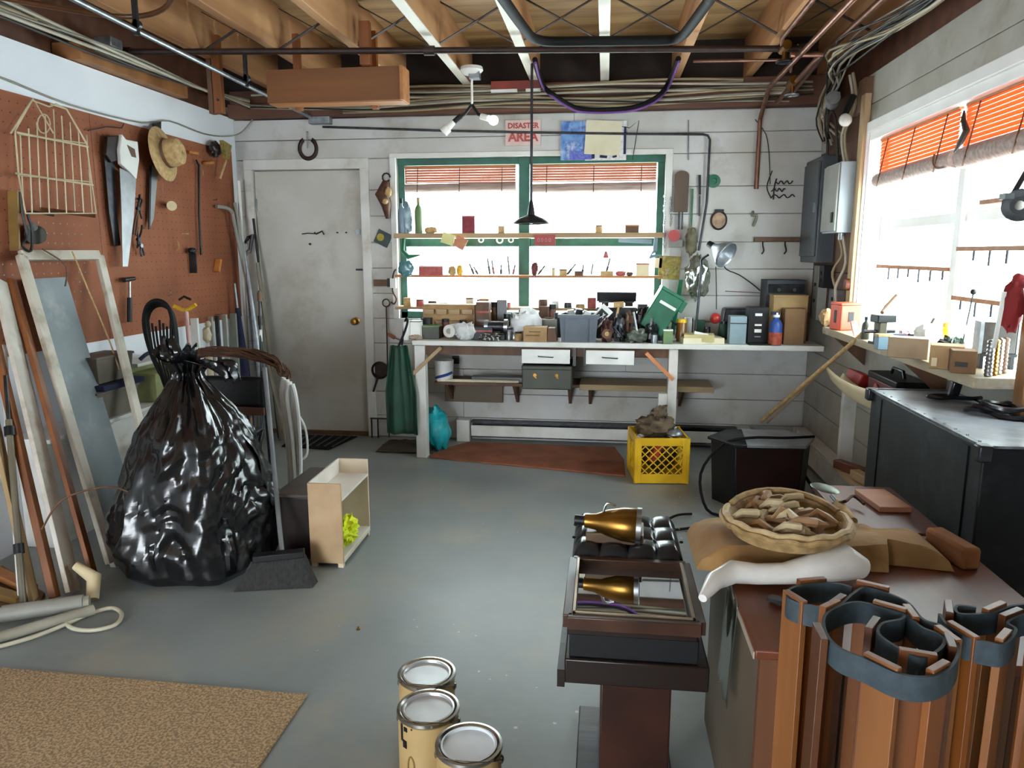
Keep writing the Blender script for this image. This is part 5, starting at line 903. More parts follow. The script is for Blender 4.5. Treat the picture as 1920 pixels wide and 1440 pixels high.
for i, (u, v, l) in enumerate(((1722, 262, 'dark cord end dangling from the blind by the window mullion'), (1815, 225, 'black twisted rag strip hanging over the near blind'))):
    a = aX(u, v, XR - .02)
    if i == 0: one('blind_cord', MB().tube([aX(1752, 290, 1.43), aX(1750, 305, 1.42), aX(1756, 315, 1.42), aX(1772, 313, 1.42)], .005, sub=3), BRW, l, 'cord')
    else: one('rag_strip', MB().tube([aX(1808, 208, 1.43), aX(1806, 225, 1.42), aX(1812, 245, 1.42), aX(1800, 268, 1.42), aX(1790, 285, 1.42)], [.004, .010, .014, .012, .004], sub=0), M('twisted rag', '3c3028', '241c18'), l, 'rag')
# shelves in the windows (thin, backlit)
for i, (y0, y1, z, l) in enumerate(((3.53, 4.40, 1.34, 'thin wood tool ledge in the far half of the right window'), (2.48, 3.46, 1.43, 'wood tool ledge, upper of two in the near half of the right window'), (2.55, 3.46, 1.22, 'wood tool ledge, lower of two in the near half of the right window'), (2.48, 3.30, 1.615, 'pale wood ledge on the meeting rail of the near right window'))):
    t = thing('tool_ledge', l, 'ledge', (1.54, (y0 + y1) / 2, z), world=True)
    MB().b2((1.51, y0, z), (1.56, y1, z + .018)).obj('board', ORX, t)
    for k in range(int((y1 - y0) / .13)):
        y = y0 + .07 + .13 * k
        if i < 3: MB().cyl((1.525, y, z), (1.525, y, z - .04 - .01 * (k % 3)), .005).obj('hanging_bit', DSTEEL, t)
# lower right shelf
t = thing('lower_wall_shelf', 'low shelf with a brown side panel under the right shelf', 'shelf', (1.35, 3.8, 0), world=True)
MB().b2((1.27, 3.30, .70), (1.458, 4.15, .72)).obj('board', WY, t, bevel=.002); MB().b2((1.27, 3.30, .0), (1.458, 3.34, .70)).obj('side_panel', REDW, t, bevel=.002); MB().b2((1.30, 4.11, .0), (1.37, 4.15, .70)).obj('side_panel', PAINTW, t, bevel=.002); MB().b2((1.27, 3.345, .25), (1.36, 4.10, .27)).obj('board', WY, t, bevel=.002)
t = thing('white_tray', 'curved white plastic trough with red things at the edge of the low right shelf', 'tray', (1.26, 3.8, .72), world=True)
def tr(u, v):
    y = 4.15 - .85 * u; x = 1.20 + .10 * v; return (x + .02 * math.sin(u * PI) * -1, y, .722 + .11 * abs(v - .6) ** 1.5 * 2 - .02 * math.sin(u * PI))
MB().grid(tr, 20, 8).obj('trough', CREAM, t, solid=.004)
one('red_tool', MB().box((1.34, 4.0, .77), (.08, .22, .07), rot=(0, .3, 0)), RED, 'red plastic tool lying in the far end of the white trough', 'tool', bevel=.008)
t = thing('red_toolbox', 'dark red and black power tool box on the low right shelf', 'toolbox', (1.38, 3.62, .72), (0, 0, 0)); 
MB().box((0, 0, .05), (.14, .36, .10)).obj('body', M('dark red box', '6e1c20', '4c1418'), t, bevel=.006); MB().box((0, 0, .115), (.145, .365, .03)).obj('lid', BLACK, t, bevel=.005); MB().cyl((-.073, .05, .055), (-.078, .05, .055), .03).obj('emblem_disc', PINK, t); MB().tube([(0, -.08, .13), (0, -.06, .16), (0, .06, .16), (0, .08, .13)], .008).obj('handle', BLACK, t)
for i, (x, y, z, a, m, l) in enumerate(((1.33, 3.75, .272, .2, WY, 'pale split board on the lowest right shelf'), (1.31, 3.55, .272, -.3, ORX, 'orange wood piece on the lowest right shelf'), (1.33, 3.95, .272, .5, REDW, 'red brown wood piece on the lowest right shelf'))):
    one('scrap_wood', B((x, y, z + .025), (.05, .24, .045), rot=(0, 0, a)), m, l, 'board', bevel=.003)
for i, (x, y, l, m) in enumerate(((1.20, 3.45, 'crumpled grey white paper by the foot of the low right shelf', bag2), (1.24, 3.2, 'dark crumpled cloth behind the trunk foot', DKW))): one('crumple', MB().ell((x, y, .06 if i else .05), (.07, .09, .05), 18, 12, amp=.6, fr=4, seed=i), m, l, 'paper')
# ================================================================== trunk and its table
ZT = .88
t = thing('trunk', 'large black trunk with a worn grey top and metal edging at the right', 'trunk', (1.26, 2.63, .36), world=True)
x0, x1, y0, y1 = 1.08, 1.37, 2.18, 3.08
MB().b2((x0, y0, .36), (x1, y1, ZT - .006)).obj('body', TRUNKM, t, bevel=.006); MB().b2((x0 + .012, y0 + .012, ZT - .006), (x1 - .012, y1 - .012, ZT)).obj('top_panel', TRUNKT, t)
for a, b in (((x0, y0), (x0, y1)), ((x0, y0), (x1, y0)), ((x0, y1), (x1, y1)), ((x1, y0), (x1, y1))): MB().beam((*a, ZT), (*b, ZT), .018, .008).obj('edge_trim', M('edge metal', '8c9298', '5c6064', rough=.3, metal=.7, scale=30), t)
for y in (y0 + .1, y1 - .1): MB().b2((x0 - .004, y - .02, .37), (x0 + .002, y + .02, ZT - .02)).obj('strap_batten', TRUNKM, t)
for y in [y0 + .04 + .075 * k for k in range(12)]: MB().cyl((x0 + .007, y, ZT + .003), (x0 + .007, y, ZT + .008), .004, n=8).obj('stud', STEEL, t)
for (x, y) in ((x0, y0), (x0, y1)): MB().box((x, y, ZT - .02), (.04, .04, .05)).obj('corner_cap', DSTEEL, t, bevel=.006)
t = thing('low_table', 'low dark brown table under the black trunk', 'table', (1.25, 2.6, 0), world=True)
MB().b2((1.02, 2.1, .325), (1.375, 3.15, .358)).obj('table_top', M('dark table', '33201a', '24150f', rough=.4), t, bevel=.003)
for x in (1.05, 1.35):
    for y in (2.14, 3.1): MB().b2((x - .02, y - .02, 0), (x + .02, y + .02, .324)).obj('leg', DKW, t)
t = thing('leather_pouch', 'black leather holster standing with its strap looped on the trunk top', 'pouch', (1.22, 2.72, ZT), world=True)
a = aZ(1788, 748, ZT + .004); MB().box(a + Vector((0, 0, .035)), (.035, .03, .07), rot=(.2, .1, 0)).obj('pouch', LEATH, t, bevel=.006); MB().tube([a + Vector(v) for v in ((0, 0, .01), (-.05, .02, .008), (-.09, .0, .008), (-.06, -.03, .008), (0, -.02, .008), (.05, -.03, .008), (.09, -.01, .008))], .008, sub=4).obj('strap', LEATH, t)
t = thing('belt_coil', 'heap of coiled black leather belts on the near part of the trunk top', 'belts', (1.25, 2.5, ZT), world=True)
a = aZ(1840, 772, ZT + .005)
for k in range(4): MB().tube([a + Vector(((.05 + .012 * k) * math.cos(q) + .03 * k, (.035 + .01 * k) * math.sin(q) - .02 * k, .008 + .012 * (k % 3) + .006 * math.sin(q * 2 + k))) for q in [i * PI / 6 for i in range(12)]], .009, closed=True, n=6).obj('belt_loop', LEATH, t)
MB().tube([a + Vector((.08, -.03, .012)), a + Vector((.14, -.01, .012)), a + Vector((.2, -.04, .01))], .007, sub=4).obj('belt_end', LEATH, t)
one('key_ring', MB().tube([aZ(1888, 764, ZT + .02) + Vector((.018 * math.cos(q), .0, .018 * math.sin(q) + .002)) for q in [i * PI / 6 for i in range(12)]], .004, closed=True), DSTEEL, 'small dark ring standing at the belt heap on the trunk', 'ring')
# ================================================================== desk with tray, canvas and film
ZD = .62
t = thing('desk', 'red brown wooden desk with a taupe side at the lower right', 'desk', (.7, 2, 0), world=True)
MB().b2((.322, 1.44, ZD - .022), (1.0, 2.14, ZD)).obj('desk_top', REDW, t, bevel=.004); MB().b2((.319, 1.44, ZD - .02), (.3215, 2.14, ZD - .004)).obj('edge_band', M('pale edge', 'b8a898', 'a09080', rough=.3), t)
MB().b2((.335, 1.47, 0), (.355, 2.12, ZD - .023)).obj('side_panel', TAUPE, t); MB().b2((.335, 1.448, 0), (.98, 1.468, ZD - .023)).obj('front_panel', wood('desk front', '6a4024', '4c2c18', 'z'), t); MB().b2((.96, 1.47, 0), (.98, 2.12, ZD - .023)).obj('side_panel', REDW, t); MB().b2((.357, 2.10, 0), (.958, 2.118, ZD - .023)).obj('back_panel', REDW, t)
for x in (.50, .66, .82): MB().b2((x - .002, 1.443, .02), (x + .002, 1.449, ZD - .03)).obj('groove_strip', DKW, t)
# canvas bundle
t = thing('side_table', 'narrow red brown table top behind the desk beside the trunk', 'table', (.88, 2.35, 0), world=True)
MB().b2((.74, 2.16, ZD - .02), (1.0, 2.60, ZD)).obj('table_top', REDW, t, bevel=.003)
for x in (.76, .98):
    for y in (2.18, 2.58): MB().b2((x - .012, y - .012, 0), (x + .012, y + .012, ZD - .021)).obj('leg', DKW, t)
t = thing('canvas_bundle', 'folded brown canvas bundle lying under the round wicker tray', 'canvas', (.65, 1.95, ZD), world=True)
cl = aZ(1300, 1010, ZD + .05); cr = aZ(1790, 1035, ZD + .05)
def cv(top):
    def f(u, v):
        x = cl.x + (cr.x - cl.x) * u; w = .13 + .02 * math.sin(u * 7) - (.05 if u > .75 else 0); y = 1.95 + (.03 * u) + (v - .5) * 2 * w
        e = min(u, 1 - u, v, 1 - v) * 9; h = .06 * min(1, e) ** .5 if e > 0 else 0
        return (x, y, ZD + .002 + (h * (1 + .25 * noise.noise(Vector((x * 9, y * 9, 0)))) if top else 0))
    return f
MB().grid(cv(True), 50, 26).obj('canvas', CANV, t); MB().box((cr.x + .03, 1.98, ZD + .03), (.05, .16, .06), rot=(0, 0, .2)).obj('rolled_end', M('orange canvas', 'a0683a', '80502a', rough=.9), t, bevel=.01)
bc = aZ(1472, 996, ZD + .09); bc.z = ZD + .078
t = thing('wicker_tray', 'round wicker rimmed tray filled with pale curled driftwood pieces', 'tray', bc, (0, 0, 0))
RB = .147
MB().lathe([(0, .005), (RB * .9, .005), (RB, .03), (RB + .012, .05), (RB, .055), (RB - .012, .04), (RB * .88, .016), (0, .014)], (0, 0, 0), 40).obj('basket', WICK, t)
for k, (rr, z) in enumerate(((RB + .004, .052), (RB + .012, .042), (RB - .01, .034))):
    MB().tube([(rr * math.cos(q), rr * math.sin(q), z + .003 * math.sin(q * 14 + k)) for q in [i * PI / 28 for i in range(56)]], .008, closed=True, n=6).obj('rim_cane', WICK if k else M('pale cane', 'c4ab80', 'a48c62', rough=.6, scale=30), t)
MB().tube([(RB * math.cos(q), RB * math.sin(q), .055 + .02 * math.sin((q - .3) / 2.3 * PI)) for q in [.3 + .23 * i for i in range(11)]], .009, n=6).obj('handle', WICK, t)
rnd = random.Random(5)
dm = M('pale driftwood', 'c4b490', '9a8460', rough=.6, scale=12); dm2 = M('curled leaf', '9a7248', '6c4c2c', rough=.6, scale=12)
for k in range(24):
    q = rnd.uniform(0, 6.28); r0 = RB * .72 * math.sqrt(rnd.random()); c = Vector((r0 * math.cos(q), r0 * math.sin(q), .035 + .012 * (k % 3))); a = rnd.uniform(0, 3.1); d = Vector((math.cos(a), math.sin(a), 0)); s = Vector((-d.y, d.x, 0)); L_ = rnd.uniform(.035, .06)
    one('driftwood', MB().tube([bc + c - d * L_ + s * .01, bc + c - d * L_ * .3 + s * .015 + Vector((0, 0, .012)), bc + c + d * L_ * .3 - s * .005 + Vector((0, 0, .015)), bc + c + d * L_ + s * .02], [.004, .011, .012, .003], n=6), dm if k % 2 else dm2, ('pale' if k % 2 else 'brown') + ' curled driftwood piece lying in the round wicker tray', 'driftwood', ('pale' if k % 2 else 'brown') + ' driftwood pieces in the wicker tray')
a = aZ(1320, 1092, ZD); b = aZ(1600, 1060, ZD)
t = thing('plastic_film', 'long roll of milky white plastic film across the desk before the wicker tray', 'plastic film', a, world=True)
pts = [(q.x, q.y) for q in [aZ(u, v, ZD + .04) for u, v in ((1318, 1108), (1340, 1085), (1375, 1072), (1420, 1074), (1470, 1074), (1530, 1070), (1585, 1066), (1618, 1064))]]
MB().tube([(x, y, ZD + .012 + r) for (x, y), r in zip(pts, (.010, .022, .028, .025, .026, .036, .044, .026))], [.010, .022, .028, .025, .026, .036, .044, .026], n=16).obj('roll', CLOUDP, t)
MB().grid(lambda u, v: (.318 - .012 * v, 1.62 + .14 * u, ZD + .006 - .26 * v ** 1.2 + .01 * math.sin(u * 12)), 14, 12).obj('hanging_end', PLAS, t, solid=.002)
t = thing('trowel', 'garden trowel with a pale wooden handle lying behind the wicker tray', 'trowel', (.86, 2.45, ZD), world=True)
a = aZ(1600, 978, ZD + .02); b = aZ(1572, 945, ZD + .03); MB().cyl(a, b, .013, .016).obj('handle', STRAW, t); MB().cyl(b, b + (b - a) * .5, .006).obj('neck', DSTEEL, t)
MB().ell(b + (b - a) * 1.0, (.035, .06, .006), rot=(0, 0, .4)).obj('blade', M('dull green steel', '6a7468', '50584e', rough=.4, metal=.6), t)
one('pink_board', B((.91, 2.42, ZD + .010), (.10, .18, .018), rot=(0, 0, .1)), M('pinkish board', 'c89478', 'b07e62'), 'pinkish board lying on the desk beside the trunk', 'board', bevel=.002)
one('twig_tangle', MB().tube([aZ(1560, 945, ZD + .02), aZ(1585, 940, ZD + .05), aZ(1600, 930, ZD + .03), aZ(1620, 945, ZD + .02)], .005, sub=4), TWIG, 'dark twisted twig behind the trowel', 'twig')
one('strap_buckle', MB().beam(aZ(1442, 1120, ZD + .01), aZ(1482, 1132, ZD + .012), .022, .008), DSTEEL, 'dark metal strap end lying on the desk top left of the slats', 'buckle')
# ================================================================== rolled slatted bed base
ZR = .87
def slatroll(name, label, path, slat_every, off, closed=False, group=None, seed=0):
    P = smooth([aZ(u, v, ZR) for u, v in path], 8, closed); cx = sum(p.x for p in P) / len(P); cy = sum(p.y for p in P) / len(P)
    t = thing(name, label, 'slatted bed base', (cx, cy, 0), world=True)
    g = MB(); n = len(P); vs = []; 
    for i, p in enumerate(P):
        d = (P[min(i + 1, n - 1)] - P[max(i - 1, 0)]).normalized(); s = Vector((-d.y, d.x, 0)) * .0022
        vs += [p + s, p - s, p - s - Vector((0, 0, .036)), p + s - Vector((0, 0, .036))]
    g.add(vs, [(i * 4 + j, i * 4 + (j + 1) % 4, (i + 1) * 4 + (j + 1) % 4, (i + 1) * 4 + j) for i in range(n - 1) for j in range(4)]); g.obj('webbing_strap', STRAP, t)
    acc = .03; rr = random.Random(seed); k = 0
    for i in range(1, n):
        acc += (P[i] - P[i - 1]).length
        if acc > slat_every:
            acc = 0; d = (P[min(i + 1, n - 1)] - P[i - 1]).normalized(); s = Vector((-d.y, d.x, 0)); s = s if s.y > 0 else -s; sg = off; c = P[i] + s * sg; l = rr.uniform(-.02, .03)
            MB().beam((c.x + s.x * .004, c.y + s.y * .004, .0), (c.x, c.y, ZR + .004), .044 + .008 * rr.random(), .011, s).obj('slat', (ORW, wood('light pine slat', '8e5a2e', '6a3e1c', 'z', rough=.45), wood('dark pine slat', '643818', '46260f', 'z', rough=.45))[k % 3], t, bevel=.001); k += 1
    return t
slatroll('bed_slats', 'rolled wooden bed slats held by grey webbing standing upright at lower right', [(1598, 1101), (1560, 1092), (1510, 1095), (1480, 1105), (1482, 1122), (1530, 1136), (1572, 1134), (1600, 1112), (1625, 1100), (1668, 1113), (1703, 1130), (1730, 1160), (1765, 1172), (1790, 1195), (1797, 1222), (1780, 1252), (1740, 1268), (1685, 1262), (1625, 1235), (1576, 1215), (1550, 1188), (1546, 1155), (1575, 1135), (1610, 1128), (1655, 1138), (1692, 1150), (1690, 1160), (1655, 1168), (1648, 1188), (1688, 1216), (1728, 1232), (1760, 1218), (1772, 1200), (1762, 1188), (1728, 1175), (1700, 1150)], .092, .009, seed=1)
slatroll('bed_slats', 'second roll of webbed bed slats standing at the right edge of the picture', [(1762, 1150), (1776, 1170), (1810, 1192), (1850, 1203), (1885, 1205), (1905, 1180), (1890, 1165), (1930, 1150), (1960, 1170), (1950, 1210), (1990, 1230), (2010, 1180), (1960, 1135), (1900, 1135), (1860, 1148), (1800, 1150), (1795, 1135), (1830, 1138)], .085, .009, seed=2)
# ================================================================== dark pedestal bench with mirror, cushion, lamp
t = thing('pedestal_bench', 'dark brown wooden pedestal bench carrying the framed mirror and tufted cushion', 'bench', (.08, 1.85, 0), world=True)
ZM = .57
MB().b2((-.075, 1.60, .415), (.260, 2.22, .478)).obj('apron', DKW, t, bevel=.004); MB().b2((-.065, 1.61, .478), (.235, 2.20, ZM - .03)).obj('drawer_box', BLACK, t, bevel=.003); MB().b2((-.07, 1.60, ZM - .03), (.23, 2.20, ZM)).obj('seat_board', DKW, t, bevel=.003)
MB().b2((-.092, 1.60, .405), (-.074, 2.1, .45)).obj('side_rail', DKW, t)
MB().b2((.012, 1.66, .03), (.182, 2.05, .40)).obj('pedestal', M('pedestal wood', '3c1c12', '28120b', rough=.35), t, bevel=.004); MB().b2((-.05, 1.66, 0), (.21, 2.1, .03)).obj('foot', DKW, t, bevel=.004)
t = thing('framed_mirror', 'wood framed mirror lying flat on the dark pedestal bench', 'mirror', (.08, 1.73, ZM + .002), world=True)
mx0, mx1, my0, my1, mz = -.068, .232, 1.575, 1.905, ZM + .001
for a, b in (((mx0, my0), (mx1, my0)), ((mx0, my1), (mx1, my1)), ((mx0, my0), (mx0, my1)), ((mx1, my0), (mx1, my1))): MB().beam((*a, mz + .016), (*b, mz + .016), .022, .032).obj('frame_rail', M('mirror frame', '4a3022', '2c1a10', rough=.3), t, bevel=.002)
for a, b in (((mx0 + .014, my0 + .01), (mx0 + .014, my1 - .01)), ((mx1 - .014, my0 + .01), (mx1 - .014, my1 - .01)), ((mx0 + .01, my0 + .013), (mx1 - .01, my0 + .013))): MB().beam((*a, mz + .033), (*b, mz + .033), .006, .004).obj('inner_bead', M('silver bead', 'b8a890', '8a7a66', metal=.6, rough=.3), t)
MB().b2((mx0 + .01, my0 + .01, mz), (mx1 - .01, my1 - .01, mz + .010)).obj('glass', MIRR, t)
t = thing('tufted_cushion', 'black tufted leather cushion at the far end of the dark pedestal bench', 'cushion', (.07, 2.06, ZM), world=True)
def tf(u, v):
    x = -.075 + .31 * u; y = 1.925 + .30 * v; e = min(u, 1 - u, v, 1 - v) * 12; h = .055 * min(1, max(0, e)) ** .5
    return (x, y, ZM + .001 + h * (.72 + .3 * abs(math.sin(u * PI * 4) * math.sin(v * PI * 3)) ** .4))
MB().grid(tf, 56, 42).obj('cushion_top', LEATH, t)
for i in range(5):
    for j in range(1, 3): MB().ell((-.075 + .31 * i / 4 * .98 + .003, 1.925 + .10 * j, ZM + .042), (.006, .006, .004), 8, 5).obj('button', BLACK, t)
t = thing('brass_lamp', 'brass spotlight head lying on a brown box on the tufted cushion', 'lamp', (.06, 2.04, ZM + .1), world=True)
a = Vector((-.01, 1.99, ZM + .105)); d = Vector((.995, -.08, -.03)).normalized()
MB().lathe([(.008, -.035), (.018, -.03), (.022, 0), (.036, .03), (.046, .075), (.048, .115), (.046, .12)], a, 28, d).obj('shade', BRASS, t, solid=.002); MB().lathe([(.047, .112), (.051, .113), (.051, .126), (.044, .126), (.044, .118)], a, 28, d).obj('rim', STEEL, t); MB().lathe([(0, .108), (.044, .108)], a, 20, d).obj('lens', WHITE, t)
MB().cyl(a - d * .06, a - d * .03, .014).obj('socket', BLACK, t); MB().tube([a + Vector((.02, 0, .03)), a + Vector((.03, .0, .055)), a + Vector((.055, 0, .05))], .004, sub=3).obj('bracket', STEEL, t)
one('brown_box', B((.045, 2.02, ZM + .065), (.16, .11, .03), rot=(0, 0, -.05)), M('brown box', '5a4020', '442f16', rough=.4), 'small brown box under the brass spotlight head', 'box', bevel=.003)
# ================================================================== paint cans
def can(u, v, label, rim, lidm, spl=False, hh=.19, r=.083, z=0.0):
    p = aZ(u, v, hh); t = thing('paint_can', label, 'paint can', (p.x, p.y, z))
    MB().lathe([(0, 0), (r, 0), (r + .002, .004), (r, .008), (r, hh - .012)], (0, 0, 0), 40).obj('can_wall', CANL, t)
    MB().lathe([(r, hh - .014), (r + .004, hh - .008), (r + .003, hh), (r - .004, hh + .001), (r - .013, hh - .006), (r - .013, hh - .010)], (0, 0, 0), 40).obj('rim', TIN, t)
    MB().lathe([(r - .011, hh - .002), (r - .016, hh - .001), (r - .018, hh - .008), (0, hh - .009)], (0, 0, 0), 40).obj('lid', lidm, t)
    for s in (0, PI): MB().ell((r * math.cos(s), r * math.sin(s), hh * .8), (.008, .012, .012), 10, 6).obj('handle_ear', TIN, t)
    MB().tube([(r * math.cos(q) * 1.03, r * math.sin(q) * 1.03, hh * .8 - .05 * math.sin(q)) for q in [PI + i * PI / 12 for i in range(13)]][::1], .002, n=6).obj('wire_handle', TIN, t)
    if spl:
        for (q, z, w, h) in ((-2.35, .15, .008, .05), (-2.15, .165, .012, .012), (-2.2, .12, .014, .022), (-1.9, .172, .004, .004)): MB().box(((r + .001) * math.cos(q), (r + .001) * math.sin(q), z), (w, .002, h), rot=(0, 0, q + PI / 2)).obj('print_mark', BLACK, t)
        for (z, hz) in ((.06, .03),): MB().tube([((r + .001) * math.cos(q), (r + .001) * math.sin(q), z + hz * math.sin(a)) for a, q in [(i * PI / 6, -1.95 + .12 * math.cos(i * PI / 6)) for i in range(12)]], .0025, n=5, closed=True).obj('print_ring', M('ochre print', '8a6c34', '7a5e2c'), t)
    return t
shiny = M('bare tin lid', 'e0e2e4', 'c4c6c8', rough=.3, metal=.75, scale=3, bump=.3)
can(800, 1260, 'tan paint can with a shiny tin lid, farthest of the three', TIN, shiny)
can(803, 1325, 'tan paint can with black print marks, middle of the three', TIN, shiny, True)
can(879, 1393, 'tan paint can with a white painted lid, nearest of the three', TIN, M('white lid', 'e4ecf2', 'd4dce2', rough=.5))
mat_('carpet_mat', [(-2.6, 2.11), (-.93, 2.08), (-.93, .6), (-2.6, .6)], .01, RUG, 'speckled brown carpet mat on the floor at lower left', 'mat')
for i, (u, v, l) in enumerate(((1180, 1130, ''),)): pass
one('screw', MB().lathe([(0, 0), (.008, 0), (.008, .003), (.003, .006), (.003, .012), (0, .012)], aZ(672, 1180, 0), 10), BRASS, 'tiny rusty screw head on the floor in the middle of the room', 'screw')
# ================================================================== pegboard on the left wall
t = thing('pegboard', 'large brown pegboard along the left wall', 'pegboard', (XL, 4, .94), world=True)
MB().b2((XL + .001, 1.6, .94), (XL + .008, 3.85, 2.165)).obj('panel', PEG, t); MB().b2((XL + .001, 3.853, .94), (XL + .008, 5.40, 2.165)).obj('panel', PEG, t)
holes_ = MB()
y = 3.0
while y < 5.38:
    z = .97
    while z < 2.15:
        holes_.box((XL + .0083, y, z), (.0008, .006, .006)); z += .05
    y += .05
h = holes_.obj('peg_holes', DKW, t); h['kind'] = 'stuff'
XP = XL + .012
def onpeg(u, v, d=0.0): return aX(u, v, XP + d)
def pflat(name, label, cat, poly, th, m, d=.01, bev=.001):       # outline in pixels, flat against the pegboard
    pts = [onpeg(u, v) for u, v in poly]; return [(p.y, p.z) for p in pts]
def pplate(t, nm, poly, th, m, d=.01, bev=.001):
    q = [(onpeg(u, v).y, onpeg(u, v).z) for u, v in poly]
    return MB().prism(q, lambda a, b, s: (s, a, b), XP + d, XP + d + th).obj(nm, m, t, bevel=bev)
t = thing('handsaw', 'handsaw with a white handle and long grey blade hanging on the pegboard', 'saw', onpeg(225, 480), world=True)
pplate(t, 'blade', [(208, 315), (240, 330), (236, 400), (224, 500), (214, 500), (212, 400)], .003, M('saw steel', '9a9c9e', '808284', rough=.35, metal=.7, scale=8), .05)
pplate(t, 'handle', [(210, 252), (218, 262), (240, 266), (243, 300), (238, 336), (225, 322), (208, 308), (206, 280)], .022, WHITE, .04, .004); pplate(t, 'handle_hole', [(219, 272), (233, 280), (236, 296), (228, 294)], .003, BRW, .0625, 0)
t = thing('handsaw', 'dark old saw behind the white handled handsaw', 'saw', onpeg(200, 470), world=True)
pplate(t, 'blade', [(188, 290), (208, 300), (212, 400), (220, 460), (208, 462), (198, 400)], .003, DSTEEL, .02); pplate(t, 'handle', [(188, 256), (210, 254), (212, 300), (196, 305), (186, 290)], .022, DKW, .02, .004)
t = thing('handsaw', 'narrow straight steel saw hanging below the straw hat', 'saw', onpeg(280, 430), world=True)
pplate(t, 'blade', [(276, 310), (290, 320), (282, 410), (274, 430)], .003, M('saw steel', '9a9c9e'), .02); pplate(t, 'spine', [(274, 310), (278, 310), (275, 430), (272, 430)], .006, BLACK, .018); pplate(t, 'handle', [(282, 232), (294, 228), (294, 305), (282, 310)], .02, BLACK, .01)
# straw hat
t = thing('straw_hat', 'straw hat with a wide brim and green lining hanging on the pegboard', 'hat', onpeg(305, 340), world=True)
c = aX(312, 288, XL + .10); ax = Vector((.97, .10, .15)).normalized()
def hatp(prof, sq=1.0): return MB().lathe(prof, c, 36, ax)
MB().lathe([(.085, 0), (.12, .008), (.160, .022), (.164, .022)], c, 40, (-ax)).obj('brim', STRAW, t, solid=.003)
MB().lathe([(.085, 0), (.083, .05), (.075, .085), (.05, .10), (0, .095)], c, 32, ax).obj('crown', STRAW, t, solid=.003)
MB().lathe([(.087, .002), (.087, .02)], c, 32, ax).obj('band', BRW, t)
q = Vector((0, 0, -1)) ; q = (q - ax * q.dot(ax)).normalized(); s_ = ax.cross(q)
MB().add([c + q * .11 + s_ * .05 - ax * .012, c + q * .11 - s_ * .05 - ax * .012, c + q * .15 - s_ * .03 - ax * .02, c + q * .15 + s_ * .03 - ax * .02], [(0, 1, 2, 3)]).obj('green_lining', GREENP, t, solid=.004)
MB().cyl(aX(305, 344, XL + .09), aX(305, 362, XL + .09), .0015).obj('chin_string', STRAW, t)
# wire plant holder: house-shaped white wire rack
t = thing('wire_rack', 'house shaped cream wire rack hanging at the left of the pegboard', 'wire rack', onpeg(95, 400), world=True)
Wm = M('cream wire', 'c8bc9c', 'b0a484', rough=.4)
def wire(nm, pp, d, r=.003, closed=False): return MB().tube([onpeg(u, v, dd) for (u, v), dd in zip(pp, d)], r, n=6, closed=closed).obj(nm, Wm, t)
wire('outer_frame', [(20, 250), (60, 188), (92, 200), (105, 195), (125, 205), (162, 270), (180, 400), (48, 400), (35, 330), (28, 245)], [.12] * 10, .004)
wire('roof_wire', [(28, 245), (62, 185), (100, 250)], [.03] * 3, .004); wire('roof_wire', [(95, 195), (125, 205), (162, 268)], [.03] * 3, .004)
for v0, v1 in ((248, 275), (325, 347)): wire('cross_wire', [(30, v0), (165 + (v0 - 248) * .12, v1)], [.12, .12], .005); wire('cross_wire', [(34, v0 + 4), (163 + (v0 - 248) * .12, v1 - 6)], [.03, .03], .003)
for k in range(9):
    u = 38 + 15.5 * k; wire('upright_wire', [(u, 205 + abs(k - 4) * 12), (u + 6 + k * .6, 400)], [.12 if k % 2 else .03] * 2, .0032)
wire('ring_wire', [(82 + 12 * math.cos(q), 232 + 18 * math.sin(q)) for q in [i * PI / 6 for i in range(12)]], [.05] * 12, .003, True)
MB().tube([onpeg(75 + 1.05 * i, 392 + .12 * i + (4 if i % 2 else -3), .1) for i in range(100)], .003, n=5).obj('beaded_foot', M('rust beads', '8a5a3c', '6c442c'), t)
# more hanging tools
t = thing('egg_beater', 'steel pulley with dark cords hanging at the left edge under the wire rack', 'pulley', onpeg(62, 450), world=True)
MB().cyl(onpeg(68, 440, .02), onpeg(66, 440, .07), .045, n=20).obj('sheave', OLIVE, t); MB().cyl(onpeg(62, 425, .07), onpeg(62, 425, .09), .02).obj('hub', STEEL, t); MB().tube([onpeg(u, v, .09) for u, v in ((38, 360), (42, 400), (50, 440), (42, 460), (58, 470), (60, 430), (54, 398), (100, 404))], .006, sub=4).obj('cords', BLACK, t)
one('yellow_rule', MB().beam(onpeg(24, 358, .02), onpeg(28, 470, .02), .05, .01), M('mustard wood', '8a6c34', '6e5428'), 'mustard brown wooden strip hanging at the far left of the pegboard', 'strip')
one('yellow_level', MB().beam(onpeg(38, 360, .03), onpeg(40, 400, .03), .012, .012), YEL, 'thin yellow tool standing beside the mustard strip on the pegboard', 'level')
pliers('pliers', 'pliers with orange brown handles hanging under a hook between the saws', onpeg(252, 440, .03), onpeg(262, 365, .03), BRW, DSTEEL, .012, (-1, 0, 0)); pliers('pliers', 'black handled pliers spread open on the pegboard', onpeg(262, 420, .03), onpeg(258, 465, .03), BLACK, DSTEEL, .022, (-1, 0, 0))
pliers('pliers', 'small pliers with one blue tip below the black handled ones', onpeg(268, 480, .03), onpeg(262, 450, .03), DSTEEL, GALV, .014, (-1, 0, 0))
one('awl', MB().tube([onpeg(u, v, .02) for u, v in ((250, 358), (254, 372), (266, 374), (262, 392), (266, 410))], .006, sub=3), DSTEEL, 'dark twisted bracket above the orange brown pliers', 'bracket')
t = thing('hammer', 'hammer with a black grip and steel head hanging low on the pegboard', 'hammer', onpeg(244, 604), world=True)
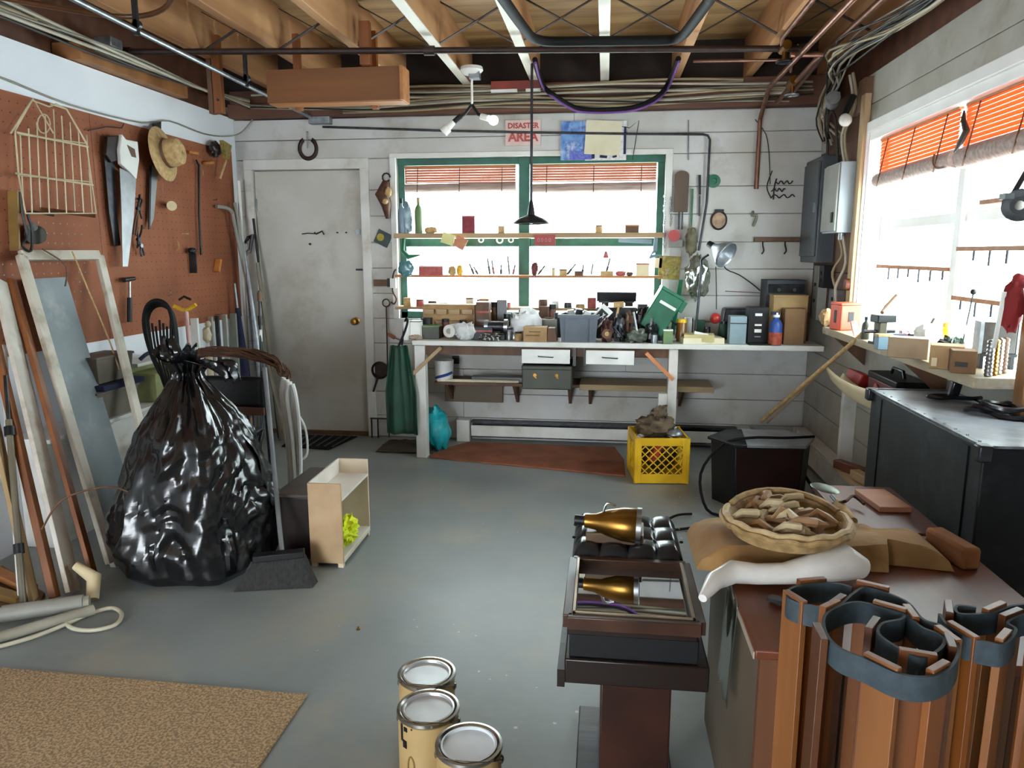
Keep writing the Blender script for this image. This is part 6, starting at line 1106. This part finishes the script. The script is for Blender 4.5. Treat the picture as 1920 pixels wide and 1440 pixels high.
MB().cyl(onpeg(243, 604, .03), onpeg(243, 558, .03), .014).obj('grip', BLACK, t); MB().cyl(onpeg(243, 558, .03), onpeg(243, 528, .03), .007).obj('shaft', STEEL, t); MB().cyl(onpeg(232, 525, .03), onpeg(252, 522, .03), .014, .011).obj('head', DSTEEL, t)
t = thing('pipe_knob', 'pale round valve knob sticking out of the pegboard', 'knob', onpeg(325, 390), world=True)
MB().cyl(onpeg(322, 386, 0), onpeg(322, 386, .05), .014).obj('stem', TIN, t); MB().cyl(onpeg(322, 386, .05), onpeg(322, 386, .065), .03, n=20).obj('disc', CREAM, t)
one('crowbar', MB().tube([onpeg(u, v, .02) for u, v in ((368, 300), (373, 310), (373, 400), (377, 478))], [.006, .009, .008, .008]), BLACK, 'long thin black crowbar hanging right of the pale knob', 'crowbar')
t = thing('caulk_gun', 'dark grey flat tool with a clamp head hanging beside the crowbar', 'tool', onpeg(362, 510), world=True); MB().beam(onpeg(363, 512, .02), onpeg(361, 475, .02), .05, .012).obj('plate', DSTEEL, t); MB().ell(onpeg(360, 470, .03), (.02, .035, .02), amp=.5).obj('clamp', BLACK, t)
t = thing('whisk_broom', 'small straw whisk broom hanging at the right edge of the pegboard', 'broom', onpeg(430, 300), world=True)
MB().cyl(onpeg(412, 336, .05), onpeg(424, 300, .08), .009).obj('handle', STRAW, t)
p = onpeg(424, 298, .09); q = onpeg(430, 272, .10); MB().prism([(-.022, 0), (.022, 0), (.075, .10), (-.06, .12)], lambda a, b, s: p + Vector((s, a * .9, b)), -.015, .015).obj('bristles', M('olive straw', '9a8648', '7c6a34', rough=.9, scale=50, bump=.4), t)
one('dark_brush', MB().ell(onpeg(404, 280, .04), (.03, .06, .05), amp=.5, fr=4), DKW, 'dark brush behind the whisk broom', 'brush')
one('orange_scraper', MB().beam(onpeg(406, 510, .02), onpeg(410, 486, .02), .05, .02), M('orange tan', 'c8823c', 'a8662a'), 'orange tan scraper hanging near the right edge of the pegboard', 'scraper', bevel=.006)
one('orange_scraper', MB().beam(onpeg(352, 285, .02), onpeg(370, 288, .02), .025, .02), M('orange tan', 'c8823c'), 'small orange tan block right of the straw hat, upper', 'block', bevel=.004)
one('orange_scraper', MB().beam(onpeg(383, 306, .02), onpeg(399, 305, .02), .025, .02), M('orange tan', 'c8823c'), 'small orange tan block left of the whisk broom, lower', 'block', bevel=.004)
for i, (u, v, dx, dz, l) in enumerate(((340, 438, .05, 0, 'pencil mark like wire row left of the crowbar'), (404, 590, .06, 0, 'thin pale strip low at the right end of the pegboard'), (376, 330, .0, .03, 'small pale hook beside the crowbar top'), (400, 375, .02, 0, 'small pale peg hook right of the crowbar'), (330, 470, .0, .05, 'pale vertical hook below the pale knob'), (316, 555, .0, .03, 'small bare peg hook above the yellow handle'))):
    a = onpeg(u, v, .004); one('peg_hook', MB().tube([a, a + Vector((.02, dx * .3, dz * .3)), a + Vector((.02, dx, dz)), a + Vector((.012, dx, dz + .01))], .0035, n=6), TIN if i % 2 else STRAW, l, 'hook')
one('hang_wire', MB().tube([onpeg(165, 245, .01), onpeg(200, 238, .02), onpeg(228, 240, .02), onpeg(232, 232, .01)], .003), DSTEEL, 'thin level wire above the white handled saw', 'wire')
# ================================================================== low shelf unit along the left wall
t = thing('left_counter', 'white low counter along the left wall below the pegboard', 'counter', (-2.6, 3.9, 0), world=True)
MB().b2((XL + .002, 3.05, .54), (-2.56, 4.6, .56)).obj('counter_top', PAINTW, t, bevel=.003); MB().b2((XL + .002, 3.1, 0), (-2.62, 4.55, .54)).obj('base_cabinet', PAINTW, t, bevel=.003)
t = thing('wall_ledge', 'small white wooden ledge shelf behind the trash bag', 'shelf', (-2.7, 4.1, .8), world=True)
MB().b2((XL + .002, 3.85, .78), (-2.63, 4.30, .80)).obj('board', PAINTW, t, bevel=.003); MB().b2((XL + .002, 3.86, .60), (XL + .02, 4.3, .78)).obj('back_board', M('yellow green box', 'a4a474', '868658', rough=.6), t)
def lbin(name, l, y0, y1, z0, h, m, ca='bin'):
    t = thing(name, l, ca, (-2.66, (y0 + y1) / 2, z0)); g = MB(); shell(g, .085, (y1 - y0) / 2, h).obj('tub', m, t, bevel=.004); MB().box((0, 0, h - .008), (.18, (y1 - y0) + .01, .012)).obj('lid_rim', m, t, bevel=.002); return t
lbin('storage_bin', 'grey brown plastic bin, upper of two left of the white ledge', 3.44, 3.74, .752, .14, M('grey brown plastic', '6c655a', '5a5449')); lbin('storage_bin', 'grey brown plastic bin, lower of two under the dark blue tray', 3.42, 3.76, .561, .15, M('grey brown plastic', '6c655a'))
one('blue_tray', B((-2.64, 3.60, .732), (.20, .34, .03)), NAVY, 'dark blue tray between the two grey brown bins', 'tray', bevel=.004)
lbin('green_crate', 'yellow green plastic tub under the white ledge', 3.92, 4.22, .561, .17, M('yellow green plastic', 'a0a46c', '84885a'), 'tub')
one('blue_clamp', MB().tube([(-2.68, 3.95, .81), (-2.66, 4.0, .84), (-2.68, 4.1, .82), (-2.66, 4.18, .83)], .012, sub=3), NAVY, 'dark blue hose nozzle on the white ledge', 'nozzle')
# ================================================================== stuff leaning at the left wall
FC = dict(TL=Vector((-2.70, 3.17, 1.41)), TR=Vector((-2.70, 3.71, 1.41)), BL=Vector((-2.22, 2.93, .02)), BR=Vector((-2.27, 3.42, .02)))
t = thing('screen_frame', 'empty white wooden screen frame leaning against the left wall', 'frame', (-2.25, 3.2, 0), world=True)
nrm = (FC['TR'] - FC['TL']).cross(FC['BL'] - FC['TL']).normalized()
for a, b in (('TL', 'TR'), ('BL', 'BR'), ('TL', 'BL'), ('TR', 'BR')): MB().beam(FC[a], FC[b], .05, .025, nrm).obj('frame_rail', CREAM if False else M('old white paint', 'c8c2b4', 'b0a898', rough=.5, dirt='8f8472', ds=6), t, bevel=.003)
m0 = FC['TL'].lerp(FC['BL'], .55); m1 = FC['TR'].lerp(FC['BR'], .55)
MB().tube([FC['TL'] + Vector((.03, .10, .03)), FC['TL'] + Vector((.05, .22, -.05)), FC['TL'] + Vector((.05, .20, -.15))], .004, sub=3).obj('loose_cord', BRW, t)
MB().tube([FC['TL'] + Vector((.03, .30, .02)), FC['TL'] + Vector((.06, .36, -.2)), FC['TL'] + Vector((.1, .42, -.45)), FC['TL'] + Vector((.14, .42, -.6))], .004, sub=3).obj('loose_cord', STRAW, t)
t = thing('grey_board', 'tall grey blue board leaning inside the white frame', 'board', (-2.45, 3.3, 0), world=True)
a, b, c_, d_ = Vector((-2.74, 3.22, 1.30)), Vector((-2.74, 3.50, 1.30)), Vector((-2.40, 3.42, .02)), Vector((-2.38, 3.10, .02))
n_ = (b - a).cross(d_ - a).normalized() * .008
MB().add([a, b, c_, d_, a + n_, b + n_, c_ + n_, d_ + n_], [(0, 1, 2, 3), (7, 6, 5, 4), (0, 4, 5, 1), (1, 5, 6, 2), (2, 6, 7, 3), (3, 7, 4, 0)]).obj('sheet', M('grey blue board', '7d878c', '687278', rough=.5, scale=3, dirt='94989a', ds=4), t)
lb = [((-2.72, 3.12, 1.30), (-2.14, 2.72, .01), .045, .02, ORW, 'orange varnished board, right edge of the leaning bundle'),
      ((-2.72, 3.05, 1.30), (-2.20, 2.66, .01), .10, .02, M('white plank', 'd0ccc4', 'bcb6aa', dirt='9a8a70', ds=5), 'wide white painted board in the middle of the leaning bundle at far left'),
      ((-2.73, 2.96, 1.29), (-2.24, 2.60, .01), .04, .03, ORW, 'orange brown rail, left in the leaning bundle'),
      ((-2.74, 2.88, 1.27), (-2.30, 2.56, .01), .05, .02, WZ, 'pale brown board at the left of the leaning bundle')]
for a, b, w, h_, m, l in lb: one('leaning_board', MB().beam(a, b, w, h_, (1, .3, .3)), m, l, 'board', bevel=.002)
one('white_tube', MB().cyl((-2.68, 2.98, 1.01), (-2.32, 2.52, .01), .015, n=14), WHITE, 'thin white plastic tube leaning left of the board bundle', 'tube')
t = thing('walking_stick', 'telescopic pole with black collars leaning before the white tube', 'pole', (-2.2, 2.6, 0), world=True)
a = Vector((-2.56, 2.84, .90)); b = Vector((-2.28, 2.48, .01)); MB().cyl(a.lerp(b, .2), b, .013).obj('lower_tube', M('khaki tube', '6a6250', '565040', rough=.4), t); MB().cyl(a, a.lerp(b, .25), .008).obj('upper_tube', DSTEEL, t)
for f in (.25, .75): MB().cyl(a.lerp(b, f - .02), a.lerp(b, f + .02), .02).obj('collar', BLACK, t)
# clutter on the floor at the left edge
one('cardboard_flat', MB().prism([(-2.7, 2.85), (-2.30, 2.62), (-2.25, 2.50), (-2.4, 2.30), (-2.7, 2.35)], lambda a, b, s: (a, b, s), .001, .02), CARDD, 'flat brown cardboard on the floor at the left wall', 'cardboard', bevel=.002)
for i, (a, b, m, l) in enumerate((((-2.7, 2.75, .06), (-2.34, 2.60, .04), ORX, 'orange brown timber lying on the flat cardboard, far one'), ((-2.7, 2.62, .045), (-2.32, 2.52, .035), M('yellow brown timber', 'a07c44', '846434'), 'yellow brown timber lying on the flat cardboard, near one'))): one('short_timber', MB().beam(a, b, .05, .03), m, l, 'timber', bevel=.003)
t = thing('grey_pipe', 'fat grey plastic pipe with a coupling on the floor at the left edge', 'pipe', (-2.3, 2.4, 0), world=True)
MB().cyl((-2.75, 2.12, .05), (-2.02, 2.52, .045), .027, n=16).obj('pipe_run', M('grey pvc', '9a9688', '868274', rough=.4), t); MB().cyl((-2.28, 2.378, .048), (-2.04, 2.51, .045), .033, n=16).obj('coupling', LGREY, t)
t = thing('white_pipe', 'white pipe with a chrome end in front of the fat grey pipe', 'pipe', (-2.2, 2.3, 0), world=True)
MB().cyl((-2.22, 2.20, .028), (-1.99, 2.50, .025), .021, n=16).obj('pipe_run', M('grey pvc', '9a9688'), t); MB().cyl((-2.45, 1.90, .028), (-2.2, 2.225, .028), .024, n=16).obj('chrome_end', STEEL, t)
one('white_hose', MB().tube([aZ(u, v, .012) for u, v in ((-60, 1225), (0, 1212), (60, 1195), (120, 1172), (170, 1150), (210, 1140), (228, 1152), (215, 1172), (170, 1182), (130, 1175), (122, 1150), (140, 1128))], .008, sub=5), M('cream hose', 'c4bea8', 'aca690', rough=.4), 'cream coloured thin hose looping on the floor at lower left', 'hose')
one('floor_cable', MB().tube([(-2.28, 2.62, .30), (-2.2, 2.66, .42), (-2.05, 2.75, .45), (-1.95, 2.8, .38)], .004, sub=5), BRW, 'thin brown cable arching across the leaning boards', 'cable')
one('claw_foot', MB().tube([(-2.18, 2.66, .13), (-2.10, 2.66, .08), (-2.07, 2.60, .012)], [.018, .03, .024], n=10), CREAM, 'pale worn foot piece at the base of the leaning boards', 'foot piece')
# ================================================================== black refuse bag
t = thing('trash_bag', 'large full shiny black bin bag tied at the top', 'trash bag', (-1.83, 3.05, 0))
prof = [(0, .30), (.05, .36), (.15, .385), (.28, .375), (.40, .345), (.52, .31), (.64, .26), (.74, .185), (.82, .11), (.87, .065), (.90, .055), (.95, .085)]
def bagf(u, v):
    zt = v; k = v * (len(prof) - 1); i = min(int(k), len(prof) - 2); f = k - i; z = prof[i][0] * (1 - f) + prof[i + 1][0] * f; r = prof[i][1] * (1 - f) + prof[i + 1][1] * f
    a = 2 * PI * u; d = Vector((math.cos(a), math.sin(a), 0))
    n1 = noise.noise(Vector((d.x * 1.6, d.y * 1.6, z * 2.2))); 
    n2 = noise.ridged_multi_fractal(Vector((d.x * 2.2 + z * .8, d.y * 2.2, z * 3.8)), .8, 2.1, 4, 1.0, 2.0)
    n3 = noise.noise(Vector((d.x * 9, d.y * 9, z * 3)))
    nd = noise.noise(Vector((d.x * 2.0 + z * 3, d.y * 2.0, z * 9 - d.x * 5)))
    cr = noise.ridged_multi_fractal(Vector(((a * .36 + z) * 1.6, (z - a * .36 * .8) * 7 + 3 * n1, d.x * .5)), .9, 2.0, 3, 1.0, 2.0) * min(1, max(0, (z - .02) * 6)) * min(1, max(0, (.8 - z) * 5))
    pl = math.sin(a * 17 + 4 * n1) * .012 * max(0, (z - .55) / .35)
    r = r * (1 + .14 * n1) - .016 * (n2 - .9) * min(1, z * 5 + .1) * (.4 + r * 2) + .003 * n3 + pl + .010 * nd - .016 * cr
    if z < .02: r = r
    x = d.x * r * 1.0; y = d.y * r * .92
    lean = -.02 * z
    return (x + lean, y, max(.001, z + .012 * n3 * min(1, z * 8)))
MB().grid(bagf, 150, 110).obj('bag', BAG, t)
g = MB()
MB().tube([(-.02 + .035 * math.cos(q), .035 * math.sin(q), .885) for q in [i * PI / 8 for i in range(16)]], .012, n=6, closed=True).obj('tie_knot', BAG, t)
def ear(nm, pts, w0):
    P = smooth([Vector(p) for p in pts], 6); n = len(P)
    def f(u, v):
        i = min(n - 1, int(u * (n - 1) + .5)); w = w0 * (.5 + .5 * math.sin(PI * min(1, u * 1.2))); return P[i] + Vector(((v - .5) * w, (v - .5) * w * .7 + .01 * math.sin(v * 14 + u * 9), .012 * math.sin(v * 11 + u * 5)))
    MB().grid(f, n - 1, 10).obj(nm, BAG, t, solid=.002)
ear('loose_top', [(-.02, 0, .90), (-.09, -.02, .98), (-.10, 0, 1.05)], .10); ear('loose_top', [(0, 0, .90), (.07, -.03, .95), (.16, -.02, .93), (.2, -.0, .86)], .12); ear('loose_top', [(-.02, 0, .9), (.0, -.04, .97), (.03, -.03, 1.02)], .09)
# coil of black cable behind the bag
t = thing('cable_coil', 'black cable coil with hanging strands behind the top of the bin bag', 'cable coil', (-2.3, 3.75, .9), world=True)
def cc_(u, v, Y): return aY(u, v, Y)
for k in range(4):
    MB().tube([cc_(u + 2 * k, v + 3 * k, 3.75 + .02 * k) for u, v in ((300, 700), (282, 660), (270, 610), (275, 575), (295, 563), (315, 575), (324, 610), (328, 660), (335, 700))], .011, sub=4, n=7).obj('cable_loop', RUB, t)
for k in range(7): MB().tube([cc_(278 + 7 * k, 600 + 6 * (k % 3), 3.74), cc_(285 + 6 * k, 650, 3.72), cc_(300 + 5 * k, 700, 3.68), cc_(312 + 4 * k, 735, 3.62)], .006, sub=3, n=6).obj('cable_strand', RUB, t)
# yellow handled tool
t = thing('tee_handle_tool', 'pink shafted tool with a yellow tee handle standing behind the bin bag', 'tool', cc_(358, 720, 4.2), world=True)
MB().cyl(cc_(364, 760, 4.2), cc_(349, 580, 4.2), .012).obj('shaft', M('pinkish shaft', 'd0a8a0', 'b89088'), t); MB().tube([cc_(326, 574, 4.2), cc_(348, 582, 4.2), cc_(367, 571, 4.2)], .012, sub=3).obj('tee_handle', YEL, t); MB().tube([cc_(336, 562, 4.25), cc_(345, 556, 4.25), cc_(358, 562, 4.25)], .008).obj('spring', DKW, t)
# ================================================================== chair with garland, hose, broom
t = thing('folding_chair', 'dark folding chair with a black padded back behind the bin bag', 'chair', (-2.1, 4.0, 0), world=True)
xa, xb, yc = -2.38, -1.93, 3.95
MB().grid(lambda u, v: (xa + (xb - xa) * u, yc + .02 * math.sin(u * PI), .53 + .19 * v), 12, 5).obj('back_pad', BLACK, t, solid=.03); MB().b2((xa, yc - .02, .50), (xb, yc, .545)).obj('lower_back_rail', BRW, t)
MB().b2((xa, yc - .35, .40), (xb, yc - .02, .43)).obj('seat', BLACK, t, bevel=.006)
for x in (xa, xb): MB().cyl((x, yc + .04, 0), (x, yc, .76), .012).obj('leg', DSTEEL, t); MB().cyl((x, yc - .33, 0), (x, yc - .05, .42), .012).obj('leg', DSTEEL, t)
for z in (.15, .28): MB().cyl((xa, yc - .2, z), (xb, yc - .2, z), .008).obj('stretcher', DSTEEL, t)
for k in range(5): MB().cyl((xa + .08 + .07 * k, yc, .43), (xa + .08 + .07 * k, yc, .52), .007).obj('spindle', STRAW, t)
t = thing('twig_garland', 'brown twig garland draped over the chair back', 'garland', (-2.1, 3.93, .72), world=True)
gp = [cc_(u, v, 3.93) for u, v in ((352, 700), (350, 672), (375, 662), (420, 660), (470, 664), (510, 675), (530, 690), (536, 705))]
rg = random.Random(3)
for k in range(26):
    o1 = [Vector((rg.uniform(-.02, .02), rg.uniform(-.03, .03), rg.uniform(-.028, .028))) for _ in gp]
    MB().tube([p + o for p, o in zip(gp, o1)], .005, sub=4, n=5).obj('twig', TWIG, t)
one('turned_post', MB().ell(cc_(388, 628, 4.35), (.025, .03, .05), amp=.3).ell(cc_(390, 608, 4.35), (.018, .02, .022)).cyl(cc_(391, 650, 4.35), (cc_(391, 650, 4.35).x, 4.35, .0), .02), M('cream bottle', 'b8ac90', '9a8e72'), 'cream turned wooden post top standing behind the garland', 'post')
for i, (u, m, w, l) in enumerate(((372, WHITE, 14, 'white upright board behind the garland, leftmost of the row'), (402, LGREY, 8, 'light grey upright strip behind the garland'), (414, DSTEEL, 7, 'dark upright strip behind the garland'), (428, M('pale pole', 'a8aca4', '90948c'), 9, 'pale upright board in the row behind the garland'), (444, M('grey board b', '84887e', '70746a'), 12, 'grey upright board at the corner end of the row behind the garland'))):
    p = cc_(u, 700, 4.95 - .1 * (4 - i)); a = mpp(p) * w
    one('upright_board', B((max(p.x, XL + .06), p.y, .5), (a, .02, 1.0)), m, l, 'board', bevel=.002)
t = thing('white_hose', 'white hose bent in long loops hanging at the right of the chair', 'hose', (-1.85, 3.9, 0), world=True)
for k in range(3): MB().tube([cc_(u + 5 * k, v + 4 * k, 3.86 - .02 * k) for u, v in ((532, 708), (528, 740), (536, 800), (542, 870), (545, 925), (553, 880), (551, 800), (545, 740), (538, 712))], .013, sub=4).obj('hose_loop', M('white hose', 'dcdedc', 'c8cac8', rough=.35), t)
MB().tube([cc_(u, v, 3.9) for u, v in ((548, 775), (562, 782), (574, 810), (576, 850), (565, 862))], .007, sub=4).obj('thin_hose', M('white hose', 'c0c8cc'), t)
MB().cyl(cc_(561, 845, 3.9), cc_(561, 852, 3.88), .014).obj('nozzle', IRON, t)
t = thing('push_broom', 'black broom with a worn metal handle standing before the brown box', 'broom', (-1.40, 2.93, 0), world=True)
a = cc_(530, 1046, 2.90); b = cc_(496, 690, 3.40); MB().cyl((a.x, a.y, .09), b, .011).obj('handle', M('worn grey handle', '6a6c6e', '505254', rough=.5), t)
bl = cc_(478, 1062, 2.90); br = cc_(586, 1050, 2.90)
g = MB(); q = [Vector((bl.x - .03, 2.76, .002)), Vector((br.x + .02, 2.84, .002)), Vector((br.x + .02, 2.90, .002)), Vector((bl.x - .03, 2.83, .002)), Vector((bl.x + .02, 2.83, .11)), Vector((br.x - .04, 2.89, .12)), Vector((br.x - .04, 2.92, .12)), Vector((bl.x + .02, 2.87, .11))]
g.add(q, [(3, 2, 1, 0), (4, 5, 6, 7), (0, 1, 5, 4), (1, 2, 6, 5), (2, 3, 7, 6), (3, 0, 4, 7)]).obj('bristles', M('black bristle', '1c1b1c', '30302e', rough=.8, scale=90, stretch=(1, 1, .1), bump=.8), t); MB().beam(q[4] + Vector((0, .02, .008)), q[5] + Vector((0, .02, .008)), .05, .03).obj('head_block', BLACK, t, bevel=.004)
t = thing('brown_chest', 'dark brown wooden chest between the broom and the cream shelf box', 'chest', (-1.42, 3.3, 0), world=True)
MB().b2((-1.50, 3.13, 0), (-1.325, 3.55, .30)).obj('body', DKW, t, bevel=.004); MB().b2((-1.51, 3.12, .301), (-1.322, 3.56, .318)).obj('lid', M('chest lid', '4c403a', '3a302b', rough=.4), t, bevel=.003)
one('small_box', B((-1.43, 3.06, .03), (.06, .06, .06)), BRW, 'small dark box on the floor behind the broom head', 'box', bevel=.003)
# cream open shelf box with the yellow cloth
t = thing('shelf_box', 'small cream open sided shelf unit standing on the floor in mid room', 'shelf', (-1.235, 3.05, 0), (0, 0, .02))
cw, cl_, ch = .155, .42, .40; cm = M('cream shelf paint', 'd8c8b0', 'c8b69c', rough=.5); cin = M('white shelf inside', 'dcd6cc', 'ccc6bc', rough=.5)
MB().b2((-cw / 2, 0, .02), (cw / 2, .012, ch)).obj('end_panel', M('tan end panel', 'c0a27c', 'ac8e68', rough=.5), t, bevel=.002); MB().b2((-cw / 2, cl_ - .012, .02), (cw / 2, cl_, ch)).obj('end_panel', cm, t, bevel=.002)
MB().b2((-cw / 2, .0125, .02), (-cw / 2 + .008, cl_ - .0125, ch)).obj('back_panel', cin, t); MB().b2((-cw / 2 + .009, .0125, .035), (cw / 2, cl_ - .0125, .047)).obj('bottom_board', cin, t); MB().b2((-cw / 2 + .009, .0125, ch - .085), (cw / 2, cl_ - .0125, ch - .073)).obj('shelf_board', cin, t)
MB().b2((cw / 2 - .01, .0125, .02), (cw / 2, cl_ - .0125, .034)).obj('plinth', cm, t)
for x in (-1, 1):
    for y in (.01, cl_ - .02): MB().box((x * (cw / 2 - .015), y + .005, .01), (.025, .02, .02)).obj('foot', cm, t)
one('yellow_cloth', MB().ell((-1.205, 3.22, .115), (.05, .10, .062), 30, 20, amp=.6, fr=5), NEON, 'crumpled neon yellow cloth inside the cream shelf box', 'cloth')
# ================================================================== long tools in the left back corner
lt = [((-2.55, 5.3, .0), onpeg(440, 380, .06), .014, LGREY, 'grey steel pole in the corner left of the door, bent tip'), ((-2.66, 5.2, 0), (-2.72, 5.36, 1.95), .014, WHITE, 'white pole in the corner beside the pegboard end'),
      ((-2.50, 5.32, 0), (-2.66, 5.44, 1.68), .010, BLACK, 'thin black rod in the corner by the door casing'), ((-2.45, 5.25, 0), (-2.62, 5.38, 1.35), .014, M('grey wood pole', '8a8474', '767060'), 'weathered grey wooden pole in the left back corner'),
      ((-2.60, 5.1, 0), (-2.72, 5.2, 1.2), .03, NAVY, 'furled navy umbrella standing in the left corner'), ((-2.5, 5.15, 0), (-2.68, 5.3, 1.5), .012, GALV, 'galvanised pole leaning in the corner behind the navy umbrella')]
for i, (a, b, r_, m, l) in enumerate(lt):
    if 'umbrella' in l:
        t = thing('umbrella', l, 'umbrella', a, world=True); A, B_ = Vector(a), Vector(b); MB().tube([A + Vector((0, 0, .02)), A.lerp(B_, .2), A.lerp(B_, .5), A.lerp(B_, .85)], [.01, .03, .035, .015], n=10).obj('canopy', m, t); MB().cyl(A.lerp(B_, .85), B_, .009).obj('handle', GALV, t)
    else: one('long_pole', MB().tube([a, Vector(a).lerp(Vector(b), .97), Vector(b)], r_), m, l, 'pole')
t = thing('long_rake', 'grey scythe like tool with a hooked metal head in the corner before the door', 'garden tool', (-2.35, 5.2, 0), world=True)
MB().tube([(-2.38, 5.2, 0), aY(462, 520, 5.32), aY(468, 470, 5.36)], .015, sub=3).obj('handle', M('grey wood pole', '8a8474'), t); MB().tube([aY(468, 475, 5.36), aY(474, 440, 5.38), aY(466, 445, 5.38), aY(455, 462, 5.38)], [.012, .016, .014, .005]).obj('head', DSTEEL, t)
t = thing('short_rod', 'thin rod with black and white grips standing before the white door', 'rod', (-2.25, 4.9, 0), world=True)
a = aY(490, 690, 4.6); b = aY(486, 545, 4.7); MB().cyl((a.x, 4.5, 0), a, .008).cyl(a, b, .008).obj('rod', DSTEEL, t); MB().cyl(aY(487, 565, 4.69), aY(486, 548, 4.70), .014).obj('grip', BRW, t); MB().cyl(aY(488, 610, 4.66), aY(487, 592, 4.67), .013).obj('grip', BLACK, t); MB().cyl(aY(489, 640, 4.64), aY(488, 618, 4.65), .011).obj('grip', WHITE, t)
t = thing('tee_pipe', 'bent grey pipe handle reaching over the right edge of the pegboard', 'pipe', (-2.7, 5.3, 1.6), world=True)
MB().tube([onpeg(406, 387, .03), onpeg(425, 390, .06), onpeg(435, 398, .07), onpeg(440, 420, .07), (-2.66, 5.34, .9), (-2.60, 5.3, .01)], .013, sub=4).obj('pipe_run', LGREY, t)
# tidy helper property
for o in bpy.data.objects:
    if '_w' in o: del o['_w']
